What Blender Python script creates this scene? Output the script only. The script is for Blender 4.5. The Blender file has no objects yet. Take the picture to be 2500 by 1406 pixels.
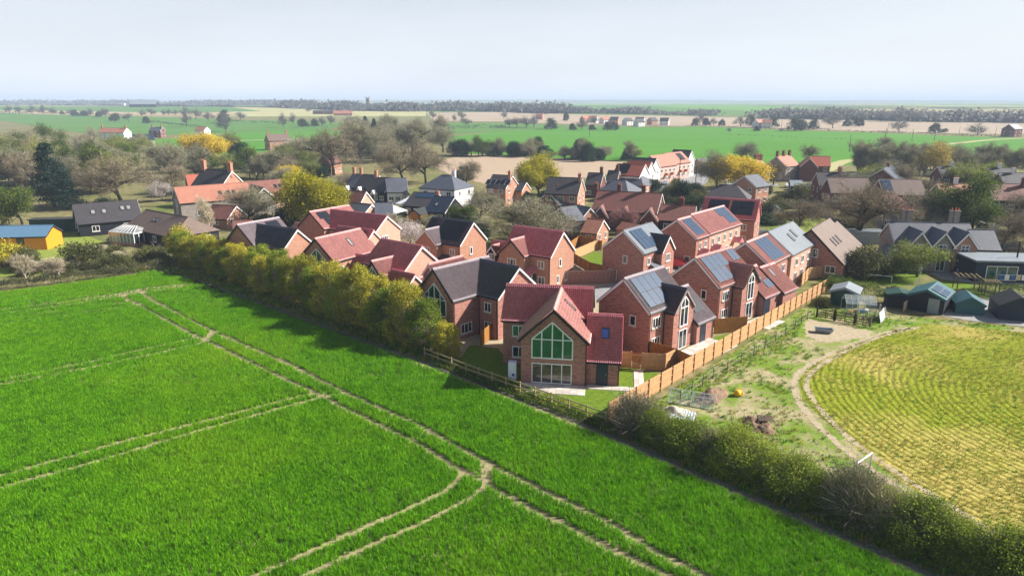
import bpy, math, random
import numpy as np
from mathutils import Vector, Matrix

R = math.radians
scene = bpy.context.scene
COL = scene.collection

# ---------------------------------------------------------------- camera
CAM_H, FPX, PITCH = 25.0, 1667.0, R(15.14)
cam_data = bpy.data.cameras.new('camera')
cam_data.sensor_width = 36.0
cam_data.lens = 24.0
cam_data.clip_start = 0.5
cam_data.clip_end = 40000
cam = bpy.data.objects.new('camera', cam_data)
cam.location = (0, 0, CAM_H)
cam.rotation_euler = (R(90) - PITCH, 0, 0)
COL.objects.link(cam)
scene.camera = cam

# ---------------------------------------------------------------- sky and sun
SUN_AZ, SUN_EL = R(8), R(35)          # azimuth measured from +X towards +Y
world = bpy.data.worlds.new('World')
scene.world = world
world.use_nodes = True
wt = world.node_tree
wt.nodes.clear()
w_out = wt.nodes.new('ShaderNodeOutputWorld')
w_bg = wt.nodes.new('ShaderNodeBackground')
w_sky = wt.nodes.new('ShaderNodeTexSky')
w_sky.sky_type = 'NISHITA'
w_sky.sun_disc = False
w_sky.sun_elevation = SUN_EL
w_sky.sun_rotation = R(90) - SUN_AZ
w_sky.altitude = 0
w_sky.air_density = 1.0
w_sky.dust_density = 2.0
w_sky.ozone_density = 1.0
# thin high cloud veil, everywhere in the sky
w_tc = wt.nodes.new('ShaderNodeTexCoord')
w_map = wt.nodes.new('ShaderNodeMapping')
w_map.inputs['Scale'].default_value = (1.2, 1.2, 7.0)
w_noise = wt.nodes.new('ShaderNodeTexNoise')
w_noise.inputs['Scale'].default_value = 2.2
w_noise.inputs['Detail'].default_value = 6
w_noise.inputs['Roughness'].default_value = 0.55
w_ramp = wt.nodes.new('ShaderNodeMapRange')
w_ramp.inputs['From Min'].default_value = 0.3
w_ramp.inputs['From Max'].default_value = 0.75
w_ramp.inputs['To Min'].default_value = 0.80
w_ramp.inputs['To Max'].default_value = 0.97
w_mix = wt.nodes.new('ShaderNodeMix')
w_mix.data_type = 'RGBA'
w_mix.inputs['B'].default_value = (10.0, 10.5, 11.4, 1)
wt.links.new(w_tc.outputs['Generated'], w_map.inputs['Vector'])
wt.links.new(w_map.outputs['Vector'], w_noise.inputs['Vector'])
wt.links.new(w_noise.outputs['Fac'], w_ramp.inputs['Value'])
# the veil is thick towards the horizon and thins overhead
w_sep = wt.nodes.new('ShaderNodeSeparateXYZ')
w_elev = wt.nodes.new('ShaderNodeMapRange')
w_elev.inputs['From Min'].default_value = 0.0
w_elev.inputs['From Max'].default_value = 0.38
w_elev.inputs['To Min'].default_value = 1.0
w_elev.inputs['To Max'].default_value = 0.05
w_mul = wt.nodes.new('ShaderNodeMath')
w_mul.operation = 'MULTIPLY'
wt.links.new(w_tc.outputs['Generated'], w_sep.inputs[0])
wt.links.new(w_sep.outputs[2], w_elev.inputs['Value'])
wt.links.new(w_elev.outputs['Result'], w_mul.inputs[0])
wt.links.new(w_ramp.outputs['Result'], w_mul.inputs[1])
wt.links.new(w_mul.outputs[0], w_mix.inputs['Factor'])
wt.links.new(w_sky.outputs['Color'], w_mix.inputs['A'])
wt.links.new(w_mix.outputs['Result'], w_bg.inputs['Color'])
w_bg.inputs['Strength'].default_value = 0.052
wt.links.new(w_bg.outputs['Background'], w_out.inputs['Surface'])

sun_data = bpy.data.lights.new('sun', 'SUN')
sun_data.energy = 5.0
sun_data.angle = R(0.5)
sun_data.color = (1.0, 0.955, 0.88)
sun = bpy.data.objects.new('sun', sun_data)
to_sun = Vector((math.cos(SUN_EL) * math.cos(SUN_AZ), math.cos(SUN_EL) * math.sin(SUN_AZ), math.sin(SUN_EL)))
sun.rotation_euler = to_sun.to_track_quat('Z', 'Y').to_euler()
sun.location = (60, 40, 80)
COL.objects.link(sun)

scene.view_settings.view_transform = 'Standard'
scene.view_settings.look = 'None'
scene.view_settings.exposure = 1.0
scene.view_settings.gamma = 1.0
scene.render.engine = 'CYCLES'
scene.cycles.max_bounces = 6
scene.cycles.diffuse_bounces = 2
scene.cycles.glossy_bounces = 2
scene.cycles.transmission_bounces = 4
scene.cycles.transparent_max_bounces = 6
scene.cycles.volume_bounces = 0
scene.cycles.use_denoising = True
scene.cycles.sample_clamp_indirect = 4.0

# ---------------------------------------------------------------- helpers
K_RISE, Y_RISE, Y_TOP = 0.0189, 600.0, 1500.0      # the land climbs gently beyond the village
def land(y):
    if y < Y_RISE: return 0.0
    if y < Y_TOP: return (y - Y_RISE) * K_RISE
    return (Y_TOP - Y_RISE) * K_RISE + (y - Y_TOP) * 0.002

def site(px, py, z=0.0):
    """world point on the land (or at height z above the village level) for a survey mark read off the 2500 px wide photograph"""
    u = (px - 1250.0) / FPX
    v = -(py - 703.0) / FPX
    c, s = math.cos(PITCH), math.sin(PITCH)
    d = (u, c + v * s, -s + v * c)
    t = (z - CAM_H) / d[2]
    if 0 < t and d[1] * t < Y_RISE or z > 0:
        return Vector((d[0] * t, d[1] * t, z))
    t = (CAM_H + Y_RISE * K_RISE) / (d[1] * K_RISE - d[2])
    if d[1] * t > Y_TOP:
        t = (CAM_H - land(Y_TOP) + Y_TOP * 0.002) / max(d[1] * 0.002 - d[2], 0.0026)
    y = d[1] * t
    return Vector((d[0] * t, y, land(y)))

def tag(o, label=None, cat=None, group=None, kind=None):
    if label: o['label'] = label
    if cat: o['category'] = cat
    if group: o['group'] = group
    if kind: o['kind'] = kind
    return o

def empty(name, loc=(0, 0, 0), rz=0.0, label=None, cat=None, group=None):
    o = bpy.data.objects.new(name, None)
    o.empty_display_size = 0.3
    o.location = loc
    o.rotation_euler = (0, 0, rz)
    COL.objects.link(o)
    return tag(o, label, cat, group)

def link(name, mesh, parent=None, loc=None, rot=None, scale=None, mat4=None):
    o = bpy.data.objects.new(name, mesh)
    COL.objects.link(o)
    if parent is not None: o.parent = parent
    if mat4 is not None: o.matrix_local = mat4
    else:
        if loc is not None: o.location = loc
        if rot is not None: o.rotation_euler = rot
        if scale is not None: o.scale = scale
    return o

def np_mesh(name, verts, quads=None, tris=None, mats=(), smooth=False, qmat=None):
    """fast mesh from numpy arrays"""
    me = bpy.data.meshes.new(name)
    verts = np.asarray(verts, dtype=np.float32).reshape(-1, 3)
    loops, starts, n = [], [], 0
    parts = []
    if quads is not None and len(quads):
        q = np.asarray(quads, dtype=np.int32).reshape(-1, 4)
        parts.append((q, 4))
    if tris is not None and len(tris):
        t = np.asarray(tris, dtype=np.int32).reshape(-1, 3)
        parts.append((t, 3))
    me.vertices.add(len(verts))
    me.vertices.foreach_set('co', verts.ravel())
    tot = sum(p.size for p, _ in parts)
    npoly = sum(len(p) for p, _ in parts)
    me.loops.add(tot)
    me.polygons.add(npoly)
    me.loops.foreach_set('vertex_index', np.concatenate([p.ravel() for p, _ in parts]))
    st = []
    for p, k in parts:
        st.append(n + np.arange(len(p), dtype=np.int32) * k)
        n += p.size
    me.polygons.foreach_set('loop_start', np.concatenate(st).astype(np.int32))
    if smooth:
        me.polygons.foreach_set('use_smooth', np.ones(npoly, dtype=bool))
    if qmat is not None:
        me.polygons.foreach_set('material_index', np.asarray(qmat, dtype=np.int32))
    for m in mats: me.materials.append(m)
    me.update(calc_edges=True)
    me.validate()
    return me

class MB:
    """collects faces for one mesh"""
    def __init__(s):
        s.v, s.f, s.m = [], [], []
    def face(s, pts, mi=0):
        i = len(s.v)
        s.v.extend([tuple(p) for p in pts])
        s.f.append(tuple(range(i, i + len(pts))))
        s.m.append(mi)
    def solid(s, verts, faces, mi=0):
        i = len(s.v)
        s.v.extend([tuple(p) for p in verts])
        for f in faces:
            s.f.append(tuple(i + k for k in f)); s.m.append(mi)
    def box(s, x0, x1, y0, y1, z0, z1, mi=0):
        v = [(x0, y0, z0), (x1, y0, z0), (x1, y1, z0), (x0, y1, z0), (x0, y0, z1), (x1, y0, z1), (x1, y1, z1), (x0, y1, z1)]
        s.solid(v, [(0, 3, 2, 1), (4, 5, 6, 7), (0, 1, 5, 4), (1, 2, 6, 5), (2, 3, 7, 6), (3, 0, 4, 7)], mi)
        return s
    def bar(s, p, q, w, h, mi=0, up=(0, 0, 1)):
        """rectangular bar from p to q, width w (sideways) and height h"""
        p, q = Vector(p), Vector(q)
        d = (q - p).normalized()
        u = Vector(up)
        x = d.cross(u)
        if x.length < 1e-4: x = Vector((1, 0, 0))
        x.normalize(); u = x.cross(d).normalized()
        a, b = x * (w / 2), u * (h / 2)
        v = [p - a - b, p + a - b, p + a + b, p - a + b, q - a - b, q + a - b, q + a + b, q - a + b]
        s.solid(v, [(0, 1, 2, 3), (7, 6, 5, 4), (0, 4, 5, 1), (1, 5, 6, 2), (2, 6, 7, 3), (3, 7, 4, 0)], mi)
        return s
    def tube(s, p, q, r0, r1=None, n=6, mi=0, caps=True):
        r1 = r0 if r1 is None else r1
        p, q = Vector(p), Vector(q)
        d = (q - p).normalized()
        x = d.cross(Vector((0, 0, 1)))
        if x.length < 1e-4: x = Vector((1, 0, 0))
        x.normalize(); y = d.cross(x)
        v = []
        for c, r in ((p, r0), (q, r1)):
            for k in range(n):
                a = 2 * math.pi * k / n
                v.append(c + x * (math.cos(a) * r) + y * (math.sin(a) * r))
        f = [(k, (k + 1) % n, n + (k + 1) % n, n + k) for k in range(n)]
        if caps: f += [tuple(range(n))[::-1], tuple(range(n, 2 * n))]
        s.solid(v, f, mi)
        return s
    def prism(s, poly, z0, z1, mi=0):
        n = len(poly)
        v = [(x, y, z0) for x, y in poly] + [(x, y, z1) for x, y in poly]
        f = [tuple(range(n))[::-1], tuple(range(n, 2 * n))]
        f += [(k, (k + 1) % n, n + (k + 1) % n, n + k) for k in range(n)]
        s.solid(v, f, mi)
        return s
    def mesh(s, name, mats, smooth=False, uv=False):
        me = bpy.data.meshes.new(name)
        me.from_pydata(s.v, [], s.f)
        if not isinstance(mats, (list, tuple)): mats = [mats]
        for m in mats: me.materials.append(m)
        if len(mats) > 1: me.polygons.foreach_set('material_index', s.m)
        if smooth: me.polygons.foreach_set('use_smooth', [True] * len(s.f))
        if uv:
            lay = me.uv_layers.new(name='UVMap')
            out = []
            for p in me.polygons:
                n = p.normal
                if abs(n.z) < 0.75:
                    t = Vector((-n.y, n.x, 0)); t.normalize()
                    for vi in p.vertices:
                        c = me.vertices[vi].co
                        out += [c.dot(t), c.z]
                else:
                    for vi in p.vertices:
                        c = me.vertices[vi].co
                        out += [c.x, c.y]
            lay.data.foreach_set('uv', out)
        me.update()
        return me
    def build(s, name, mats, parent=None, smooth=False, uv=False, **kw):
        return link(name, s.mesh(name, mats, smooth, uv), parent, **kw)

# ---------------------------------------------------------------- materials
MATS = {}
class NT:
    def __init__(s, name, rough=0.8, spec=0.3):
        s.mat = bpy.data.materials.new(name)
        s.mat.use_nodes = True
        s.t = s.mat.node_tree
        s.b = s.t.nodes['Principled BSDF']
        s.b.inputs['Roughness'].default_value = rough
        s.b.inputs['Specular IOR Level'].default_value = spec
        MATS[name] = s.mat
    def n(s, kind, **kw):
        nd = s.t.nodes.new('ShaderNode' + kind)
        for k, v in kw.items():
            if k in nd.inputs: nd.inputs[k].default_value = v
            else: setattr(nd, k, v)
        return nd
    def l(s, a, b): s.t.links.new(a, b)
    def coord(s, kind='Object', scale=None, rot=None):
        tc = s.n('TexCoord')
        if scale is None and rot is None: return tc.outputs[kind]
        mp = s.n('Mapping')
        if scale is not None: mp.inputs['Scale'].default_value = scale
        if rot is not None: mp.inputs['Rotation'].default_value = rot
        s.l(tc.outputs[kind], mp.inputs['Vector'])
        return mp.outputs['Vector']
    def noise(s, vec, scale, detail=4, rough=0.6, dist=0.0):
        nd = s.n('TexNoise')
        nd.inputs['Scale'].default_value = scale
        nd.inputs['Detail'].default_value = detail
        nd.inputs['Roughness'].default_value = rough
        nd.inputs['Distortion'].default_value = dist
        if vec is not None: s.l(vec, nd.inputs['Vector'])
        return nd.outputs['Fac']
    def ramp(s, fac, stops, interp='LINEAR'):
        nd = s.n('ValToRGB')
        nd.color_ramp.interpolation = interp
        e = nd.color_ramp.elements
        while len(e) < len(stops): e.new(0.5)
        for k, (p, c) in enumerate(stops):
            e[k].position = p
            e[k].color = (*c, 1) if len(c) == 3 else c
        s.l(fac, nd.inputs['Fac'])
        return nd.outputs['Color']
    def mix(s, fac, a, b, blend='MIX'):
        nd = s.n('Mix', data_type='RGBA', blend_type=blend)
        for key, val in (('Factor', fac), ('A', a), ('B', b)):
            if isinstance(val, (int, float)): nd.inputs[key].default_value = val
            elif isinstance(val, (tuple, list)): nd.inputs[key].default_value = (*val[:3], 1)
            else: s.l(val, nd.inputs[key])
        return nd.outputs['Result']
    def maprange(s, v, a, b, c=0.0, d=1.0):
        nd = s.n('MapRange')
        nd.inputs['From Min'].default_value = a; nd.inputs['From Max'].default_value = b
        nd.inputs['To Min'].default_value = c; nd.inputs['To Max'].default_value = d
        s.l(v, nd.inputs['Value'])
        return nd.outputs['Result']
    def math(s, op, a, b=None):
        nd = s.n('Math', operation=op)
        for k, val in ((0, a), (1, b)):
            if val is None: continue
            if isinstance(val, (int, float)): nd.inputs[k].default_value = val
            else: s.l(val, nd.inputs[k])
        return nd.outputs[0]
    def color(s, c):
        if isinstance(c, (tuple, list)): s.b.inputs['Base Color'].default_value = (*c[:3], 1)
        else: s.l(c, s.b.inputs['Base Color'])
    def bump(s, h, strength=0.4, dist=0.02):
        nd = s.n('Bump')
        nd.inputs['Strength'].default_value = strength
        nd.inputs['Distance'].default_value = dist
        s.l(h, nd.inputs['Height'])
        s.l(nd.outputs['Normal'], s.b.inputs['Normal'])

def lin(r, g, b):
    f = lambda c: (c / 255 / 12.92) if c / 255 <= 0.04045 else ((c / 255 + 0.055) / 1.055) ** 2.4
    return (f(r), f(g), f(b))

def plain(name, c, rough=0.7, spec=0.3, vary=0.12, scale=3.0, metal=0.0):
    m = NT(name, rough, spec)
    f = m.noise(m.coord(), scale, 5)
    lo = tuple(x * (1 - vary * 1.6) for x in c); hi = tuple(min(1, x * (1 + vary)) for x in c)
    m.color(m.ramp(f, [(0.25, lo), (0.75, hi)]))
    m.b.inputs['Metallic'].default_value = metal
    return m.mat

def brick(name, c1, c2, mortar, patch, patch_amt=0.5):
    m = NT(name, 0.9, 0.15)
    uv = m.coord('UV')
    bt = m.n('TexBrick')
    bt.inputs['Scale'].default_value = 1.0
    bt.inputs['Brick Width'].default_value = 0.225
    bt.inputs['Row Height'].default_value = 0.075
    bt.inputs['Mortar Size'].default_value = 0.009
    bt.inputs['Color1'].default_value = (*c1, 1)
    bt.inputs['Color2'].default_value = (*c2, 1)
    bt.inputs['Mortar'].default_value = (*mortar, 1)
    m.l(uv, bt.inputs['Vector'])
    mp = m.n('Mapping'); mp.inputs['Scale'].default_value = (1.6, 4.2, 1)
    m.l(uv, mp.inputs['Vector'])
    f = m.noise(mp.outputs['Vector'], 1.1, 5, 0.75)
    f2 = m.noise(uv, 0.35, 3, 0.5)
    pf = m.maprange(f, 0.50, 0.66, 0, patch_amt)
    c = m.mix(pf, bt.outputs['Color'], patch)
    c = m.mix(m.maprange(f2, 0.3, 0.7, 0.0, 0.35), c, tuple(x * 1.35 for x in c1))
    m.color(c)
    m.bump(bt.outputs['Fac'], 0.35, -0.01)
    return m.mat

def tiles(name, c, dark, rough=0.55, course=0.0, spec=0.4, lichen=None):
    """roof covering colour; course > 0 adds fine relief for roofs too far off for modelled tiles"""
    m = NT(name, rough, spec)
    co = m.coord()
    a = m.noise(co, 0.7, 4, 0.6)
    b = m.noise(co, 6.0, 3, 0.7)
    col = m.mix(m.maprange(a, 0.3, 0.7), tuple(x * 0.82 for x in c), c)
    col = m.mix(m.maprange(b, 0.5, 0.75, 0, 0.7), col, dark)
    if lichen:
        l = m.noise(co, 1.7, 6, 0.75)
        col = m.mix(m.maprange(l, 0.55, 0.72, 0, 0.55), col, lichen)
    if course > 0:
        bt = m.n('TexBrick')
        bt.inputs['Scale'].default_value = 1.0
        bt.inputs['Brick Width'].default_value = course
        bt.inputs['Row Height'].default_value = course * 0.9
        bt.inputs['Mortar Size'].default_value = course * 0.09
        bt.inputs['Color1'].default_value = (0.86, 0.86, 0.86, 1)
        bt.inputs['Color2'].default_value = (1, 1, 1, 1)
        bt.inputs['Mortar'].default_value = (0.5, 0.5, 0.5, 1)
        m.l(m.coord('UV'), bt.inputs['Vector'])
        col = m.mix(0.6, col, bt.outputs['Color'], 'MULTIPLY')
        m.bump(bt.outputs['Fac'], 0.5, -0.02)
    else:   # every modelled tile has its own tone, and a shadow line at its lower edge
        bt = m.n('TexBrick', offset=0.0)
        bt.inputs['Scale'].default_value = 1.0
        bt.inputs['Brick Width'].default_value = 0.2
        bt.inputs['Row Height'].default_value = 0.32
        bt.inputs['Mortar Size'].default_value = 0.018
        bt.inputs['Color1'].default_value = (0.72, 0.70, 0.70, 1)
        bt.inputs['Color2'].default_value = (1.0, 1.0, 1.0, 1)
        bt.inputs['Mortar'].default_value = (0.5, 0.47, 0.48, 1)
        m.l(m.coord('Object'), bt.inputs['Vector'])
        col = m.mix(0.8, col, bt.outputs['Color'], 'MULTIPLY')
    m.color(col)
    return m.mat

brick('red_brick', lin(152, 98, 86), lin(184, 128, 112), lin(172, 152, 140), lin(88, 52, 48), 0.8)
brick('pale_brick', lin(176, 132, 114), lin(200, 158, 138), lin(196, 178, 160), lin(120, 80, 66), 0.4)
brick('old_brick', lin(150, 98, 80), lin(184, 132, 110), lin(186, 166, 142), lin(120, 84, 70), 0.5)
brick('dark_brick', lin(96, 58, 54), lin(120, 72, 64), lin(120, 100, 92), lin(70, 42, 42), 0.5)
brick('flint', lin(120, 112, 108), lin(158, 148, 140), lin(170, 160, 148), lin(78, 72, 72), 0.7)
tiles('tile_red', lin(234, 142, 148), lin(190, 92, 100), 0.42, spec=0.5)
tiles('tile_pink', lin(224, 162, 156), lin(184, 116, 114), 0.42, spec=0.5)
tiles('tile_rust', lin(206, 146, 140), lin(156, 100, 98), 0.45, spec=0.5)
tiles('tile_slate', lin(84, 84, 98), lin(48, 48, 60), 0.36, spec=0.55)
tiles('tile_grey', lin(172, 158, 164), lin(124, 112, 120), 0.4, spec=0.5)
tiles('slate_plain', lin(118, 126, 134), lin(84, 92, 102), 0.4, 0.3, spec=0.5)
tiles('roof_dark', lin(70, 66, 70), lin(42, 40, 46), 0.6, 0.33, lichen=lin(110, 100, 88))
tiles('roof_slate_old', lin(92, 96, 108), lin(54, 58, 68), 0.5, 0.3, lichen=lin(130, 130, 120))
tiles('roof_brown', lin(122, 102, 92), lin(78, 62, 56), 0.7, 0.33, lichen=lin(140, 126, 106))
tiles('roof_salmon', lin(182, 122, 100), lin(136, 86, 72), 0.7, 0.32, lichen=lin(150, 110, 90))
tiles('roof_red_old', lin(136, 88, 78), lin(92, 58, 54), 0.7, 0.32, lichen=lin(96, 60, 54))
tiles('roof_orange', lin(188, 106, 84), lin(146, 76, 62), 0.7, 0.32)
plain('white_paint', (0.78, 0.78, 0.76), 0.45, 0.4, 0.04)
plain('render_white', (0.74, 0.72, 0.70), 0.9, 0.1, 0.08)
plain('render_pink', lin(214, 170, 160), 0.9, 0.1, 0.08)
plain('stone_trim', lin(196, 186, 172), 0.9, 0.1, 0.1)
plain('black_board', lin(34, 36, 44), 0.7, 0.25, 0.25, 2)
plain('dark_trim', lin(30, 30, 34), 0.5, 0.35, 0.1)
plain('dark_door', lin(44, 52, 64), 0.45, 0.4, 0.05)
plain('grey_concrete', lin(150, 148, 146), 0.9, 0.15, 0.15, 1.2)
plain('green_paint', lin(32, 68, 58), 0.6, 0.3, 0.15, 2)
plain('teal_sheet', lin(44, 92, 98), 0.45, 0.4, 0.1, 2)
plain('navy_board', lin(34, 46, 66), 0.6, 0.3, 0.15, 2)
plain('orange_board', lin(222, 140, 34), 0.65, 0.3, 0.12, 4)
plain('blue_sheet', lin(92, 124, 150), 0.4, 0.4, 0.1, 2)
plain('grey_sheet', lin(134, 142, 148), 0.45, 0.4, 0.15, 1.5)
plain('felt_dark', lin(64, 66, 66), 0.9, 0.1, 0.2, 2)
plain('chimney_pot', lin(190, 110, 84), 0.8, 0.2, 0.15)
plain('cream_panel', lin(210, 190, 160), 0.7, 0.2, 0.1)
plain('red_plastic', lin(200, 44, 60), 0.5, 0.4, 0.08)
plain('yellow_plastic', lin(238, 176, 24), 0.5, 0.4, 0.08)
plain('blue_plastic', lin(50, 90, 160), 0.5, 0.4, 0.08)
plain('white_plastic', lin(230, 232, 236), 0.5, 0.4, 0.04)
plain('rubber', (0.02, 0.02, 0.02), 0.8, 0.2, 0.1)
plain('alloy', (0.45, 0.46, 0.48), 0.3, 0.5, 0.1, metal=0.8)
plain('steel_pale', lin(176, 184, 188), 0.5, 0.4, 0.1)

def wood(name, c, dark, along='Z', rough=0.75):
    m = NT(name, rough, 0.25)
    sc = {'Z': (9, 9, 0.7), 'X': (0.7, 9, 9)}[along]
    f = m.noise(m.coord('Object', sc), 2.0, 5, 0.6)
    oi = m.n('ObjectInfo')
    c1 = m.ramp(f, [(0.25, dark), (0.7, c)])
    col = m.mix(m.maprange(oi.outputs['Random'], 0, 1, 0, 0.3), c1, tuple(x * 0.72 for x in c))
    m.color(col)
    return m.mat
wood('fence_wood', lin(208, 166, 122), lin(170, 126, 84))
wood('fence_inside', lin(176, 124, 62), lin(126, 84, 38))
wood('rail_wood', lin(176, 160, 124), lin(128, 112, 84), 'X')
wood('old_wood', lin(120, 104, 92), lin(78, 66, 58), 'X')
wood('dark_wood', lin(70, 58, 50), lin(40, 34, 30), 'X')

def glass(name, c, rough=0.06):
    m = NT(name, rough, 0.9)
    f = m.noise(m.coord(), 0.9, 2)
    m.color(m.ramp(f, [(0.3, tuple(x * 0.5 for x in c)), (0.7, c)]))
    m.b.inputs['Coat Weight'].default_value = 0.6
    m.b.inputs['Coat Roughness'].default_value = 0.03
    return m.mat
glass('glass_dark', lin(40, 46, 56))
glass('glass_green', lin(18, 92, 78))
glass('glass_light', lin(150, 148, 146))
glass('glass_blue', lin(40, 60, 120))
glass('glass_room', lin(86, 80, 76))

def solar(name, c):
    m = NT(name, 0.34, 0.28)
    bt = m.n('TexBrick', offset=0.0)
    bt.inputs['Scale'].default_value = 1.0
    bt.inputs['Brick Width'].default_value = 0.165
    bt.inputs['Row Height'].default_value = 0.165
    bt.inputs['Mortar Size'].default_value = 0.006
    bt.inputs['Color1'].default_value = (*c, 1); bt.inputs['Color2'].default_value = (*[x * 1.15 for x in c], 1)
    bt.inputs['Mortar'].default_value = (*[min(1, x * 2.2 + 0.02) for x in c], 1)
    m.l(m.coord('Object'), bt.inputs['Vector'])
    m.color(bt.outputs['Color'])
    return m.mat
solar('solar_cells', lin(34, 56, 80))
solar('solar_dark', lin(22, 24, 34))

def leaf(name, c1, c2, trans=0.35, rough=0.7):
    m = NT(name, rough, 0.2)
    g = m.n('NewGeometry')
    oi = m.n('ObjectInfo')
    f = m.noise(m.coord('Object'), 0.9, 3, 0.6)
    k = m.math('ADD', m.math('MULTIPLY', g.outputs['Random Per Island'], 0.65), m.math('MULTIPLY', f, 0.55))
    k = m.math('ADD', k, m.math('MULTIPLY', m.math('SUBTRACT', oi.outputs['Random'], 0.5), 0.3))
    col = m.ramp(k, [(0.22, c1), (0.95, c2)])
    m.color(col)
    tr = m.n('BsdfTranslucent')
    m.l(col, tr.inputs['Color'])
    mx = m.n('MixShader'); mx.inputs[0].default_value = trans
    m.l(m.b.outputs[0], mx.inputs[1]); m.l(tr.outputs[0], mx.inputs[2])
    m.l(mx.outputs[0], m.t.nodes['Material Output'].inputs['Surface'])
    return m.mat
leaf('leaf_green', lin(48, 66, 24), lin(104, 124, 40))
leaf('leaf_dark', lin(20, 42, 26), lin(48, 74, 40), 0.2)
leaf('leaf_conifer', lin(20, 40, 34), lin(50, 74, 58), 0.1)
leaf('leaf_gold', lin(78, 98, 24), lin(216, 200, 70), 0.35)
leaf('leaf_fresh', lin(62, 92, 24), lin(164, 176, 58), 0.35)
leaf('leaf_lime', lin(120, 124, 20), lin(188, 178, 40), 0.4)
leaf('leaf_yellow', lin(176, 156, 30), lin(240, 214, 74), 0.4)
leaf('leaf_olive', lin(84, 92, 42), lin(146, 150, 78), 0.3)
leaf('leaf_hedge', lin(50, 60, 30), lin(112, 112, 56), 0.25)
leaf('twig_brown', lin(104, 94, 74), lin(160, 146, 120), 0.0)
leaf('twig_grey', lin(112, 106, 94), lin(170, 162, 142), 0.0)
leaf('twig_pale', lin(150, 138, 116), lin(206, 192, 164), 0.0)
leaf('leaf_spring', lin(80, 104, 26), lin(166, 180, 64), 0.4)
leaf('blossom_white', lin(206, 190, 188), lin(244, 236, 232), 0.4)
leaf('blossom_pink', lin(140, 84, 92), lin(186, 132, 138), 0.3)
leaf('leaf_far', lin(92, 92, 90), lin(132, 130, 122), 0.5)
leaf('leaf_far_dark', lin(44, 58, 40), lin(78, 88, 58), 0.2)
def crop_mat(name, c1, c2, c3):
    """blade colour drifts over the field with the state of the crop"""
    m = NT(name, 0.6, 0.1)
    g = m.n('NewGeometry')
    big = m.noise(g.outputs['Position'], 0.055, 4, 0.6)
    mid = m.noise(g.outputs['Position'], 0.9, 4, 0.7)
    k = m.math('ADD', m.math('MULTIPLY', g.outputs['Random Per Island'], 0.45), m.math('MULTIPLY', mid, 0.8))
    col = m.ramp(k, [(0.3, c1), (0.95, c2)])
    col = m.mix(m.maprange(big, 0.48, 0.68, 0, 0.55), col, c3)
    m.color(col)
    tr = m.n('BsdfTranslucent'); m.l(col, tr.inputs['Color'])
    mx = m.n('MixShader'); mx.inputs[0].default_value = 0.28
    m.l(m.b.outputs[0], mx.inputs[1]); m.l(tr.outputs[0], mx.inputs[2])
    m.l(mx.outputs[0], m.t.nodes['Material Output'].inputs['Surface'])
crop_mat('crop_blade', lin(36, 98, 4), lin(136, 200, 20), lin(148, 186, 30))
leaf('dry_blade', lin(126, 122, 40), lin(184, 174, 78), 0.4)
leaf('weed_blade', lin(60, 104, 22), lin(126, 160, 50), 0.4)
plain('bark', lin(96, 84, 72), 0.9, 0.1, 0.3, 4)
plain('bark_dark', lin(60, 52, 46), 0.9, 0.1, 0.3, 4)
plain('bark_pale', lin(168, 156, 136), 0.9, 0.1, 0.25, 4)

def carpaint(name, c):
    m = NT(name, 0.3, 0.5)
    m.color(c)
    m.b.inputs['Coat Weight'].default_value = 0.8
    m.b.inputs['Coat Roughness'].default_value = 0.05
    return m.mat
carpaint('car_red', lin(190, 24, 40))
carpaint('car_white', (0.75, 0.75, 0.75))
carpaint('car_navy', lin(26, 34, 56))
carpaint('car_dark', lin(40, 42, 44))
carpaint('car_silver', lin(150, 156, 164))
M = MATS

# ================================================================ ground and fields
def ground_mat():
    m = NT('village_ground', 0.95, 0.1)
    co = m.coord()
    sep = m.n('SeparateXYZ'); m.l(co, sep.inputs[0])
    # rough grass, leaf litter and bare earth of gardens and verges
    a = m.noise(co, 0.05, 6, 0.65)
    b = m.noise(co, 0.6, 6, 0.7)
    near = m.ramp(b, [(0.25, lin(78, 82, 48)), (0.5, lin(118, 112, 74)), (0.72, lin(158, 142, 112))])
    near = m.mix(m.maprange(a, 0.50, 0.66, 0, .8), near, lin(84, 104, 42))
    # patchwork of farmland far away
    vo = m.n('TexVoronoi', feature='F1')
    vo.inputs['Scale'].default_value = 0.0022
    vo.inputs['Randomness'].default_value = 0.9
    mp = m.n('Mapping'); mp.inputs['Scale'].default_value = (1.0, 0.55, 1.0)
    m.l(co, mp.inputs['Vector']); m.l(mp.outputs['Vector'], vo.inputs['Vector'])
    sepc = m.n('SeparateColor'); m.l(vo.outputs['Color'], sepc.inputs[0])
    patch = m.ramp(sepc.outputs[0], [(0.0, lin(98, 138, 62)), (0.3, lin(84, 122, 56)), (0.5, lin(168, 150, 120)), (0.7, lin(118, 140, 78)), (0.9, lin(150, 142, 100))], 'CONSTANT')
    wood_f = m.maprange(m.noise(co, 0.0016, 6, 0.7), 0.53, 0.56)
    patch = m.mix(wood_f, patch, lin(70, 76, 58))
    f = m.maprange(sep.outputs[1], 900, 1100)
    m.color(m.mix(f, near, patch))
    m.bump(b, 0.6, 0.15)
    return m.mat
ground_mat()

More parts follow.
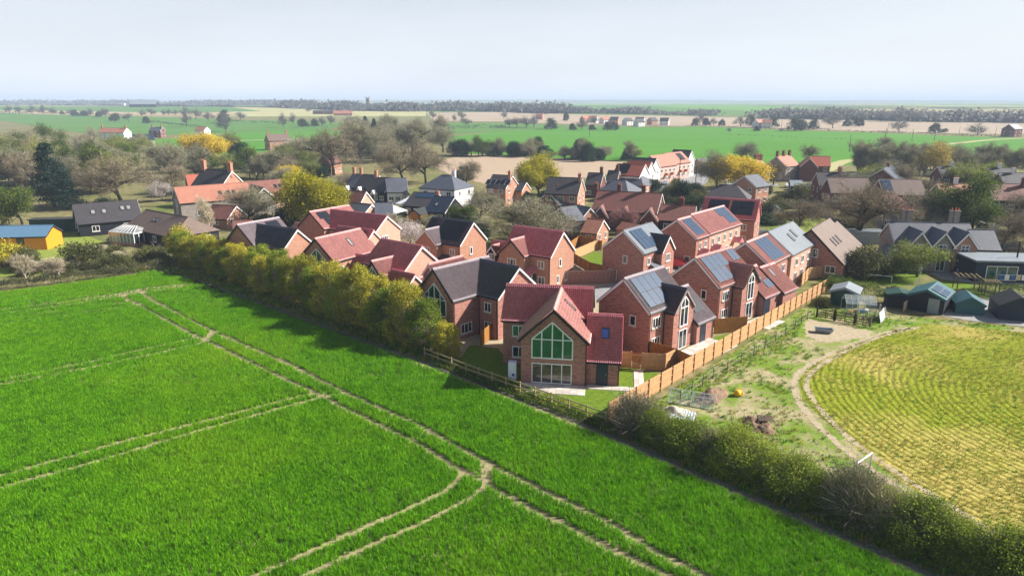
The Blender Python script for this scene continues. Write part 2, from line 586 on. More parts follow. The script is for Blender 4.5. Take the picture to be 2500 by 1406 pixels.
def soil_mat(name, c1, c2, scale=2.5, stretch=None, bump=0.5):
    m = NT(name, 0.97, 0.08)
    co = m.coord('Object', stretch) if stretch else m.coord()
    f = m.noise(co, scale, 7, 0.72)
    g = m.noise(co, scale * 0.08, 3, 0.5)
    c = m.ramp(f, [(0.28, c1), (0.72, c2)])
    c = m.mix(m.maprange(g, 0.35, 0.65, 0, 0.3), c, tuple(x * 0.8 for x in c2))
    m.color(c)
    m.bump(f, bump, 0.08)
    return m.mat
soil_mat('crop_soil', lin(104, 96, 62), lin(176, 162, 128), 3.0)
soil_mat('flint_margin', lin(58, 56, 44), lin(138, 132, 118), 5.0, bump=1.0)
soil_mat('plough', lin(148, 128, 108), lin(182, 162, 140), 0.5, (0.6, 2.0, 1))
soil_mat('plough_far', lin(148, 132, 112), lin(176, 160, 140), 0.05, (0.2, 1.0, 1))
soil_mat('green_far', lin(66, 118, 34), lin(86, 138, 44), 0.03, (0.3, 1.2, 1))
soil_mat('green_far_dull', lin(72, 112, 50), lin(94, 128, 64), 0.02, (0.3, 1.2, 1))
soil_mat('straw_far', lin(156, 152, 106), lin(176, 172, 126), 0.02, (0.3, 1.2, 1))
soil_mat('lawn', lin(64, 92, 22), lin(116, 138, 44), 2.2)
soil_mat('lawn_dry', lin(92, 112, 42), lin(148, 158, 74), 1.6)
soil_mat('road_asphalt', lin(118, 118, 120), lin(158, 158, 160), 1.2)
soil_mat('gravel', lin(150, 140, 124), lin(206, 196, 180), 4.0)
soil_mat('patio_base', lin(150, 142, 132), lin(186, 178, 168), 3.0)
soil_mat('sand_earth', lin(136, 122, 98), lin(188, 174, 146), 2.5)
soil_mat('muck', lin(92, 70, 54), lin(156, 132, 112), 2.2, bump=1.0)

def dry_field_mat():
    m = NT('dry_field', 0.97, 0.08)
    co = m.coord()
    c = site(2760, 1020)
    sub = m.n('VectorMath', operation='SUBTRACT'); m.l(co, sub.inputs[0]); sub.inputs[1].default_value = (c.x, c.y, 0)
    ln = m.n('VectorMath', operation='LENGTH'); m.l(sub.outputs[0], ln.inputs[0])
    wob = m.noise(co, 0.8, 5, 0.7)
    ph = m.math('ADD', m.math('MULTIPLY', ln.outputs['Value'], 6.283 / 0.62), m.math('MULTIPLY', wob, 10.0))
    row = m.math('SINE', ph)
    f = m.noise(co, 3.2, 6, 0.75)
    g = m.noise(co, 0.085, 4, 0.55, 0.6)
    soil = m.ramp(f, [(0.3, lin(128, 116, 50)), (0.7, lin(192, 176, 100))])
    grn = m.ramp(f, [(0.3, lin(84, 100, 18)), (0.7, lin(150, 156, 42))])
    k = m.math('ADD', m.maprange(g, 0.38, 0.58, 0.25, 1.0), m.math('MULTIPLY', row, 0.06))
    m.color(m.mix(m.maprange(k, 0.2, 0.85), soil, grn))
    m.bump(m.math('ADD', f, m.math('MULTIPLY', row, 0.35)), 0.8, 0.14)
    return m.mat
dry_field_mat()

def rough_mat():
    m = NT('rough_grass', 0.97, 0.08)
    co = m.coord()
    f = m.noise(co, 1.9, 7, 0.78)
    g = m.noise(co, 0.22, 5, 0.6, 0.4)
    straw = m.ramp(f, [(0.3, lin(112, 102, 72)), (0.62, lin(186, 174, 136))])
    grn = m.ramp(f, [(0.3, lin(66, 96, 24)), (0.7, lin(136, 160, 60))])
    m.color(m.mix(m.maprange(m.math('ADD', g, m.math('MULTIPLY', m.math('SUBTRACT', f, 0.5), 0.8)), 0.43, 0.56), straw, grn))
    m.bump(f, 0.8, 0.2)
    return m.mat
rough_mat()

def sheet(name, pts, z, mat, kind='structure'):
    mb = MB()
    mb.face([(p[0], p[1], z) for p in pts])
    me = mb.mesh(name, M[mat])
    if me.polygons[0].normal.z < 0: me.flip_normals()
    return tag(link(name, me), kind=kind)

def S(*pp): return [site(x, y) for x, y in pp]

# one sheet to the horizon, climbing gently beyond the village
ys = [-120, 150, 400, 600, 700, 800, 900, 1000, 1100, 1200, 1350, 1500, 2500, 4000, 7000, 11000, 17000]
g = MB()
for a, b in zip(ys[:-1], ys[1:]):
    g.face([(-16000, a, land(a)), (16000, a, land(a)), (16000, b, land(b)), (-16000, b, land(b))])
tag(g.build('ground', M['village_ground']), kind='structure')

def band_clip(poly, y0, y1):
    """part of a polygon between two lines of equal y"""
    def cut(P, yc, keep_above):
        out = []
        for i in range(len(P)):
            a, b = P[i - 1], P[i]
            ina, inb = ((a[1] >= yc) == keep_above or a[1] == yc), ((b[1] >= yc) == keep_above or b[1] == yc)
            if ina != inb:
                t = (yc - a[1]) / (b[1] - a[1]); out.append((a[0] + (b[0] - a[0]) * t, yc))
            if inb: out.append((b[0], b[1]))
        return out
    P = cut(poly, y0, True)
    return cut(P, y1, False) if len(P) > 2 else []

def land_sheet(name, pts, dz, mat):
    """field laid on the sloping land"""
    P = [(p[0], p[1]) for p in pts]
    mb = MB()
    for a, b in zip(ys[1:-1], ys[2:]):
        Q = band_clip(P, a, b)
        if len(Q) > 2: mb.face([(x, y, land(y) + dz) for x, y in Q])
    me = mb.mesh(name, M[mat])
    fl = [p.index for p in me.polygons if p.normal.z < 0]
    if fl:
        import bmesh
        bm = bmesh.new(); bm.from_mesh(me); bm.faces.ensure_lookup_table()
        bmesh.ops.reverse_faces(bm, faces=[bm.faces[i] for i in fl]); bm.to_mesh(me); bm.free()
    return tag(link(name, me), kind='structure')

# crop field in front
EDGE = [Vector((-56.5, 103.5, 0)), Vector((-48.5, 98.5, 0)), Vector((-29.5, 82.0, 0)), Vector((-6.9, 62.0, 0)), Vector((7.2, 48.6, 0)), Vector((23.0, 32.0, 0)), Vector((48.0, 6.0, 0))]
LEFT_TOP = [site(420, 660), site(200, 690), site(0, 716), site(-320, 762)]
FIELD = [(p.x, p.y) for p in EDGE] + [(48, -5), (-75, -5)] + [(-110, 60)] + [(p.x, p.y) for p in LEFT_TOP[::-1]]
sheet('crop_field_soil', FIELD, 0.006, 'crop_soil')

def inside(px, py, poly):
    r = np.zeros(len(px), dtype=bool)
    n = len(poly)
    j = n - 1
    for i in range(n):
        xi, yi = poly[i][0], poly[i][1]; xj, yj = poly[j][0], poly[j][1]
        c = ((yi > py) != (yj > py)) & (px < (xj - xi) * (py - yi) / (yj - yi + 1e-12) + xi)
        r ^= c
        j = i
    return r

def seg_dist(px, py, line):
    d = np.full(len(px), 1e9)
    for a, b in zip(line[:-1], line[1:]):
        ax, ay, bx, by = a[0], a[1], b[0], b[1]
        L2 = (bx - ax) ** 2 + (by - ay) ** 2 + 1e-9
        t = np.clip(((px - ax) * (bx - ax) + (py - ay) * (by - ay)) / L2, 0, 1)
        d = np.minimum(d, np.hypot(px - ax - t * (bx - ax), py - ay - t * (by - ay)))
    return d

WHEELINGS = [  # tractor wheelings, half width of the bare strip, share of plants left in it
    ([(295, 722), (336, 744), (476, 821), (504, 834), (700, 929), (780, 966), (828, 992), (1020, 1084), (1122, 1148), (1193, 1186), (1324, 1257), (1400, 1293), (1499, 1346), (1640, 1412), (1800, 1490)], 0.30, 0.0),
    ([(342, 716), (387, 742), (521, 811), (700, 888), (844, 961), (1020, 1038), (1180, 1127), (1340, 1207), (1499, 1284), (1604, 1350), (1720, 1408), (1900, 1500)], 0.30, 0.0),
    ([(-260, 800), (0, 756), (140, 741), (280, 720), (336, 709), (448, 695), (480, 691)], 0.5, 0.05),
    ([(-260, 812), (0, 767), (168, 745), (280, 726), (350, 715), (490, 693)], 0.45, 0.05),
    ([(-260, 830), (0, 781), (196, 751), (322, 737)], 0.34, 0.1),
    ([(-260, 845), (0, 793), (322, 747), (350, 742)], 0.34, 0.1),
    ([(-260, 985), (0, 929), (224, 884), (350, 854), (448, 833), (480, 824)], 0.34, 0.08),
    ([(-260, 1000), (0, 941), (238, 895), (392, 862), (504, 836)], 0.34, 0.06),
    ([(-260, 1240), (0, 1164), (360, 1065), (540, 1020), (734, 968), (790, 962)], 0.33, 0.06),
    ([(-260, 1275), (0, 1194), (252, 1124), (468, 1059), (720, 989), (802, 968)], 0.34, 0.05),
    ([(300, 1560), (626, 1408), (761, 1349), (905, 1285), (1084, 1205), (1126, 1168), (1124, 1148)], 0.26, 0.02),
    ([(420, 1560), (742, 1408), (899, 1338), (1020, 1285), (1148, 1221), (1190, 1186)], 0.26, 0.06),
    ([(300, 722), (345, 714)], 0.75, 0.1), ([(504, 834), (523, 812)], 0.5, 0.1), ([(804, 969), (846, 962)], 0.35, 0.2), ([(1183, 1128), (1192, 1184)], 0.42, 0.1)]

def instancer(name, pts, coll, smin, smax, seed, kind='stuff', label=None):
    """one stuff object that sets out small tufts on the given points"""
    me = bpy.data.meshes.new(name)
    me.vertices.add(len(pts))
    me.vertices.foreach_set('co', np.asarray(pts, dtype=np.float32).ravel())
    o = tag(link(name, me), kind=kind)
    ng = bpy.data.node_groups.new(name + '_scatter', 'GeometryNodeTree')
    ng.interface.new_socket('Geometry', in_out='INPUT', socket_type='NodeSocketGeometry')
    ng.interface.new_socket('Geometry', in_out='OUTPUT', socket_type='NodeSocketGeometry')
    nd = ng.nodes
    gi = nd.new('NodeGroupInput'); go = nd.new('NodeGroupOutput')
    ip = nd.new('GeometryNodeInstanceOnPoints')
    ci = nd.new('GeometryNodeCollectionInfo')
    ci.inputs['Collection'].default_value = coll
    ci.inputs['Separate Children'].default_value = True
    ci.inputs['Reset Children'].default_value = True
    rr = nd.new('FunctionNodeRandomValue'); rr.data_type = 'FLOAT_VECTOR'
    rr.inputs['Min'].default_value = (-0.12, -0.12, 0); rr.inputs['Max'].default_value = (0.12, 0.12, 6.283)
    rr.inputs['Seed'].default_value = seed
    rs = nd.new('FunctionNodeRandomValue'); rs.data_type = 'FLOAT'
    for s in rs.inputs:
        if s.name == 'Min' and s.type == 'VALUE': s.default_value = smin
        if s.name == 'Max' and s.type == 'VALUE': s.default_value = smax
    rs.inputs['Seed'].default_value = seed + 7
    ip.inputs['Pick Instance'].default_value = True
    ng.links.new(gi.outputs[0], ip.inputs['Points'])
    ng.links.new(ci.outputs[0], ip.inputs['Instance'])
    ng.links.new(rr.outputs[0], ip.inputs['Rotation'])
    fo = [s for s in rs.outputs if s.type == 'VALUE' and s.enabled][0]
    ng.links.new(fo, ip.inputs['Scale'])
    ng.links.new(ip.outputs[0], go.inputs[0])
    md = o.modifiers.new('scatter', 'NODES')
    md.node_group = ng
    if label: tag(o, label)
    return o

def tuft_mesh(name, rng, n, h, spread, w, lean, mat):
    """n bent blades, each two quads narrowing to the tip"""
    V, Q = [], []
    for i in range(n):
        a = rng.uniform(0, 2 * math.pi); r = spread * math.sqrt(rng.random())
        x, y = r * math.cos(a), r * math.sin(a)
        b = rng.uniform(0, 2 * math.pi)
        hh = h * rng.uniform(0.7, 1.15); le = lean * rng.uniform(0.3, 1.2) * hh
        dx, dy = math.cos(b), math.sin(b)
        px, py = -dy * w / 2, dx * w / 2
        k = len(V)
        V += [(x - px, y - py, 0), (x + px, y + py, 0),
              (x + dx * le * .35 - px, y + dy * le * .35 - py, hh * .6), (x + dx * le * .35 + px, y + dy * le * .35 + py, hh * .6),
              (x + dx * le - px * .25, y + dy * le - py * .25, hh * (1 - .12 * rng.random())), (x + dx * le + px * .25, y + dy * le + py * .25, hh * .98)]
        Q += [(k, k + 1, k + 3, k + 2), (k + 2, k + 3, k + 5, k + 4)]
    return np_mesh(name, V, Q, mats=[M[mat]])

def tuft_collection(name, defs):
    c = bpy.data.collections.new(name)
    for i, me in enumerate(defs):
        c.objects.link(bpy.data.objects.new(me.name, me))
    return c

trng = random.Random(11)
wheat_tufts = tuft_collection('wheat_tufts', [tuft_mesh('wheat_tuft', trng, 14, 0.38, 0.11, 0.022, 0.42, 'crop_blade') for _ in range(5)])
thin_tufts = tuft_collection('thin_tufts', [tuft_mesh('dry_tuft', trng, 9, 0.15, 0.14, 0.03, 0.9, m) for m in ('dry_blade', 'dry_blade', 'weed_blade')])
weed_tufts = tuft_collection('weed_tufts', [tuft_mesh('weed_tuft', trng, 14, 0.30, 0.26, 0.05, 0.8, m) for m in ('weed_blade', 'weed_blade', 'dry_blade')])

nrng = np.random.default_rng(5)
def grid_points(x0, x1, y0, y1, step, jit=0.5):
    xs, ys = np.meshgrid(np.arange(x0, x1, step), np.arange(y0, y1, step))
    p = np.stack([xs.ravel(), ys.ravel()], 1)
    return p + nrng.uniform(-jit, jit, p.shape) * step

def crop_points():
    out = []
    ca, sa = math.cos(R(-43)), math.sin(R(-43))
    for (y0, y1, st) in ((14, 58, 0.165), (58, 84, 0.195), (84, 106, 0.235)):
        # drilled in rows that run with the main wheelings
        g_ = grid_points(-130, 130, -60, 160, st, 0.5)
        g_[:, 1] = np.round(g_[:, 1] / (st * 1.25)) * st * 1.25 + nrng.normal(0, .035, len(g_))
        p = np.column_stack([g_[:, 0] * ca - g_[:, 1] * sa, g_[:, 0] * sa + g_[:, 1] * ca])
        p = p[(p[:, 1] >= y0) & (p[:, 1] < y1)]
        thin = 0.5 + 0.5 * np.sin(p[:, 0] * .9 + 2 * np.sin(p[:, 1] * .35)) * np.sin(p[:, 1] * 1.1 + 1.5 * np.sin(p[:, 0] * .27))
        p = p[nrng.random(len(p)) < 0.80 + 0.2 * thin]
        x, y = p[:, 0], p[:, 1]
        # keep what a camera near this one can see
        k = (np.abs(x) < 0.80 * y + 9) & inside(x, y, FIELD)
        p = p[k]
        d = seg_dist(p[:, 0], p[:, 1], [(v.x, v.y) for v in EDGE])
        k = d > 0.5 + 0.25 * nrng.random(len(p))
        p = p[k]
        for line, hw, left in WHEELINGS:
            L = [site(a, b) for a, b in line]
            d = seg_dist(p[:, 0], p[:, 1], L)
            p = p[(d > hw + nrng.normal(0, 0.035, len(p))) | (nrng.random(len(p)) < left)]
        out.append(p)
    p = np.concatenate(out)
    return np.column_stack([p, np.full(len(p), 0.006)])
CROP = crop_points()
instancer('wheat_crop', CROP, wheat_tufts, 0.82, 1.12, 3, label='bright green young wheat filling the near field')

# dry field on the far side of the hedge, drilled in curved rows
DRY = [site(1990, 745), site(2180, 770), site(2500, 800), (95, 78), (110, 40), (60, 8), (49.0, 6.4), (23.9, 32.6), (8.4, 49.9), (20.8, 64.2), (41.6, 88.0)]
sheet('rough_ground', DRY, 0.012, 'rough_grass')
ARC = [(1985, 1000), (1955, 960), (1950, 925), (1985, 890), (2060, 850), (2160, 812), (2260, 790), (2380, 800), (2500, 812)]
DRY2 = [site(*p) for p in ARC] + [(95, 74), (108, 38), (58, 8), (51, 7.5)] + [site(2440, 1330), site(2330, 1260), site(2180, 1160), site(2080, 1085)]
sheet('dry_field', DRY2, 0.018, 'dry_field')
def dry_points():
    c = site(2760, 1020)
    p = grid_points(10, 105, 14, 84, 0.30)
    x, y = p[:, 0], p[:, 1]
    k = (np.abs(x) < 0.80 * y + 9) & inside(x, y, [(v[0], v[1]) for v in DRY2])
    p = p[k]
    r = np.hypot(p[:, 0] - c.x, p[:, 1] - c.y)
    row = np.abs((r / 0.62) % 1 - 0.5)
    big = np.sin(p[:, 0] * 0.21 + 1) * np.cos(p[:, 1] * 0.17) + 0.5 * np.sin(p[:, 0] * 0.5 + p[:, 1] * 0.4)
    k = nrng.random(len(p)) < 0.42 + 0.26 * big + 0.16 * np.cos(row * 12.57)
    p = p[k]
    return np.column_stack([p, np.full(len(p), 0.016)])
instancer('sparse_crop', dry_points(), thin_tufts, 0.7, 1.35, 21, label='thin yellowing crop in curved rows on the dry field')
# worn wheel track along the edge of the dry field
def ribbon(name, pts, w, z, mat, rag=0.0):
    pts = [Vector((p[0], p[1], 0)) for p in pts]
    rr_ = random.Random(int(w * 100))
    mb = MB(); L = []
    for i, p in enumerate(pts):
        a = pts[max(i - 1, 0)]; b = pts[min(i + 1, len(pts) - 1)]
        d = (b - a).normalized(); n = Vector((-d.y, d.x, 0))
        L.append((p + n * (w / 2 + rr_.uniform(-rag, rag)), p - n * (w / 2 + rr_.uniform(-rag, rag))))
    for (a, b), (c, d) in zip(L[:-1], L[1:]):
        mb.face([(a.x, a.y, z), (b.x, b.y, z), (d.x, d.y, z), (c.x, c.y, z)])
    me = mb.mesh(name, M[mat])
    if me.polygons[0].normal.z < 0: me.flip_normals()
    return tag(link(name, me), kind='structure')
def smooth_line(pts, n=6):
    P = [Vector((p[0], p[1], 0)) for p in pts]
    out = []
    for i in range(len(P) - 1):
        p0, p1, p2, p3 = P[max(i - 1, 0)], P[i], P[i + 1], P[min(i + 2, len(P) - 1)]
        for k in range(n):
            t = k / n
            out.append(0.5 * ((2 * p1) + (-p0 + p2) * t + (2 * p0 - 5 * p1 + 4 * p2 - p3) * t * t + (-p0 + 3 * p1 - 3 * p2 + p3) * t ** 3))
    return out + [P[-1]]
TRACK = smooth_line(S((2230, 800), (2150, 818), (2050, 858), (1975, 900), (1948, 940), (1975, 995), (2040, 1065), (2130, 1135), (2250, 1215), (2420, 1320)), 30)
ribbon('track', [p + Vector((0.9, 0.2, 0)) for p in TRACK], 0.5, 0.026, 'sand_earth', .16)
ribbon('track', [p - Vector((0.5, 0.1, 0)) for p in TRACK], 0.55, 0.026, 'sand_earth', .18)
_be = smooth_line(S((1975, 778), (2060, 796), (2140, 812), (2080, 830), (2010, 836), (1965, 820), (1960, 795), (1975, 778)), 14)[:-1]
_br = random.Random(4)
_c = sum(_be, Vector()) / len(_be)
_be.sort(key=lambda p: math.atan2(p.y - _c.y, p.x - _c.x))
_be = [_c + (p - _c) * _br.uniform(.86, 1.05) for p in _be]
_mb = MB()
for _a, _b in zip(_be, _be[1:] + _be[:1]): _mb.face([(_c.x, _c.y, .024), (_a.x, _a.y, .024), (_b.x, _b.y, .024)])
tag(_mb.build('bare_earth', M['sand_earth']), kind='structure')

def weed_points():
    p = grid_points(5, 60, 30, 92, 0.42)
    x, y = p[:, 0], p[:, 1]
    k = inside(x, y, [(v[0], v[1]) for v in DRY]) & ~inside(x, y, [(v[0], v[1]) for v in DRY2])
    p = p[k]
    d = seg_dist(p[:, 0], p[:, 1], [(q.x, q.y) for q in TRACK])
    be = inside(p[:, 0], p[:, 1], [(v.x, v.y) for v in S((1975, 770), (2060, 790), (2160, 812), (2080, 840), (1990, 850), (1950, 830), (1955, 790))])
    big = np.sin(p[:, 0] * 0.55) * np.cos(p[:, 1] * 0.43 + 1) + 0.6 * np.sin(p[:, 0] * 1.3 + p[:, 1] * 0.9)
    strip = seg_dist(p[:, 0], p[:, 1], S((1700, 945), (1850, 860), (2000, 770)))
    k = ((d > 1.1) | (nrng.random(len(p)) < .2)) & ~be & ((nrng.random(len(p)) < 0.38 + 0.3 * big) | ((strip < 1.2) & (nrng.random(len(p)) < 0.9)))
    p = p[k]
    return np.column_stack([p, np.full(len(p), 0.010)])
instancer('weeds', weed_points(), weed_tufts, 0.35, 0.95, 40, label='rough grass and weeds between the board fence and the dry field')
# flinty margin under the hedge and along the crop
ribbon('field_margin', [p + Vector((0.1, 0.15, 0)) for p in smooth_line(EDGE, 40)], 0.6, 0.010, 'flint_margin', .2)

# grass and nettles in the strip between crop and hedge
def verge_points():
    p = grid_points(-60, 50, 5, 108, 0.33)
    d = seg_dist(p[:, 0], p[:, 1], [(v.x, v.y) for v in EDGE])
    ins = inside(p[:, 0], p[:, 1], FIELD)
    k = (~ins) & (d > .35) & (d < 2.6) & (nrng.random(len(p)) < .75) & (p[:, 1] < 104)
    p = p[k]
    return np.column_stack([p, np.full(len(p), 0.012)])
instancer('undergrowth', verge_points(), weed_tufts, 0.5, 1.3, 60, label='rough grass growing under the hedges along the crop')

# ---- fields beyond the village (heights step up a little with distance so that sheets never touch)
FAR = [
 ('ploughed_field', 'plough', 0.03, [(1060, 408), (1092, 388), (1140, 378), (1330, 386), (1500, 395), (1545, 398), (1535, 415), (1450, 432), (1330, 446), (1180, 448), (1110, 432)]),
 ('meadow', 'green_far', 0.05, [(1085, 336), (1200, 322), (1400, 312), (1600, 312), (1720, 309), (1900, 318), (2120, 324), (2300, 332), (2500, 337), (2760, 345), (2760, 395), (2500, 382), (2330, 376), (2120, 402), (1900, 408), (1690, 402), (1560, 396), (1330, 385), (1180, 376), (1110, 376)]),
 ('ploughed_field', 'plough_far', 0.10, [(1040, 276), (1200, 274), (1420, 280), (1640, 284), (1900, 290), (2140, 296), (2480, 300), (2760, 304), (2760, 322), (2460, 328), (2260, 325), (2000, 318), (1870, 312), (1660, 308), (1400, 304), (1230, 297), (1060, 296)]),
 ('meadow', 'green_far_dull', 0.08, [(1080, 300), (1230, 300), (1400, 306), (1640, 311), (1400, 311), (1200, 321), (1085, 330)]),
 ('meadow', 'green_far_dull', 0.09, [(-260, 278), (0, 276), (140, 281), (420, 287), (600, 294), (800, 296), (860, 302), (800, 318), (590, 324), (500, 330), (240, 330), (0, 295), (-260, 296)]),
 ('meadow', 'green_far_dull', 0.14, [(-260, 263), (0, 261), (300, 260.5), (560, 262), (640, 272), (420, 276), (200, 272), (0, 268), (-260, 272)]),
 ('stubble_field', 'straw_far', 0.18, [(-260, 257), (0, 257), (240, 257), (300, 260), (0, 260), (-260, 262)]),
 ('stubble_field', 'straw_far', 0.12, [(560, 266), (700, 262), (860, 266), (1040, 272), (1040, 284), (860, 285), (600, 285), (560, 277)]),
 ('meadow', 'green_far', 0.06, [(200, 345), (500, 336), (600, 322), (820, 318), (900, 330), (860, 352), (640, 372), (560, 378), (420, 372)]),
]
for nm, mat, z, poly in FAR:
    land_sheet(nm, S(*poly), z, mat)

# ---- roads, drives, lawns
ribbon('estate_road', smooth_line(S((1290, 735), (1460, 715), (1560, 690), (1640, 650), (1700, 610), (1760, 585), (1850, 560))), 5.0, 0.016, 'road_asphalt')
ribbon('village_road', smooth_line(S((1560, 470), (1620, 462), (1680, 450), (1700, 430), (1680, 410))), 9.0, 0.020, 'road_asphalt')
ribbon('village_road', smooth_line(S((1680, 520), (1700, 490), (1740, 468), (1800, 450), (1900, 452))), 6.0, 0.024, 'road_asphalt')
ribbon('village_road', smooth_line(S((1880, 500), (2000, 505), (2120, 510), (2250, 512), (2500, 515))), 5.0, 0.028, 'road_asphalt')
ribbon('farm_lane', smooth_line(S((560, 345), (700, 340), (860, 335), (1000, 330))), 4.0, 0.12, 'gravel')
ribbon('farm_lane', smooth_line(S((2010, 420), (2060, 395), (2130, 385), (2220, 362), (2320, 352), (2420, 342), (2500, 338))), 6.0, 0.12, 'straw_far')
sheet('lawn', S((0, 620), (60, 570), (180, 565), (250, 590), (330, 640), (180, 665), (60, 672), (0, 675)), 0.020, 'lawn_dry')
sheet('lawn', S((-200, 600), (0, 590), (0, 690), (-200, 720)), 0.018, 'lawn_dry')
sheet('lawn', S((1870, 545), (2080, 520), (2110, 545), (2060, 575), (1960, 590), (1880, 585)), 0.020, 'lawn_dry')
sheet('lawn', S((2085, 655), (2240, 652), (2262, 672), (2200, 700), (2110, 690)), 0.020, 'lawn')
sheet('lawn', S((2280, 690), (2360, 690), (2420, 720), (2440, 735), (2300, 712)), 0.022, 'lawn')
sheet('concrete_yard', S((2215, 745), (2290, 712), (2520, 745), (2600, 770), (2520, 800), (2360, 782), (2270, 765)), 0.030, 'grey_concrete')
sheet('garden_terrace', S((2270, 668), (2340, 650), (2520, 668), (2520, 700), (2400, 694), (2300, 682)), 0.026, 'grey_concrete')

# ================================================================ house builder
_cache = {}
def cached(key, fn):
    if key not in _cache: _cache[key] = fn()
    return _cache[key]

FACE = {'S': (0.0, (0, -1)), 'E': (90.0, (1, 0)), 'N': (180.0, (0, 1)), 'W': (-90.0, (-1, 0))}

def window_meshes(w, h, nx, ny, mat, fw=0.09, glassm='glass_dark'):
    def fr():
        mb = MB()
        d0, d1 = -0.055, 0.02
        mb.box(-w / 2, w / 2, d0, d1, 0, fw).box(-w / 2, w / 2, d0, d1, h - fw, h)
        mb.box(-w / 2, -w / 2 + fw, d0, d1, fw, h - fw).box(w / 2 - fw, w / 2, d0, d1, fw, h - fw)
        for i in range(1, nx):
            x = -w / 2 + w * i / nx
            mb.box(x - fw * .45, x + fw * .45, d0 + .006, d1 - .003, fw, h - fw)
        for j in range(1, ny):
            z = h * j / ny
            mb.box(-w / 2 + fw, w / 2 - fw, d0 + .012, d1 - .006, z - fw * .35, z + fw * .35)
        return mb.mesh('window', M[mat])
    def pn():
        mb = MB()
        mb.box(-w / 2 + fw * .6, w / 2 - fw * .6, -0.018, 0.012, fw * .6, h - fw * .6)
        return mb.mesh('pane', M[glassm])
    def sl():
        mb = MB()
        mb.box(-w / 2 - .07, w / 2 + .07, -0.13, 0.02, -0.11, -0.005)
        return mb.mesh('sill', M['stone_trim' if mat == 'white_paint' else mat])
    return (cached(('wf', w, h, nx, ny, mat, fw), fr), cached(('wp', w, h, fw, glassm), pn), cached(('ws', w, mat), sl))

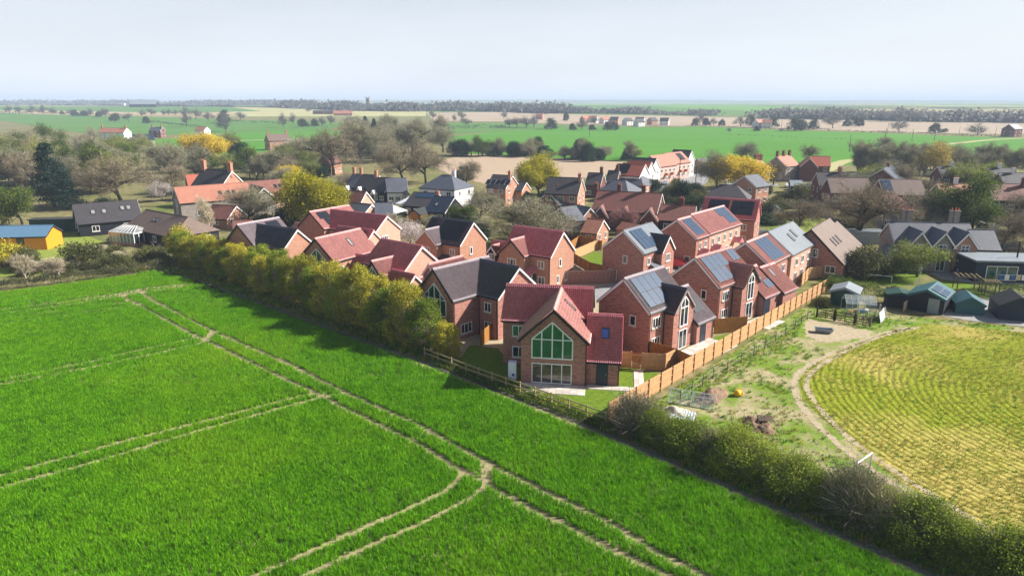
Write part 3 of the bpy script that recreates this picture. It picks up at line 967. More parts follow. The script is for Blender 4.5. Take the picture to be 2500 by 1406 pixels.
class House:
    def __init__(s, name, label, x, y, ang, cat='house', group=None):
        s.root = empty(name, (x, y, 0), R(ang), label, cat, group)
        s.blocks = []
    # ---- one gabled (or hipped) block, local rectangle x0..x1, y0..y1, ridge along axis
    def block(s, x0, x1, y0, y1, ze, zr, axis='x', wall='red_brick', roof='tile_red', tile=True, ov=0.28, vg=0.18,
              trim='white_paint', gut=True, z0=-0.15, hip=(0, 0), barge=True, ridge=True, ridge_mat=None, gablewall=None, stretch=None):
        b = dict(x0=x0, x1=x1, y0=y0, y1=y1, ze=ze, zr=zr, axis=axis)
        s.blocks.append(b)
        mb = MB()
        if axis == 'x':
            f = lambda u, v, z: (u, v, z); u0, u1, v0, v1 = x0, x1, y0, y1
        else:
            f = lambda u, v, z: (v, u, z); u0, u1, v0, v1 = y0, y1, x0, x1
        vc = (v0 + v1) / 2
        h0, h1 = hip
        zt = zr - 0.02
        V = [f(u0, v0, z0), f(u1, v0, z0), f(u1, v1, z0), f(u0, v1, z0), f(u0, v0, ze), f(u1, v0, ze), f(u1, v1, ze), f(u0, v1, ze)]
        F = [(0, 1, 5, 4), (1, 2, 6, 5), (2, 3, 7, 6), (3, 0, 4, 7)]
        if not h0: V.append(f(u0, vc, zt)); F.append((7, 4, len(V) - 1))
        if not h1: V.append(f(u1, vc, zt)); F.append((5, 6, len(V) - 1))
        F.append((0, 3, 2, 1))
        if axis == 'y': F = [t[::-1] for t in F]
        mb.solid(V, F)
        w = mb.build('wall', M[wall], s.root, uv=True)
        # roof slopes
        half = (v1 - v0) / 2
        rise = zr - ze
        sl = math.hypot(half, rise)
        cs, sn = half / sl, rise / sl
        b.update(sl=sl, cs=cs, sn=sn, slopes={})
        sides = ('S', 'N') if axis == 'x' else ('W', 'E')
        for sd in sides:
            d = Vector((*FACE[sd][1], 0)); r = Vector((-d.y, d.x, 0))
            up = Vector((-d.x * cs, -d.y * cs, sn)); n = r.cross(up).normalized()
            cx, cy = (x0 + x1) / 2, (y0 + y1) / 2
            mat = Matrix((( r.x, up.x, n.x, cx), (r.y, up.y, n.y, cy), (r.z, up.z, n.z, zr), (0, 0, 0, 1)))
            b['slopes'][sd] = mat
            L = (u1 - u0) / 2
            # u range (along r): sign of r along axis u
            sgn = r.x if axis == 'x' else r.y
            a0, a1 = -L - (0 if h0 else vg), L + (0 if h1 else vg)
            hh0, hh1 = h0, h1
            if sgn < 0: a0, a1 = -a1, -a0; hh0, hh1 = h1, h0
            if tile and not (h0 or h1):
                me = tile_sheet(a0, a1, sl + ov, M[roof])
            else:
                me = flat_slope(a0, a1, sl, ov, hh0 * 1.0, hh1 * 1.0, M[roof])
            o = link('roof_slope', me, s.root, mat4=mat)
            if gut:
                g = MB(); e = sl + ov
                g.box(a0 + .03, a1 - .03, -e - 0.10, -e + 0.02, -0.16, -0.045)
                g.build('gutter', M['dark_trim'], o)
        for (k, hh, uu, dirn) in ((0, h0, u0, -1), (1, h1, u1, 1)):
            if hh:   # hip end slope
                mb = MB()
                e = ov * cs
                A = f(uu + dirn * e, v0 - e, ze - ov * sn + .05); B = f(uu + dirn * e, v1 + e, ze - ov * sn + .05)
                # full hip or half hip rising to the ridge end
                C = f(uu - dirn * hh, vc, zr + .05)
                pts = [A, B, C]
                nrm = (Vector(B) - Vector(A)).cross(Vector(C) - Vector(A))
                out = Vector(f(dirn, 0, 0))
                if nrm.dot(out) < 0: pts = pts[::-1]
                mb.face(pts)
                mb.build('roof_slope', M[roof], s.root, uv=True)
            elif barge:
                for sd in sides:
                    mat = b['slopes'][sd]
                    d = Vector((*FACE[sd][1], 0)); r = Vector((-d.y, d.x, 0))
                    sg = (r.x if axis == 'x' else r.y) * dirn
                    aa = sg * ((u1 - u0) / 2 + vg)
                    bb = MB()
                    bb.box(aa - .035, aa + .035, -(sl + ov), 0.0, -0.21, -0.01)
                    bb.build('bargeboard', M[trim], s.root, mat4=mat)
        if ridge and zr - ze > 0.4:
            mb = MB()
            ua, ub = u0 - (vg if not h0 else -h0), u1 + (vg if not h1 else -h1)
            n = max(1, int((ub - ua) / 0.45))
            p, q = f(ua, vc, zr + 0.055), f(ub, vc, zr + 0.055)
            mb.tube(p, q, 0.085, n=8)
            mb.build('ridge_tiles', ridge_mat and M[ridge_mat] or M[roof], s.root)
        return b
    # ---- openings
    def window(s, b, face, u, z, w, h, nx=2, ny=1, mat='white_paint', glassm='glass_dark', sill=True, name='window', proud=0.0):
        fr, pn, sl = window_meshes(w, h, nx, ny, mat, glassm=glassm)
        a, d = FACE[face]
        if face in 'SN': loc = (u, (b['y0'] if face == 'S' else b['y1']) + d[1] * proud, z)
        else: loc = ((b['x0'] if face == 'W' else b['x1']) + d[0] * proud, u, z)
        o = link(name, fr, s.root, loc, (0, 0, R(a)))
        link('pane', pn, o)
        if sill: link('sill', sl, o)
        return o
    def door(s, b, face, u, w=0.95, h=2.1, mat='dark_door', z=0.02):
        def fr():
            mb = MB()
            mb.box(-w / 2 - .06, -w / 2, -.05, .02, 0, h + .06).box(w / 2, w / 2 + .06, -.05, .02, 0, h + .06).box(-w / 2, w / 2, -.05, .02, h, h + .06)
            mb.box(-w / 2, w / 2, -.03, .02, 0.01, h - .002)
            return mb.mesh('door', M[mat])
        def hd():
            mb = MB(); mb.box(w / 2 - .14, w / 2 - .1, -.075, -.03, 1.0, 1.16)
            return mb.mesh('handle', M['alloy'])
        a, d = FACE[face]
        loc = (u, b['y0'] if face == 'S' else b['y1'], z) if face in 'SN' else (b['x0'] if face == 'W' else b['x1'], u, z)
        o = link('door', cached(('dr', w, h, mat), fr), s.root, loc, (0, 0, R(a)))
        link('handle', cached(('dh', w), hd), o)
        return o
    def panels(s, b, side, u0, s0, nu, ns, pw=1.0, ph=1.65, mat='solar_cells', frame='dark_trim', skip=(), gap=0.03, lift=0.12):
        """solar modules: u0 = left edge along the eave from the middle of the ridge, s0 = distance down from the ridge"""
        def fm():
            mb = MB(); e = .03
            mb.box(0, pw, -ph, 0, -.02, .02)
            return mb.mesh('solar_panel_frame', M[frame])
        def cm():
            mb = MB(); e = .022
            mb.box(e, pw - e, -ph + e, -e, .018, .026)
            return mb.mesh('solar_cells', M[mat])
        for j in range(ns):
            for i in range(nu):
                if (i, j) in skip: continue
                m = b['slopes'][side] @ Matrix.Translation((u0 + i * (pw + gap), -(s0 + j * (ph + gap)), lift))
                o = link('solar_panel', cached(('spf', pw, ph, frame), fm), s.root, mat4=m)
                link('solar_cells', cached(('spc', pw, ph, mat), cm), o)
    def skylight(s, b, side, u, s0, w=0.7, h=1.1, glassm='glass_light', mat='dark_trim'):
        def fr():
            mb = MB(); e = .07
            mb.box(-w/2, -w/2+e, -h, 0, -.05, .12).box(w/2-e, w/2, -h, 0, -.05, .12).box(-w/2+e, w/2-e, -e, 0, -.05, .12).box(-w/2+e, w/2-e, -h, -h+e, -.05, .12)
            return mb.mesh('roof_window', M[mat])
        def pn():
            mb = MB(); mb.box(-w/2+.05, w/2-.05, -h+.05, -.05, .03, .085)
            return mb.mesh('pane', M[glassm])
        m = b['slopes'][side] @ Matrix.Translation((u, -s0, 0.03))
        o = link('roof_window', cached(('rw', w, h, mat), fr), s.root, mat4=m)
        link('pane', cached(('rwp', w, h, glassm), pn), o)
    def chimney(s, x, y, z0, z1, w=0.7, d=0.5, pots=2, wall='red_brick'):
        mb = MB()
        mb.box(x - w/2, x + w/2, y - d/2, y + d/2, z0, z1 - .18)
        mb.box(x - w/2 - .06, x + w/2 + .06, y - d/2 - .06, y + d/2 + .06, z1 - .18, z1)
        o = mb.build('chimney', M[wall], s.root, uv=True)
        for i in range(pots):
            p = MB(); xx = x + (i - (pots - 1) / 2) * min(.4, w / max(1, pots))
            p.tube((xx, y, z1 - .01), (xx, y, z1 + .38), .12, .10, 8)
            p.build('chimney_pot', M['chimney_pot'], o)
        return o
    def pipe(s, x, y, z1, z0=0.05):
        mb = MB(); mb.tube((x, y, z0), (x, y, z1), .045, n=6)
        mb.build('downpipe', M['dark_trim'], s.root)
    def porch(s, x0, x1, y0, y1, ze, zr, axis='y', roof='tile_red', front='S', posts=True):
        """small pitched canopy on posts or brackets"""
        b = dict(x0=x0, x1=x1, y0=y0, y1=y1)
        mb = MB()
        if axis == 'lean':
            mb.solid([(x0, y0, ze), (x1, y0, ze), (x1, y1, zr), (x0, y1, zr), (x0, y0, ze + .1), (x1, y0, ze + .1), (x1, y1, zr + .1), (x0, y1, zr + .1)],
                     [(0, 3, 2, 1), (4, 5, 6, 7), (0, 1, 5, 4), (1, 2, 6, 5), (2, 3, 7, 6), (3, 0, 4, 7)])
        else:
            xc = (x0 + x1) / 2
            mb.solid([(x0, y0, ze), (xc, y0, zr), (x1, y0, ze), (x0, y1, ze), (xc, y1, zr), (x1, y1, ze)],
                     [(0, 2, 1), (3, 4, 5), (0, 1, 4, 3), (1, 2, 5, 4), (2, 0, 3, 5)])
        o = mb.build('porch_roof', M[roof], s.root, uv=True)
        if posts:
            for xx in (x0 + .1, x1 - .1):
                p = MB(); p.box(xx - .05, xx + .05, y0 + .05, y0 + .15, 0, ze + .02)
                p.build('porch_post', M['white_paint'], s.root)

def tile_sheet(a0, a1, L, mat, tw=0.2, course=0.32, amp=0.045):
    """pantiles: waves across, stepped courses down the slope, on a thin deck"""
    def mk():
        nt = max(1, round((a1 - a0) / tw)); k = 4
        us = np.linspace(a0, a1, nt * k + 1)
        ph = (np.arange(nt * k + 1) % k) / k
        wave = amp * np.sin(ph * 2 * math.pi) + 0.012 * np.sin(ph * 4 * math.pi)
        nc = max(1, round(L / course)); c = L / nc
        ys, off = [], []
        for i in range(nc):
            ys += [-i * c, -(i + 1) * c - 0.02]; off += [0.045, 0.085]
        ys, off = np.array(ys), np.array(off)
        U, Y = np.meshgrid(us, ys)
        Z = off[:, None] + wave[None, :]
        V = np.stack([U, Y, Z], 2).reshape(-1, 3)
        nu = len(us)
        q = []
        idx = np.arange(len(ys) * nu).reshape(len(ys), nu)
        Q = np.stack([idx[1:, :-1], idx[1:, 1:], idx[:-1, 1:], idx[:-1, :-1]], 2).reshape(-1, 4)
        n0 = len(V)
        D = np.array([(a0, -L, -.03), (a1, -L, -.03), (a1, 0, -.03), (a0, 0, -.03), (a0, -L, .045), (a1, -L, .045), (a1, 0, .03), (a0, 0, .03)])
        DF = np.array([(0, 3, 2, 1), (0, 1, 5, 4), (1, 2, 6, 5), (2, 3, 7, 6), (3, 0, 4, 7)]) + n0
        return np_mesh('roof_slope', np.concatenate([V, D]), np.concatenate([Q, DF]), mats=[mat], smooth=False)
    return cached(('ts', round(a0, 3), round(a1, 3), round(L, 3), mat.name), mk)

def flat_slope(a0, a1, sl, ov, h0, h1, mat):
    """plain covering; h0/h1 cut the ridge short at a hipped end"""
    L = sl + ov
    k = L / sl
    mb = MB()
    e0 = (0.0 if not h0 else ov * h0 / sl); e1 = (0.0 if not h1 else ov * h1 / sl)
    top = [(a0 + h0, 0), (a1 - h1, 0)]; bot = [(a0 - e0, -L), (a1 + e1, -L)]
    V = [(bot[0][0], bot[0][1], -.04), (bot[1][0], bot[1][1], -.04), (top[1][0], top[1][1], -.04), (top[0][0], top[0][1], -.04)]
    V += [(x, y, .05) for x, y, z in V]
    mb.solid(V, [(0, 3, 2, 1), (4, 5, 6, 7), (0, 1, 5, 4), (1, 2, 6, 5), (2, 3, 7, 6), (3, 0, 4, 7)])
    me = bpy.data.meshes.new('roof_slope')
    me.from_pydata(mb.v, [], mb.f)
    me.materials.append(mat)
    lay = me.uv_layers.new(name='UVMap')
    lay.data.foreach_set('uv', [c for l in me.loops for c in (mb.v[l.vertex_index][0], mb.v[l.vertex_index][1])])
    me.update()
    return me

# ================================================================ the new estate
def glazed_gable(h, b, face, u, zb, zs, za, w, cols=(-0.5, -0.26, 0.0, 0.26, 0.5), trans=None, glassm='glass_green', fw=0.11):
    """window with a pointed head that follows the gable: frame bars, and every pane a piece of its own"""
    a, d = FACE[face]
    loc = (u, b['y0'] if face == 'S' else b['y1'], 0) if face in 'SN' else (b['x0'] if face == 'W' else b['x1'], u, 0)
    top = lambda x: za - (za - zs) * abs(x) / (w / 2)
    X = [c * w for c in cols]
    tr = trans if trans is not None else zs
    fr = MB()
    y = -0.035
    for x in X:
        fr.bar((x, y, zb), (x, y, top(x) - (0.0 if abs(x) > .4 * w else .03)), fw, 0.09, up=(0, 1, 0))
    fr.bar((-w/2 - fw/2, y - .004, zb), (w/2 + fw/2, y - .004, zb), 0.095, fw, up=(0, 0, 1))
    fr.bar((-w/2, y - .002, tr), (w/2, y - .002, tr), 0.08, fw * .8)
    fr.bar((-w/2, y - .006, zs), (0, y - .006, za), 0.1, fw)
    fr.bar((0, y - .008, za), (w/2, y - .008, zs), 0.1, fw)
    o = fr.build('window', M['white_paint'], h.root, loc=loc, rot=(0, 0, R(a)))
    for x0, x1 in zip(X[:-1], X[1:]):
        e = .03
        for (za0, za1, zb0) in ((tr, tr, zb), (None, None, tr)):
            t0, t1 = (top(x0 + e), top(x1 - e)) if za0 is None else (za0, za1)
            t0, t1 = min(t0, top(x0 + e)), min(t1, top(x1 - e))
            if max(t0, t1) - zb0 < .1: continue
            p = MB()
            A = [(x0 + e, zb0 + e), (x1 - e, zb0 + e), (x1 - e, max(zb0 + e + .01, t1 - e)), (x0 + e, max(zb0 + e + .01, t0 - e))]
            p.solid([(x, -.02, z) for x, z in A] + [(x, .012, z) for x, z in A], [(0, 1, 2, 3), (7, 6, 5, 4), (0, 4, 5, 1), (1, 5, 6, 2), (2, 6, 7, 3), (3, 7, 4, 0)])
            p.build('pane', M[glassm], o)
    return o

def bifold(h, b, face, u, z, w, hh, n, glassm='glass_room'):
    o = h.window(b, face, u, z, w, hh, n, 1, glassm='glass_dark', sill=False)
    for c in list(o.children): bpy.data.objects.remove(c)
    for i in range(n):
        p = MB(); x0 = -w/2 + w * i / n + .06; x1 = -w/2 + w * (i + 1) / n - .06
        p.box(x0, x1, -.02, .012, .06, hh - .06)
        p.build('pane', M[glassm], o)
    return o

# ---- house nearest to the crop, glazed gable
h = House('brick_house', 'red tiled brick house with tall glazed gable facing the green wheat field', 3.75, 58.4, -9)
bm = h.block(-5.4, 3.1, 4.5, 10.5, 4.7, 7.35, 'x', roof='tile_red', trim='dark_trim')
bg = h.block(-2.97, 2.97, 0, 7.2, 4.5, 7.27, 'y', roof='tile_rust', trim='dark_trim', ov=0.4, vg=0.3, ridge_mat='tile_pink')
bw = h.block(3.02, 6.0, 0.45, 7.65, 2.5, 5.7, 'x', roof='tile_red', trim='tile_red')
glazed_gable(h, bg, 'S', -0.1, 2.55, 4.35, 6.0, 3.7)
bifold(h, bg, 'S', -0.12, 0.1, 3.7, 1.95, 4)
h.window(bm, 'S', -3.85, 2.9, 1.25, 1.15, 2, glassm='glass_green')
h.window(bm, 'S', -3.85, 0.75, 1.25, 1.15, 2, glassm='glass_dark')
h.door(bw, 'S', 4.45, 0.95, 2.05)
h.skylight(bw, 'S', 0.1, 1.5, 0.75, 1.15, glassm='glass_blue')
h.skylight(bg, 'E', 0.9, 0.7, 0.55, 1.5)
h.pipe(2.98, -0.06, 4.4); h.pipe(-2.9, 4.42, 4.5); h.pipe(5.95, 0.38, 2.4)
h.window(bm, 'E', 6.0, 3.0, 1.0, 1.1)

# ---- second house along the board fence
h = House('brick_house', 'brick house with L-shaped solar array nearest the corner of the board fence', 11.5, 67.4, 46)
b = h.block(0, 7.1, -3.15, 3.15, 4.9, 7.8, 'x', roof='tile_grey')
h.panels(b, 'S', -3.15, 0.35, 4, 2, 1.12, 1.78, skip=((3, 1),))
c = h.block(2.75, 6.65, -4.3, 0.2, 4.55, 6.6, 'y', roof='tile_slate', trim='tile_grey')
w = h.block(6.9, 10.4, -4.75, 2.2, 2.5, 5.35, 'x', roof='tile_grey', trim='dark_trim')
h.window(b, 'S', 1.35, 2.95, 1.55, 1.1, 3); h.window(b, 'S', 1.35, 0.8, 1.55, 1.1, 3)
glazed_gable(h, c, 'S', 4.7, 2.6, 5.1, 5.8, 1.5, cols=(-0.5, 0, 0.5), trans=4.6, glassm='glass_dark')
bifold(h, c, 'S', 4.7, 0.1, 1.6, 2.1, 2, 'glass_dark')
h.door(w, 'S', 8.2, 1.0, 2.1); h.panels(w, 'S', -0.9, 1.7, 2, 1, 1.05, 1.7, mat='solar_dark')
h.window(b, 'W', -1.2, 3.0, 0.75, 1.1, 1); h.door(b, 'W', 1.6, 0.95, 2.05, 'white_paint')
h.pipe(0.06, -3.22, 4.8); h.pipe(2.7, -3.22, 4.4); h.pipe(10.3, -4.82, 2.4)

# ---- third house along the fence with attached wing and garage
h = House('brick_house', 'brick house with rust tiles, solar array and long low wing with roof windows', 21.3, 77.4, 44.5)
b = h.block(0, 8.2, -3.3, 3.3, 4.9, 7.75, 'x', roof='tile_rust')
h.panels(b, 'S', -3.7, 0.35, 4, 2, 1.12, 1.8, skip=((3, 1),)); h.panels(b, 'S', 2.2, 0.3, 2, 1, 0.85, 1.6)
c = h.block(3.2, 7.2, -4.5, 0.2, 4.55, 6.6, 'y', roof='tile_rust', trim='dark_trim')
w = h.block(7.6, 11.7, -5.2, 1.6, 2.5, 5.2, 'x', roof='tile_pink', trim='dark_trim')
g2 = h.block(11.72, 15.4, -5.7, 0.9, 2.4, 5.0, 'x', roof='tile_pink', trim='dark_trim')
h.skylight(w, 'S', 0.2, 0.9, 0.6, 1.2); h.skylight(g2, 'S', -0.6, 0.6, 0.6, 1.2); h.panels(w, 'S', 0.2, 2.3, 2, 1, 0.8, 1.2)
h.window(b, 'S', 1.6, 2.95, 1.5, 1.1, 3); h.window(b, 'S', 1.6, 0.8, 1.5, 1.1, 3)
glazed_gable(h, c, 'S', 5.2, 2.6, 5.1, 5.8, 1.4, cols=(-0.5, 0, 0.5), trans=4.6, glassm='glass_dark')
bifold(h, c, 'S', 5.2, 0.1, 1.6, 2.1, 2, 'glass_dark')
h.door(w, 'S', 8.4, 1.6, 2.1); h.window(b, 'W', -1.4, 3.0, 0.7, 1.1, 1)
h.pipe(0.06, -3.37, 4.8); h.pipe(3.1, -3.37, 4.4)

# ---- fourth: half tile, half slate
h = House('brick_house', 'brick semi-detached pair under half tiled, half slate roof beside the end of the board fence', 30.6, 87.6, 51)
b = h.block(0, 8, -3.2, 3.2, 5.0, 7.5, 'x', roof='tile_rust')
b2 = h.block(8.02, 18.4, -3.55, 3.35, 5.05, 7.75, 'x', roof='slate_plain', tile=False, wall='pale_brick')
h.panels(b, 'S', -2.3, 0.35, 4, 2, 1.12, 1.78)
h.skylight(b2, 'S', -0.6, 1.4, 0.65, 1.5); h.skylight(b2, 'S', 1.4, 1.0, 0.65, 1.5)
for u in (2.0, 5.8): h.window(b, 'S', u, 2.95, 1.3, 1.05); h.window(b, 'S', u, 0.8, 1.3, 1.05)
for u in (10.5, 13.2, 16): h.window(b2, 'S', u, 2.95, 1.2, 1.05); h.window(b2, 'S', u, 0.5, 1.3, 1.5)
h.pipe(0.06, -3.27, 4.8); h.pipe(18.3, -3.62, 4.8)

# ---- detached house with grey roof, blank dark gable towards the field
h = House('brick_house', 'detached brick house with pale grey roof, solar array and black tiled cross gable', 15.8, 95.2, 51)
b = h.block(0, 8.3, -3.35, 3.35, 4.9, 7.65, 'x', roof='slate_plain', tile=False)
h.panels(b, 'S', -3.3, 0.4, 4, 2, 1.1, 1.75, skip=((3, 0),))
c = h.block(3.6, 7.4, -4.3, 0.2, 4.6, 6.6, 'y', roof='tile_slate', trim='white_paint')
h.window(c, 'S', 5.5, 2.9, 1.3, 1.1, 3); h.window(c, 'S', 5.5, 0.7, 1.3, 1.2, 3); h.window(b, 'S', 1.5, 2.9, 0.9, 1.05)
h.window(b, 'W', -0.4, 2.95, 0.75, 1.15, 1); h.window(b, 'W', -2.2, 0.5, 0.75, 1.15, 1); h.window(b, 'W', 1.6, 0.3, 1.5, 1.5, 2)
h.porch(1.8, 3.5, -4.6, -3.36, 2.3, 2.9, 'lean', 'slate_plain')

# ---- terrace with three small porches
h = House('terraced_row', 'long pink tiled brick terrace with two solar arrays and small tiled porches', 25.9, 105.8, 50, 'terrace')
b = h.block(0, 4.6, -3.35, 3.35, 4.9, 7.45, 'x', roof='tile_pink', wall='red_brick')
b2 = h.block(4.62, 17.2, -3.4, 3.4, 5.0, 7.7, 'x', roof='tile_pink', wall='pale_brick')
h.panels(b, 'S', -1.6, 0.4, 3, 2, 0.95, 1.7); h.panels(b2, 'S', 1.6, 0.3, 4, 1, 1.0, 1.7); h.panels(b2, 'S', 2.6, 2.05, 3, 1, 1.0, 1.7)
for u in (1.5, 3.4): h.window(b, 'S', u, 2.95, 0.9, 1.05)
for u in (6, 8.3, 10.6, 13, 15.4): h.window(b2, 'S', u, 2.95, 0.95, 1.1)
for u in (7.1, 11.8): h.window(b2, 'S', u, 0.8, 1.0, 1.15)
for x in (0.6, 5.2, 13.6):
    h.porch(x, x + 1.9, -4.9, -3.42, 2.25, 3.1, 'y', 'tile_red')
h.window(b, 'W', -2.0, 0.3, 1.0, 1.6, 1)

# ---- gable ended house with twin black arrays
h = House('brick_house', 'red tiled brick house with two black solar arrays and pale sunlit gable', 43.2, 120.4, -27)
b = h.block(-9.4, 0, 0, 7.0, 5.0, 8.0, 'x', roof='tile_red', trim='tile_red')
h.panels(b, 'S', -3.9, 0.55, 3, 2, 1.18, 1.62, mat='solar_dark'); h.panels(b, 'S', 0.15, 0.55, 3, 2, 1.28, 1.62, mat='solar_dark')
for u in (-7.6, -4.7, -1.9): h.window(b, 'S', u, 2.9, 1.2, 1.15); h.window(b, 'S', u, 0.6, 1.2, 1.3)
for u in (2.2, 4.8): h.window(b, 'E', u, 2.9, 0.6, 1.1, 1); h.window(b, 'E', u, 0.8, 0.6, 1.1, 1)

# ---- west side of the estate
h = House('brick_house', 'brick house with purple-grey tiles and wide black solar array beyond the golden hedge', -38.0, 98.7, -30)
a = h.block(-6.2, 0, 0, 7.6, 4.9, 7.6, 'y', roof='tile_grey', trim='dark_trim', wall='old_brick')
b = h.block(-3.0, 5.8, 0.3, 5.8, 4.9, 7.25, 'x', roof='tile_slate', wall='old_brick')
h.panels(b, 'S', -3.0, 0.5, 6, 1, 1.1, 1.45, mat='solar_dark'); h.panels(b, 'S', -2.1, 1.98, 5, 1, 1.1, 1.3, mat='solar_dark')
h.panels(a, 'E', 0.8, 0.5, 2, 2, 1.1, 1.2, mat='solar_dark')
h.window(a, 'S', -3.0, 2.9, 1.2, 1.1); h.window(a, 'S', -1.3, 2.9, 0.7, 1.1, 1); h.window(b, 'S', 1.5, 2.9, 1.2, 1.1)
h.pipe(-0.1, -0.06, 4.8)

h = House('brick_house', 'large brick house with pink and red pantiles at the back of the estate', -23.4, 108.6, -32)
b = h.block(-12, 1.5, 0, 6.3, 4.9, 7.3, 'x', roof='tile_red', wall='pale_brick')
a = h.block(-14.6, -8.5, -1.2, 7.6, 4.95, 7.45, 'y', roof='tile_pink', trim='dark_trim')
h.panels(a, 'E', -3.6, 0.5, 2, 1, 1.15, 1.5, mat='solar_dark'); h.panels(a, 'E', -3.0, 2.05, 1, 1, 1.1, 1.4, mat='solar_dark')
h.window(b, 'E', 2.6, 3.0, 1.3, 1.1, 3); h.window(b, 'E', 2.6, 0.8, 1.3, 1.1, 3)
for u in (-5, -2): h.window(b, 'S', u, 2.9, 1.2, 1.1)

p = site(757, 568, 3.2)
h = House('dormer_garage', 'low red tiled garage with white dormer window between two estate houses', p.x, p.y, -32, 'garage')
b = h.block(-3.4, 3.4, -2.8, 2.8, 2.4, 4.7, 'x', roof='tile_pink', trim='dark_trim')
c = h.block(-0.6, 3.9, -1.0, 1.0, 3.2, 4.2, 'x', roof='tile_red', wall='render_white', gut=False, z0=2.4)
h.window(c, 'E', 0, 2.55, 0.9, 0.8)

h = House('brick_house', 'brick house with pink tiles, glazed gable and one roof window behind the golden hedge', -23.5, 88.0, -30)
a = h.block(-6.2, 0, 0, 8.5, 4.9, 7.6, 'y', roof='tile_pink', trim='dark_trim', wall='old_brick')
b = h.block(-8.2, -1.6, 6.9, 12.4, 4.9, 7.35, 'x', roof='tile_red', wall='pale_brick')
w = h.block(-1.0, 4.2, 1.8, 6.6, 2.6, 5.0, 'x', roof='tile_red', trim='dark_trim')
glazed_gable(h, a, 'S', -3.1, 2.5, 4.5, 6.2, 3.9)
h.skylight(a, 'E', 0.6, 1.2, 0.6, 1.4); h.skylight(w, 'S', 0.6, 1.2, 0.6, 1.1, 'glass_blue')
h.window(a, 'E', 1.2, 2.9, 1.0, 1.0)

h = House('brick_house', 'brick house under dark red pantiles with small glazed front gable and low pink wings', -13.6, 83.6, -39)
b = h.block(-7.6, 0, 0, 6.2, 4.7, 7.3, 'x', roof='tile_red', wall='pale_brick')
c = h.block(-4.9, -1.9, -2.2, 2.0, 4.2, 5.8, 'y', roof='tile_pink', wall='old_brick', trim='dark_trim')
glazed_gable(h, c, 'S', -3.4, 1.2, 3.9, 5.1, 1.9, cols=(-0.5, 0, 0.5))
w = h.block(-1.5, 2.4, -2.6, 1.6, 2.6, 4.6, 'x', roof='tile_red', wall='pale_brick')
e = h.block(0.02, 4.2, 2.4, 8.4, 2.8, 5.4, 'y', roof='tile_pink', wall='pale_brick')
e2 = h.block(0.5, 3.2, 0.4, 3.0, 2.2, 3.9, 'y', roof='tile_pink', wall='pale_brick')

h = House('brick_house', 'tall brick house under dark grey tiles, hedge side, next to the glazed red house', -6.3, 69.9, -42)
a = h.block(-5.8, 0, 0, 8.4, 4.8, 7.7, 'y', roof='tile_grey', trim='dark_trim')
b = h.block(-2.9, 3.1, 3.7, 10.3, 4.85, 7.6, 'x', roof='tile_slate')
glazed_gable(h, a, 'S', -2.9, 2.6, 4.4, 6.1, 3.6)
h.window(a, 'E', 1.9, 0.6, 1.7, 1.15, 3); h.window(b, 'S', 1.6, 2.9, 1.05, 1.1); h.window(b, 'S', 1.6, 0.7, 1.05, 1.1)
h.pipe(0.07, 0.1, 4.7); h.pipe(0.3, 3.62, 4.7); h.pipe(3.0, 3.62, 4.7)
k = h.block(-7.4, -1.6, 10.4, 14.4, 3.6, 5.9, 'x', roof='tile_slate')

for (x, y, rf, cg, lab, dark) in ((5.2, 90.8, 'tile_red', 'tile_pink', 'brick house with red pantiles, pink cross gable and lean-to porch by the brick garden wall', False),
                                  (-7.7, 98.8, 'tile_slate', 'tile_grey', 'brick house with slate-grey pantiles and black solar array in the middle of the estate', True)):
    h = House('brick_house', lab, x, y, -36)
    b = h.block(-8, 0, 0, 6.25, 4.9, 7.8, 'x', roof=rf, wall='old_brick', trim='white_paint')
    c = h.block(-7.8, -3.5, -1.2, 2.0, 4.75, 6.7, 'y', roof=cg, wall='old_brick', trim='dark_trim' if not dark else 'white_paint')
    h.window(c, 'S', -5.6, 2.95, 1.5, 1.15, 3); h.window(b, 'S', -1.5, 2.95, 1.1, 1.1); h.window(b, 'S', -1.4, 0.7, 1.1, 1.15); h.window(c, 'S', -5.6, 0.7, 1.5, 1.2, 3)
    h.window(b, 'E', 2.6, 3.0, 0.6, 1.1, 1); h.window(b, 'E', 4.4, 0.7, 1.1, 1.15) if not dark else None; h.window(b, 'E', 2.0, 0.7, 0.6, 1.1, 1) if not dark else None
    h.porch(-3.6, -1.9, -1.6, -0.02, 2.25, 2.95, 'lean', rf)
    h.door(b, 'S', -2.75, 0.95, 2.0)
    h.pipe(-0.1, -0.07, 4.8)
    if dark:
        h.panels(b, 'S', -1.2, 0.4, 4, 2, 1.15, 1.75, mat='solar_dark'); h.panels(b, 'S', -3.7, 0.4, 1, 1, 1.15, 1.6, mat='solar_dark')
    else:
        w = h.block(-12.0, -8.02, 1.0, 5.4, 2.6, 5.2, 'x', roof=rf, wall='old_brick', trim='dark_trim')
        d = h.block(-11.6, -9.9, 0.9, 3.0, 3.9, 4.9, 'y', roof=cg, wall='black_board', gut=False, z0=2.5)
        h.window(d, 'S', -10.75, 2.75, 1.1, 1.0, 2)

# ================================================================ vegetation
def quat_frames(rng, n):
    """n random orthonormal pairs"""
    a = rng.normal(size=(n, 3)); a /= np.linalg.norm(a, axis=1)[:, None] + 1e-9
    b = rng.normal(size=(n, 3)); b -= (a * b).sum(1)[:, None] * a
    b /= np.linalg.norm(b, axis=1)[:, None] + 1e-9
    return a, b

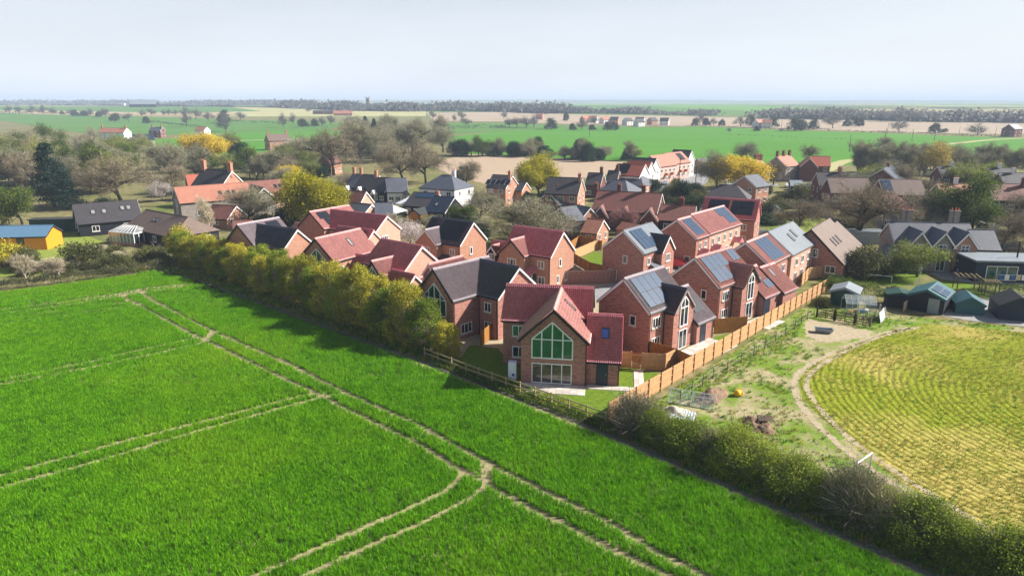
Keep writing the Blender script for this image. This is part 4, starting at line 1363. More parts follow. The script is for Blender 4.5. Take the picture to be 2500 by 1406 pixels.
def leaf_quads(rng, C, size, up=0.35, aspect=0.7):
    """leaf-sized quads at centres C, normals partly upwards"""
    n = len(C)
    a, b = quat_frames(rng, n)
    a[:, 2] *= (1 - up); a /= np.linalg.norm(a, axis=1)[:, None] + 1e-9
    b -= (a * b).sum(1)[:, None] * a
    b /= np.linalg.norm(b, axis=1)[:, None] + 1e-9
    s = size * rng.uniform(0.6, 1.3, n)[:, None]
    a = a * s; b = b * s * aspect
    V = np.stack([C - a * .5, C + b * .5, C + a * .5, C - b * .5], 1).reshape(-1, 3)
    Q = np.arange(4 * n).reshape(-1, 4)
    return V, Q

def twig_tris(rng, P, D, L, w):
    """thin tapering twigs from P along D"""
    n = len(P)
    s = rng.normal(size=(n, 3)); s -= (s * D).sum(1)[:, None] * D
    s /= np.linalg.norm(s, axis=1)[:, None] + 1e-9
    V = np.stack([P - s * w / 2, P + s * w / 2, P + D * L[:, None]], 1).reshape(-1, 3)
    return V, np.arange(3 * n).reshape(-1, 3)

def tubes(segs, n=5):
    """segs: list of (p0, p1, r0, r1)"""
    V, Q = [], []
    ang = np.arange(n) * 2 * math.pi / n
    for (p, q, r0, r1) in segs:
        d = q - p; L = np.linalg.norm(d)
        if L < 1e-6: continue
        d = d / L
        x = np.cross(d, (0, 0, 1.0) if abs(d[2]) < .95 else (1.0, 0, 0)); x /= np.linalg.norm(x); y = np.cross(d, x)
        k = len(V) * n
        ring = np.cos(ang)[:, None] * x + np.sin(ang)[:, None] * y
        V.append(p + ring * r0); V.append(q + ring * r1)
        for i in range(n):
            j = (i + 1) % n
            Q.append((k + i, k + j, k + n + j, k + n + i))
    return np.concatenate(V), np.array(Q)

def skeleton(rng, trunk=0.28, spread=1.0, up=0.35, levels=3, kids=(8, 7, 6), decay=0.62, wob=0.25, stems=1, t0=0.3):
    """branching skeleton scaled to unit height and unit crown radius; returns segments and tips"""
    segs, tips = [], []
    def grow(p, d, L, r, lev):
        ns = 4 if lev < 2 else 3
        pts = [p]
        dd = d.copy()
        for i in range(ns):
            dd = dd + rng.normal(0, wob * (0.6 if lev == 0 else 1), 3) * 0.5
            dd[2] += 0.10 * up
            dd /= np.linalg.norm(dd)
            pts.append(pts[-1] + dd * L / ns)
        for i in range(ns):
            a, b = 1 - i / ns * .65, 1 - (i + 1) / ns * .65
            segs.append((pts[i], pts[i + 1], r * a, r * b, lev))
        if lev >= levels:
            tips.append((pts[-1], dd)); tips.append((pts[-2], dd)); return
        nk = kids[lev]
        for k in range(nk):
            t = rng.uniform(0.3 if lev else t0, 1.0)
            f = t * ns; i = min(int(f), ns - 1)
            q = pts[i] + (pts[i + 1] - pts[i]) * (f - i)
            # sideways direction
            sd = rng.normal(size=3); sd -= sd.dot(dd) * dd; sd /= np.linalg.norm(sd) + 1e-9
            an = rng.uniform(0.55, 1.15) * spread
            nd = dd * math.cos(an) + sd * math.sin(an)
            nd[2] += up * 0.25
            nd /= np.linalg.norm(nd)
            grow(q, nd, L * decay * rng.uniform(0.75, 1.2), r * 0.5 * rng.uniform(.8, 1.1), lev + 1)
        grow(pts[-1], dd, L * decay, r * .4, lev + 1)
    for s in range(stems):
        a = rng.uniform(0, 6.28); k = 0.0 if stems == 1 else 0.28
        d = np.array([math.cos(a) * k, math.sin(a) * k, 1.0]); d /= np.linalg.norm(d)
        grow(np.array([math.cos(a) * .02 * (stems > 1), math.sin(a) * .02 * (stems > 1), 0.0]), d, trunk * 1.8, 0.035 / math.sqrt(stems), 0)
    P = np.array([t[0] for t in tips])
    zmax = P[:, 2].max(); rad = np.percentile(np.hypot(P[:, 0], P[:, 1]), 93)
    S = np.array([1 / rad, 1 / rad, 1 / zmax])
    segs = [(p * S, q * S, r0, r1, l) for p, q, r0, r1, l in segs]
    return segs, P * S, np.array([t[1] for t in tips])

TREE = {}
def make_tree(kind, seed, H, Rr, bark='bark', twig=None, leafm=None, n_twig=12, n_leaf=0, leaf=0.22, tw=0.035, tl=0.9, cl=0.55, **kw):
    """mesh pair (trunk with limbs, crown of twigs and leaves) at true size H x Rr"""
    rng = np.random.default_rng(seed)
    segs, tips, dirs = skeleton(rng, **kw)
    S = np.array([Rr, Rr, H])
    seg = [(p * S, q * S, max(.012, r0 * H * .9), max(.01, r1 * H * .9)) for p, q, r0, r1, l in segs if l <= 2]
    v, q = tubes(seg, 5)
    trunk = np_mesh('trunk', v, q, mats=[M[bark]], smooth=True)
    T = tips * S
    V, Q, TR, mi = [], [], [], []
    mats = []
    nV = 0
    mt = []
    if twig:
        k = np.repeat(np.arange(len(T)), n_twig)
        D = dirs[k] * .7 + rng.normal(0, .75, (len(k), 3)); D[:, 2] += .25
        D /= np.linalg.norm(D, axis=1)[:, None]
        P = T[k] - D * 0.1 + rng.normal(0, cl * .45, (len(k), 3))
        tv, tt = twig_tris(rng, P, D, tl * rng.uniform(.5, 1.3, len(k)), tw)
        V.append(tv); TR.append(tt + nV); nV += len(tv); mats.append(M[twig]); n_t = len(tt)
        sg3 = [(p * S, q * S, max(.012, r0 * H * .6), .01) for p, q, r0, r1, l in segs if l == 3]
        if sg3:
            bv, bq = tubes(sg3, 3)
            V.append(bv); b3 = bq + nV; nV += len(bv)
        else: b3 = np.zeros((0, 4), int)
    else:
        n_t = 0; b3 = np.zeros((0, 4), int)
    lq = np.zeros((0, 4), int)
    if leafm and n_leaf:
        k = np.repeat(np.arange(len(T)), n_leaf)
        C = T[k] + rng.normal(0, cl, (len(k), 3))
        C[:, 2] = np.maximum(C[:, 2], 0.12 * H * rng.random(len(C)))
        lv, lq = leaf_quads(rng, C, leaf)
        lq = lq + nV; V.append(lv); nV += len(lv); mats.append(M[leafm])
    quads = np.concatenate([b3, lq]) if len(b3) or len(lq) else None
    mi = [0] * len(b3) + [len(mats) - 1] * len(lq) + [0] * n_t
    crown = np_mesh('crown', np.concatenate(V), quads, np.concatenate(TR) if TR else None, mats=mats, qmat=mi)
    TREE.setdefault(kind, []).append((trunk, crown, H, Rr))

def make_bush(kind, seed, H, Rr, leafm, n_cl=60, per=120, leaf=0.16, twig=None, n_twig=0, shape='dome', bark='bark', cr=0.28, low=0.0):
    """dense shrub or hedge tree: leaf clumps spread over a lumpy volume, stems inside"""
    rng = np.random.default_rng(seed)
    u = rng.normal(size=(n_cl, 3)); u /= np.linalg.norm(u, axis=1)[:, None]
    r = rng.uniform(0.55, 1.0, n_cl) ** 0.6
    if shape == 'dome':
        C = u * r[:, None]; C[:, 2] = np.abs(C[:, 2]) * 0.95
        C *= np.array([1, 1, 1.0])
        z = low + (1 - low) * C[:, 2]
        k = 1.0 - 0.15 * rng.random(n_cl)
        C = np.column_stack([C[:, 0] * k, C[:, 1] * k, z])
    else:  # column, nearly straight sides
        a = rng.uniform(0, 6.283, n_cl); rr = np.sqrt(rng.uniform(.15, 1, n_cl)); zz = rng.uniform(low, 1, n_cl)
        tap = 1 - .45 * np.clip(zz - .55, 0, 1) / .45 - .25 * np.clip(.25 - zz, 0, 1) / .25
        C = np.column_stack([np.cos(a) * rr * tap, np.sin(a) * rr * tap, zz])
    S = np.array([Rr, Rr, H])
    C = C * S * np.array([.85, .85, .93])
    k = np.repeat(np.arange(n_cl), per)
    d = rng.normal(size=(len(k), 3)); d /= np.linalg.norm(d, axis=1)[:, None]
    rad = cr * min(Rr, H) * rng.uniform(.7, 1.25, n_cl)[k] * rng.uniform(.35, 1.15, len(k))
    P = C[k] + d * rad[:, None] * np.array([1, 1, .85])
    P[:, 2] = np.maximum(P[:, 2], .03)
    lv, lq = leaf_quads(rng, P, leaf)
    V, mats, TR, nV = [lv], [M[leafm]], [], len(lv)
    mi = [0] * len(lq)
    if twig:
        kk = rng.integers(0, n_cl, n_twig)
        base = np.column_stack([rng.normal(0, .12 * Rr, n_twig), rng.normal(0, .12 * Rr, n_twig), np.zeros(n_twig)])
        tgt = C[kk] + rng.normal(0, cr * Rr * .7, (n_twig, 3)); tgt[:, 2] += cr * H * .35
        st = base + (tgt - base) * rng.uniform(.1, .75, n_twig)[:, None]
        D = tgt - st; L = np.linalg.norm(D, axis=1) + 1e-6; D = D / L[:, None]
        D = D + rng.normal(0, .25, D.shape); D /= np.linalg.norm(D, axis=1)[:, None]
        tv, tt = twig_tris(rng, st, D, np.minimum(L * 1.1, 1.6), .028)
        V.append(tv); TR.append(tt + nV); mats.append(M[twig]); mi += [1] * len(tt)
    crown = np_mesh('crown', np.concatenate(V), lq, np.concatenate(TR) if TR else None, mats=mats, qmat=mi)
    segs = []
    for i in range(7):
        a = rng.uniform(0, 6.28); b = np.array([math.cos(a) * .1 * Rr, math.sin(a) * .1 * Rr, -.05])
        t = C[rng.integers(0, n_cl)] * np.array([.8, .8, .9])
        mid = (b + t) / 2 + np.array([0, 0, .12 * H])
        segs += [(b, mid, .022 * H + .01, .014 * H), (mid, t, .014 * H, .006 * H)]
    v, q = tubes(segs, 5)
    trunk = np_mesh('trunk', v, q, mats=[M[bark]], smooth=True)
    TREE.setdefault(kind, []).append((trunk, crown, H, Rr))

def make_conifer(kind, seed, H, Rr, leafm='leaf_conifer', n=150, per=70):
    rng = np.random.default_rng(seed)
    z = rng.uniform(.06, .99, n) ** 0.9
    a = rng.uniform(0, 6.283, n)
    L = (1 - z) ** .8 * rng.uniform(.65, 1.1, n) + .05
    segs = [(np.array([0, 0, -.1]), np.array([0, 0, H * .97]), .028 * H, .004 * H)]
    P = []
    for i in range(n):
        p = np.array([0, 0, z[i] * H]); q = p + np.array([math.cos(a[i]) * L[i] * Rr, math.sin(a[i]) * L[i] * Rr, -.05 * H * L[i] + .02 * H])
        segs.append((p, q, .006 * H, .002 * H))
        t = rng.uniform(.25, 1.05, per)
        c = p + (q - p) * t[:, None] + rng.normal(0, 1, (per, 3)) * np.array([.13 * Rr, .13 * Rr, .02 * H]) * (.4 + L[i])
        P.append(c)
    v, q = tubes(segs, 4)
    trunk = np_mesh('trunk', v, q, mats=[M['bark_dark']], smooth=True)
    lv, lq = leaf_quads(rng, np.concatenate(P), .38, .5, .55)
    crown = np_mesh('crown', lv, lq, mats=[M[leafm]])
    TREE.setdefault(kind, []).append((trunk, crown, H, Rr))

prng = random.Random(77)
def plant(kind, pos, H, Rr, label, name='tree', cat='tree', group=None, var=None, rz=None):
    vs = TREE[kind]
    tr, cr, h0, r0 = vs[prng.randrange(len(vs)) if var is None else var % len(vs)]
    o = empty(name, (pos[0], pos[1], land(pos[1])), prng.uniform(0, 6.28) if rz is None else rz, label, cat, group)
    o.scale = (Rr / r0, Rr / r0, H / h0)
    link('trunk', tr, o)
    link('crown', cr, o)
    return o

# kinds of tree seen round the village
for i in range(3):
    make_tree('bare_oak', 100 + i, 12, 6.5, 'bark_dark', 'twig_brown', None, n_twig=13, tw=.04, tl=1.0, cl=.7, trunk=.22, spread=1.05, up=.3, kids=(9, 7, 5), t0=.4)
for i in range(3):
    make_tree('bare_grey', 110 + i, 12, 5.0, 'bark', 'twig_grey', 'leaf_olive', n_twig=11, n_leaf=7, leaf=.19, tw=.04, tl=1.0, cl=.7, trunk=.3, spread=.85, up=.5, kids=(10, 7, 4), t0=.2)
for i in range(2):
    make_tree('bare_tall', 120 + i, 14, 3.8, 'bark', 'twig_grey', 'leaf_olive', n_twig=10, n_leaf=6, leaf=.2, tw=.04, tl=1.0, cl=.6, trunk=.42, spread=.6, up=.7, kids=(13, 6, 4), t0=.15, decay=.5)
for i in range(2):
    make_tree('leafy_green', 130 + i, 9, 5.5, 'bark_dark', 'twig_brown', 'leaf_green', n_twig=3, n_leaf=26, leaf=.3, cl=.62, trunk=.2, spread=.95, up=.4, kids=(8, 7, 5))
make_tree('lime_round', 140, 10, 5.5, 'bark_dark', 'twig_brown', 'leaf_lime', n_twig=2, n_leaf=34, leaf=.3, cl=.6, trunk=.18, spread=.95, up=.4, kids=(9, 7, 6))
make_tree('yellow_tree', 150, 10, 5.0, 'bark', 'twig_brown', 'leaf_yellow', n_twig=4, n_leaf=30, leaf=.32, cl=.55, trunk=.2, spread=.95, up=.4, kids=(9, 7, 5))
make_tree('yellow_bare', 151, 12, 4.0, 'bark', 'twig_grey', 'leaf_yellow', n_twig=8, n_leaf=8, leaf=.25, cl=.6, trunk=.3, spread=.7, up=.7, kids=(8, 6, 5))
make_tree('spring_tree', 152, 9, 4.5, 'bark', 'twig_brown', 'leaf_spring', n_twig=9, n_leaf=14, leaf=.22, cl=.55, trunk=.22, spread=.95, up=.4, kids=(8, 7, 5))
make_tree('white_blossom', 160, 5, 3, 'bark_dark', 'twig_grey', 'blossom_white', n_twig=6, n_leaf=12, leaf=.14, tw=.03, tl=.6, cl=.35, trunk=.22, spread=.95, kids=(7, 6, 5))
make_tree('pink_blossom', 161, 5.5, 3.2, 'bark_dark', 'twig_brown', 'blossom_pink', n_twig=9, n_leaf=16, leaf=.14, tw=.03, tl=.6, cl=.35, trunk=.22, spread=.95, kids=(7, 6, 5))
make_tree('pale_sapling', 162, 6, 1.8, 'bark_pale', 'twig_pale', None, n_twig=9, tw=.03, tl=.6, cl=.3, trunk=.35, spread=.7, up=.6, kids=(7, 5, 4))
for i in range(2):
    make_conifer('conifer', 170 + i, 13, 4.5)
make_bush('evergreen', 180, 8, 4.5, 'leaf_dark', 90, 150, .32, cr=.3, low=.1)
make_bush('evergreen', 181, 8, 4.5, 'leaf_dark', 80, 150, .32, cr=.32, low=.1)
for i in range(5):
    make_bush('hedge_tree', 190 + i, 5.5, 2.5, 'leaf_fresh' if i in (1, 3) else 'leaf_gold', 95, 240, .13, 'twig_pale', 1000, 'column', cr=.22, low=.03)
for i in range(3):
    make_bush('garden_bush', 200 + i, 2.5, 1.8, 'leaf_hedge', 55, 130, .13, 'twig_grey', 500, cr=.33)
make_bush('dark_bush', 210, 2.2, 1.6, 'leaf_dark', 45, 140, .14, cr=.35)
make_bush('gold_bush', 211, 2.0, 1.6, 'leaf_gold', 45, 140, .13, cr=.35)
for i in range(2):
    make_bush('wild_bush', 220 + i, 3.0, 1.9, 'leaf_spring', 80, 260, .09, 'twig_brown', 2200, cr=.34, low=.05)
make_bush('wild_bush_bare', 225, 3.0, 1.9, 'leaf_hedge', 60, 110, .08, 'twig_grey', 4200, cr=.36, low=.05)
make_bush('wild_bush_bare', 226, 3.0, 1.9, 'leaf_spring', 60, 120, .08, 'twig_pale', 3600, cr=.36, low=.05)
for i in range(3):
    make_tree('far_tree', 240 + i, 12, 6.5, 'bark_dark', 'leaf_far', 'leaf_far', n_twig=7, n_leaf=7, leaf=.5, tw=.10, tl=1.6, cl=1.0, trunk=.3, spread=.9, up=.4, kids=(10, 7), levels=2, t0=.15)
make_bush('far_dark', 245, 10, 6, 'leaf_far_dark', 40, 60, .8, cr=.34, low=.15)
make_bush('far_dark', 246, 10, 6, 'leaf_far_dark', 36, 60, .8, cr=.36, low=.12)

def hedge(name, label, line, w, h, leafm, dens=120, leaf=.11, cat='hedge', twig=None, group=None, rnd=.12, kind=None):
    """clipped or rough hedge: leaf faces through a box that follows the line, rounded on top"""
    rng = np.random.default_rng(int(abs(line[0][0] * 31 + line[0][1] * 17)) + 5)
    V, Q, TR, nV, mi = [], [], [], 0, []
    tot = []
    for a, b in zip(line[:-1], line[1:]):
        a = np.array([a[0], a[1], 0.0]); b = np.array([b[0], b[1], 0.0])
        d = b - a; L = np.linalg.norm(d); d /= L; n = np.array([-d[1], d[0], 0])
        m = int(L * (w + 2 * h) * dens)
        t = rng.uniform(0, L, m)
        # shell-biased cross-section
        th = rng.uniform(0, math.pi, m); rr = rng.uniform(.72, 1.04, m)
        cx = np.cos(th); sz = np.sin(th)
        ex = np.sign(cx) * np.abs(cx) ** .45; ez = np.abs(sz) ** .45
        lump = 1 + rnd * (np.sin(t * 1.7 + a[0]) + np.sin(t * 3.1 + 2) * .6 + rng.normal(0, .35, m))
        P = a + d * t[:, None] + n * (ex * rr * w / 2 * lump)[:, None]
        P[:, 2] = np.clip(ez * rr * h * lump, .02, None)
        tot.append(P)
    P = np.concatenate(tot)
    lv, lq = leaf_quads(rng, P, leaf)
    V.append(lv); mats = [M[leafm]]; mi = [0] * len(lq); nV = len(lv)
    if twig:
        k = rng.integers(0, len(P), len(P) // 3)
        D = rng.normal(0, .5, (len(k), 3)); D[:, 2] += .8; D /= np.linalg.norm(D, axis=1)[:, None]
        tv, tt = twig_tris(rng, P[k] - D * .2, D, rng.uniform(.2, .55, len(k)), .022)
        V.append(tv); TR = tt + nV; mats.append(M[twig]); mi += [1] * len(tt)
    me = np_mesh(name, np.concatenate(V), lq, TR if twig else None, mats=mats, qmat=mi)
    return tag(link(name, me), label, cat, group, kind)

# ================================================================ plants in their places
ORD = ['first', 'second', 'third', 'fourth', 'fifth', 'sixth', 'seventh', 'eighth', 'ninth', 'tenth', 'eleventh', 'twelfth', 'thirteenth', 'fourteenth', 'fifteenth', 'sixteenth', 'seventeenth', 'eighteenth', 'nineteenth', 'twentieth', 'twenty-first', 'twenty-second', 'twenty-third', 'twenty-fourth', 'twenty-fifth', 'twenty-sixth', 'twenty-seventh', 'twenty-eighth', 'twenty-ninth', 'thirtieth']
# golden hedge trees between crop and estate, counted from the rail fence
line = [site(1090, 868), site(1030, 846), site(960, 820), site(880, 793), site(800, 762), site(720, 733), site(640, 702), site(560, 674), site(490, 650), site(440, 632)]
L = [0]
for a, b in zip(line[:-1], line[1:]): L.append(L[-1] + (b - a).length)
def along(t):
    for i in range(len(line) - 1):
        if t <= L[i + 1]: return line[i].lerp(line[i + 1], (t - L[i]) / (L[i + 1] - L[i]))
    return line[-1]
NH = 22
hh = [3.3, 5.0, 6.4, 5.3, 6.0, 6.6, 5.0, 6.1, 4.9, 6.0, 5.2, 5.8, 4.7, 5.5, 4.5, 5.1, 4.2, 5.2, 4.4, 4.9, 4.0, 4.6]
hh = [v * 1.1 for v in hh]
for i in range(NH):
    p = along(L[-1] * (i + .1) / NH) + Vector((prng.uniform(-.3, .3), prng.uniform(-.3, .3), 0))
    plant('hedge_tree', p, hh[i], 1.9 if i == 0 else prng.uniform(2.3, 3.0), f'{ORD[i]} golden-leaved hedge tree counted from the post and rail fence', 'hedge_tree', 'tree', 'golden hedge trees along the field', var=i)
# mixed hedge along the crop on the near side, counted from the board fence
hl = [(9.4, 49.0), (12.6, 45.9), (15.6, 42.9), (18.2, 40.0), (21.0, 37.2), (23.6, 34.4), (26.4, 31.6), (29.0, 28.8), (31.8, 26.0), (34.6, 23.2), (37.4, 20.4)]
wk = ['wild_bush_bare', 'wild_bush', 'wild_bush', 'wild_bush', 'wild_bush_bare', 'wild_bush', 'wild_bush', 'wild_bush_bare', 'wild_bush', 'wild_bush', 'wild_bush']
wh = [3.2, 2.7, 3.5, 2.8, 3.7, 3.2, 3.4, 3.9, 3.0, 4.0, 3.6]
for i, (x, y) in enumerate(hl):
    c = 'bare twiggy' if 'bare' in wk[i] else 'leafing yellow-green'
    plant(wk[i], (x + .45, y + .45), wh[i], 2.5, f'{ORD[i]} bush, {c}, in the wild hedge counted from the board fence', 'hedge_bush', 'bush', 'wild hedge bushes beside the crop', var=i)
    plant(wk[(i + 3) % 11], (x + 1.9, y - .9), wh[i] * .8, 1.9, f'small {"bare" if "bare" in wk[(i + 3) % 11] else "leafing"} bush beside the {ORD[i]} wild hedge bush from the board fence', 'hedge_bush', 'bush', 'wild hedge bushes beside the crop', var=i + 1)
hedge('verge_hedge', 'low dark green growth between rail fence and crop', [(-7.2, 62.9), (-3.0, 58.9), (2.6, 53.9), (7.2, 49.6)], 1.0, .45, 'leaf_green', 170, .10)
hedge('field_hedge', 'clipped dark hedge along the top of the crop, west of the estate', [site(430, 650), site(300, 672), site(150, 693), site(0, 708), site(-160, 728)], 1.3, 1.5, 'leaf_hedge', 110, .13, twig='twig_grey')

# ================================================================ older village houses
def village(name, label, r0, r1, zr, ze, W, wall='old_brick', roof='roof_dark', ang=None, hip=(0, 0), cat='house', ov=.3, trim='white_paint', group=None, rows=None, nwin=3, ext=0.0, base=None, far=False, ew=True):
    """house set out from the two ends of its ridge; returns the builder and its main block (ridge along x)"""
    if far:
        c = site(*r0); a = c; Lr = r1; th = R(ang or 0); cx, cy = c.x, c.y
    else:
        a, b = site(*r0, zr), site(*r1, zr)
        th = math.atan2(b.y - a.y, b.x - a.x) if ang is None else R(ang)
        Lr = max(3.0, abs((b.x - a.x) / max(.35, abs(math.cos(th)))) if ang is not None else (b - a).length) + ext
        cx, cy = (a.x + b.x) / 2, (a.y + b.y) / 2
    h = House(name, label, cx, cy, math.degrees(th), cat, group)
    if far: h.root.location.z = land(cy)
    b = h.block(-Lr / 2 - (hip[0] or 0), Lr / 2 + (hip[1] or 0), -W / 2, W / 2, ze, zr, 'x', wall=wall, roof=roof, tile=False, hip=hip, ov=ov, trim=trim)
    Lx = Lr + (hip[0] or 0) + (hip[1] or 0)
    if rows is None: rows = 2 if ze > 4.2 else 1
    for r in range(rows):
        z = 0.85 + 2.45 * r
        for i in range(nwin):
            u = b['x0'] + Lx * (i + .5) / nwin
            h.window(b, 'S', u, z, 1.3, 1.1, 2 + (i % 2))
        if ew:
            for fc in ('E', 'W'):
                for u in (-W / 4, W / 4): h.window(b, fc, u, z, 1.0, 1.1, 2)
    return h, b

# bungalows, barns and cottages west of the estate
h, b = village('slate_bungalow', 'black-boarded bungalow with plain grey roof and four pale roof windows', (178.8, 500), (332, 488.7), 5.8, 2.6, 8.4, 'black_board', 'roof_dark', nwin=2)
for u in (-2.6, -.7): h.skylight(b, 'S', u, 1.9, .8, 1.2)
for u in (2.6, 3.7): h.skylight(b, 'S', u, 1.4, .8, 1.2)
glazed = h.window(b, 'W', 0, 2.4, 1.0, 1.8, 2)
h, b = village('brown_bungalow', 'dark boarded bungalow with brown ribbed roof and half-hipped brick end', (357.6, 512), (459.6, 531), 5.2, 2.6, 8.6, 'black_board', 'roof_brown', hip=(0, 2.0), nwin=4)
h.skylight(b, 'S', -2.2, 1.6, .7, .9); h.skylight(b, 'S', -.9, 1.6, .7, .9)
p = site(308, 600)
h = House('conservatory', 'white framed conservatory with glass roof against the brown bungalow', p.x, p.y + 2.2, -22, 'conservatory')
wl = MB()
X0, X1, Y0, Y1 = -3.2, 3.0, -2.0, 2.2
base = MB(); base.box(X0, X1, Y0, Y1, 0, .45); base.build('base_wall', M['old_brick'], h.root, uv=True)
for i in range(8):
    x = X0 + (X1 - X0) * i / 7
    q = MB(); q.box(x - .06, x + .06, Y0 - .05, Y0 + .05, .45, 2.3); q.build('post', M['white_paint'], h.root)
    q = MB(); q.bar((x, Y0, 2.35), (x * .55, .1, 3.4), .09, .07); q.build('glazing_bar', M['white_paint'], h.root)
    if i < 7:
        q = MB(); q.box(x + .08, x + (X1 - X0) / 7 - .08, Y0 - .01, Y0 + .01, .5, 2.25); q.build('pane', M['glass_blue' if i > 2 else 'glass_light'], h.root)
for i in range(5):
    y = Y0 + (Y1 - Y0) * i / 4
    q = MB(); q.box(X1 - .05, X1 + .05, y - .06, y + .06, .45, 2.3); q.build('post', M['white_paint'], h.root)
    if i < 4: q = MB(); q.box(X1 - .01, X1 + .01, y + .08, y + .97, .5, 2.25); q.build('pane', M['glass_dark'], h.root)
q = MB(); q.box(X0, X1, Y0 - .08, Y0 + .08, 2.25, 2.42); q.build('eaves_beam', M['white_paint'], h.root)
q = MB(); q.box(X1 - .08, X1 + .08, Y0, Y1, 2.25, 2.42); q.build('eaves_beam', M['white_paint'], h.root)
q = MB(); q.solid([(X0, Y0, 2.36), (X1, Y0, 2.36), (X1, Y1, 2.36), (X0, Y1, 2.36), (X0 * .55, .1, 3.36), (X1 * .55, .1, 3.36)], [(0, 1, 5, 4), (1, 2, 5), (2, 3, 4, 5), (3, 0, 4)])
q.build('glass_roof', M['glass_light'], h.root)

h, b = village('flint_barn', 'long flint barn conversion under salmon pantiles with three roof windows', (426, 458), (600, 446), 7.0, 4.0, 7.0, 'flint', 'roof_salmon', nwin=2, rows=1, ew=False)
for u in (1.2, 3.0, 4.2): h.skylight(b, 'S', u, 2.1, .7, 1.1, 'glass_dark')
h.window(b, 'W', 0, 1.2, 1.5, 3.2, 2, 2)
c = h.block(6.6, 12.4, -6.6, 2, 3.6, 6.3, 'y', wall='flint', roof='roof_red_old', tile=False); h.window(c, 'S', 9.5, 1.2, 1.2, 1.2)
h, b = village('brick_barn', 'brick barn range under mottled red pantiles with three roof windows behind the lime tree', (585, 446), (684, 438), 6.4, 3.2, 7.5, 'pale_brick', 'roof_red_old', nwin=4, rows=1)
for u in (3.0, 4.2, 5.4): h.skylight(b, 'S', u, 1.6, .7, 1.2, 'glass_dark')
h, b = village('farm_house', 'old farmhouse with steep black slate roof and two tall brick chimneys', (498, 413), (562, 418), 9.0, 5.2, 8.5, 'old_brick', 'roof_dark', ang=-24)
h.chimney(b['x0'] + .4, 0, 7.5, 11.2, 1.2, .8, 3, 'old_brick'); h.chimney(b['x1'] - .4, 0, 7.5, 11.0, 1.2, .8, 2, 'old_brick')
h, b = village('orange_roofed_wing', 'brick wing with bright orange pantile slope in front of the old farmhouse', (452, 428), (520, 424), 6.6, 3.8, 7.0, 'old_brick', 'roof_orange', ang=30)
h, b = village('pantiled_outbuilding', 'small outbuilding with dull red pantiles half hidden by bare saplings', (520, 500), (575, 503), 4.4, 2.2, 6.0, 'old_brick', 'roof_red_old', ang=-18, rows=1, nwin=1)
h, b = village('garden_cottage', 'orange brick cottage gable behind bare branches by the golden hedge', (572, 540), (612, 538), 4.8, 2.4, 5.5, 'pale_brick', 'roof_red_old', ang=20, rows=1, nwin=1)

for k, (r0, r1, lab, rf) in enumerate((((858, 426), (886, 424), 'slate cottage with white gable at the west end of the almshouse row', 'roof_slate_old'), ((882, 424), (922, 430), 'slate cottage with arched white porch, middle of the almshouse row', 'roof_dark'), ((918, 431), (956, 437), 'dark slate cottage with twin chimneys toward the east of the almshouse row', 'roof_dark'))):
    h, b = village('slate_cottage', lab, r0, r1, 6.2, 3.2, 7.0, 'black_board', rf, ang=-30, nwin=3, rows=1, group='slate cottages in a row')
    h.chimney(b['x0'] + .5, 0, 5.4, 7.9, .8, .6, 2, 'old_brick')
    h.porch(-.9, .9, b['y0'] - 1.3, b['y0'] - .02, 2.3, 3.4, 'y', 'white_paint')
h, b = village('pale_slate_cottage', 'white walled cottage with pale weathered slate roof at the end of the row', (941, 437), (992, 434), 6.2, 3.2, 7.0, 'render_white', 'roof_slate_old', ang=14, rows=1)
h.porch(1.2, 3.2, b['y0'] - 1.6, b['y0'] - .02, 2.3, 3.6, 'y', 'roof_slate_old')
h, b = village('white_villa', 'white rendered square house with hipped slate roof beside the ploughed field', (1082, 428), (1098, 428), 7.8, 5.0, 8.8, 'render_white', 'roof_slate_old', ang=-28, hip=(3.6, 3.6), nwin=3)
h.chimney(1.6, 1.0, 6.6, 9.0, .8, .6, 2, 'render_white')
h, b = village('dark_bungalow', 'dark roofed bungalow with blue solar array near the white villa', (1012, 468), (1068, 474), 5.0, 2.6, 9.0, 'black_board', 'roof_dark', ang=-24, rows=1)
h.panels(b, 'S', -1.8, .4, 3, 1, 1.5, 1.6, mat='solar_cells')
h, b = village('navy_roofed_annexe', 'annexe with smooth navy roof and one roof window by dark shrubs', (1062, 478), (1108, 482), 5.2, 2.5, 8.5, 'black_board', 'navy_board', ang=-24, rows=1, nwin=2)
h.skylight(b, 'S', -.6, 2.2, .7, 1.1); h.chimney(b['x0'] + .6, .4, 4.6, 6.2, .6, .5, 1)
for lab, r0, r1, zr, ze, W, wl_, rf, an in (('long grey slated outbuilding right behind the pink tiled estate house', (866, 492), (902, 502), 4.6, 2.2, 7.0, 'pale_brick', 'roof_slate_old', -32),
        ('grey slated outbuilding behind the white blossom tree', (914, 498), (958, 494), 4.6, 2.2, 7.5, 'pale_brick', 'roof_slate_old', 12),
        ('brick gabled cottage with dark red roof beside the lime green tree', (866, 466), (892, 467), 6.5, 3.6, 6.0, 'pale_brick', 'roof_red_old', -24)):
    h, b = village('outbuilding', lab, r0, r1, zr, ze, W, wl_, rf, ang=an, rows=1, nwin=2, cat='outbuilding')
h, b = village('solar_cottage', 'brick house with a row of framed solar panels low on its brown roof', (1204, 427.4), (1250, 428.6), 7.4, 4.8, 7.6, 'old_brick', 'roof_dark', ang=-25, nwin=2)
h.panels(b, 'S', -3.4, 1.9, 5, 1, 1.3, 1.9, mat='solar_dark', frame='white_paint'); h.chimney(b['x1'] - .2, -1, 5, 8.6, .7, .6, 1, 'old_brick')
h, b = village('brick_annexe', 'small brick annexe with hipped look and white windows beside the solar cottage', (1257, 444), (1284, 445), 5.4, 3.6, 5.5, 'old_brick', 'roof_dark', ang=-25, nwin=1)

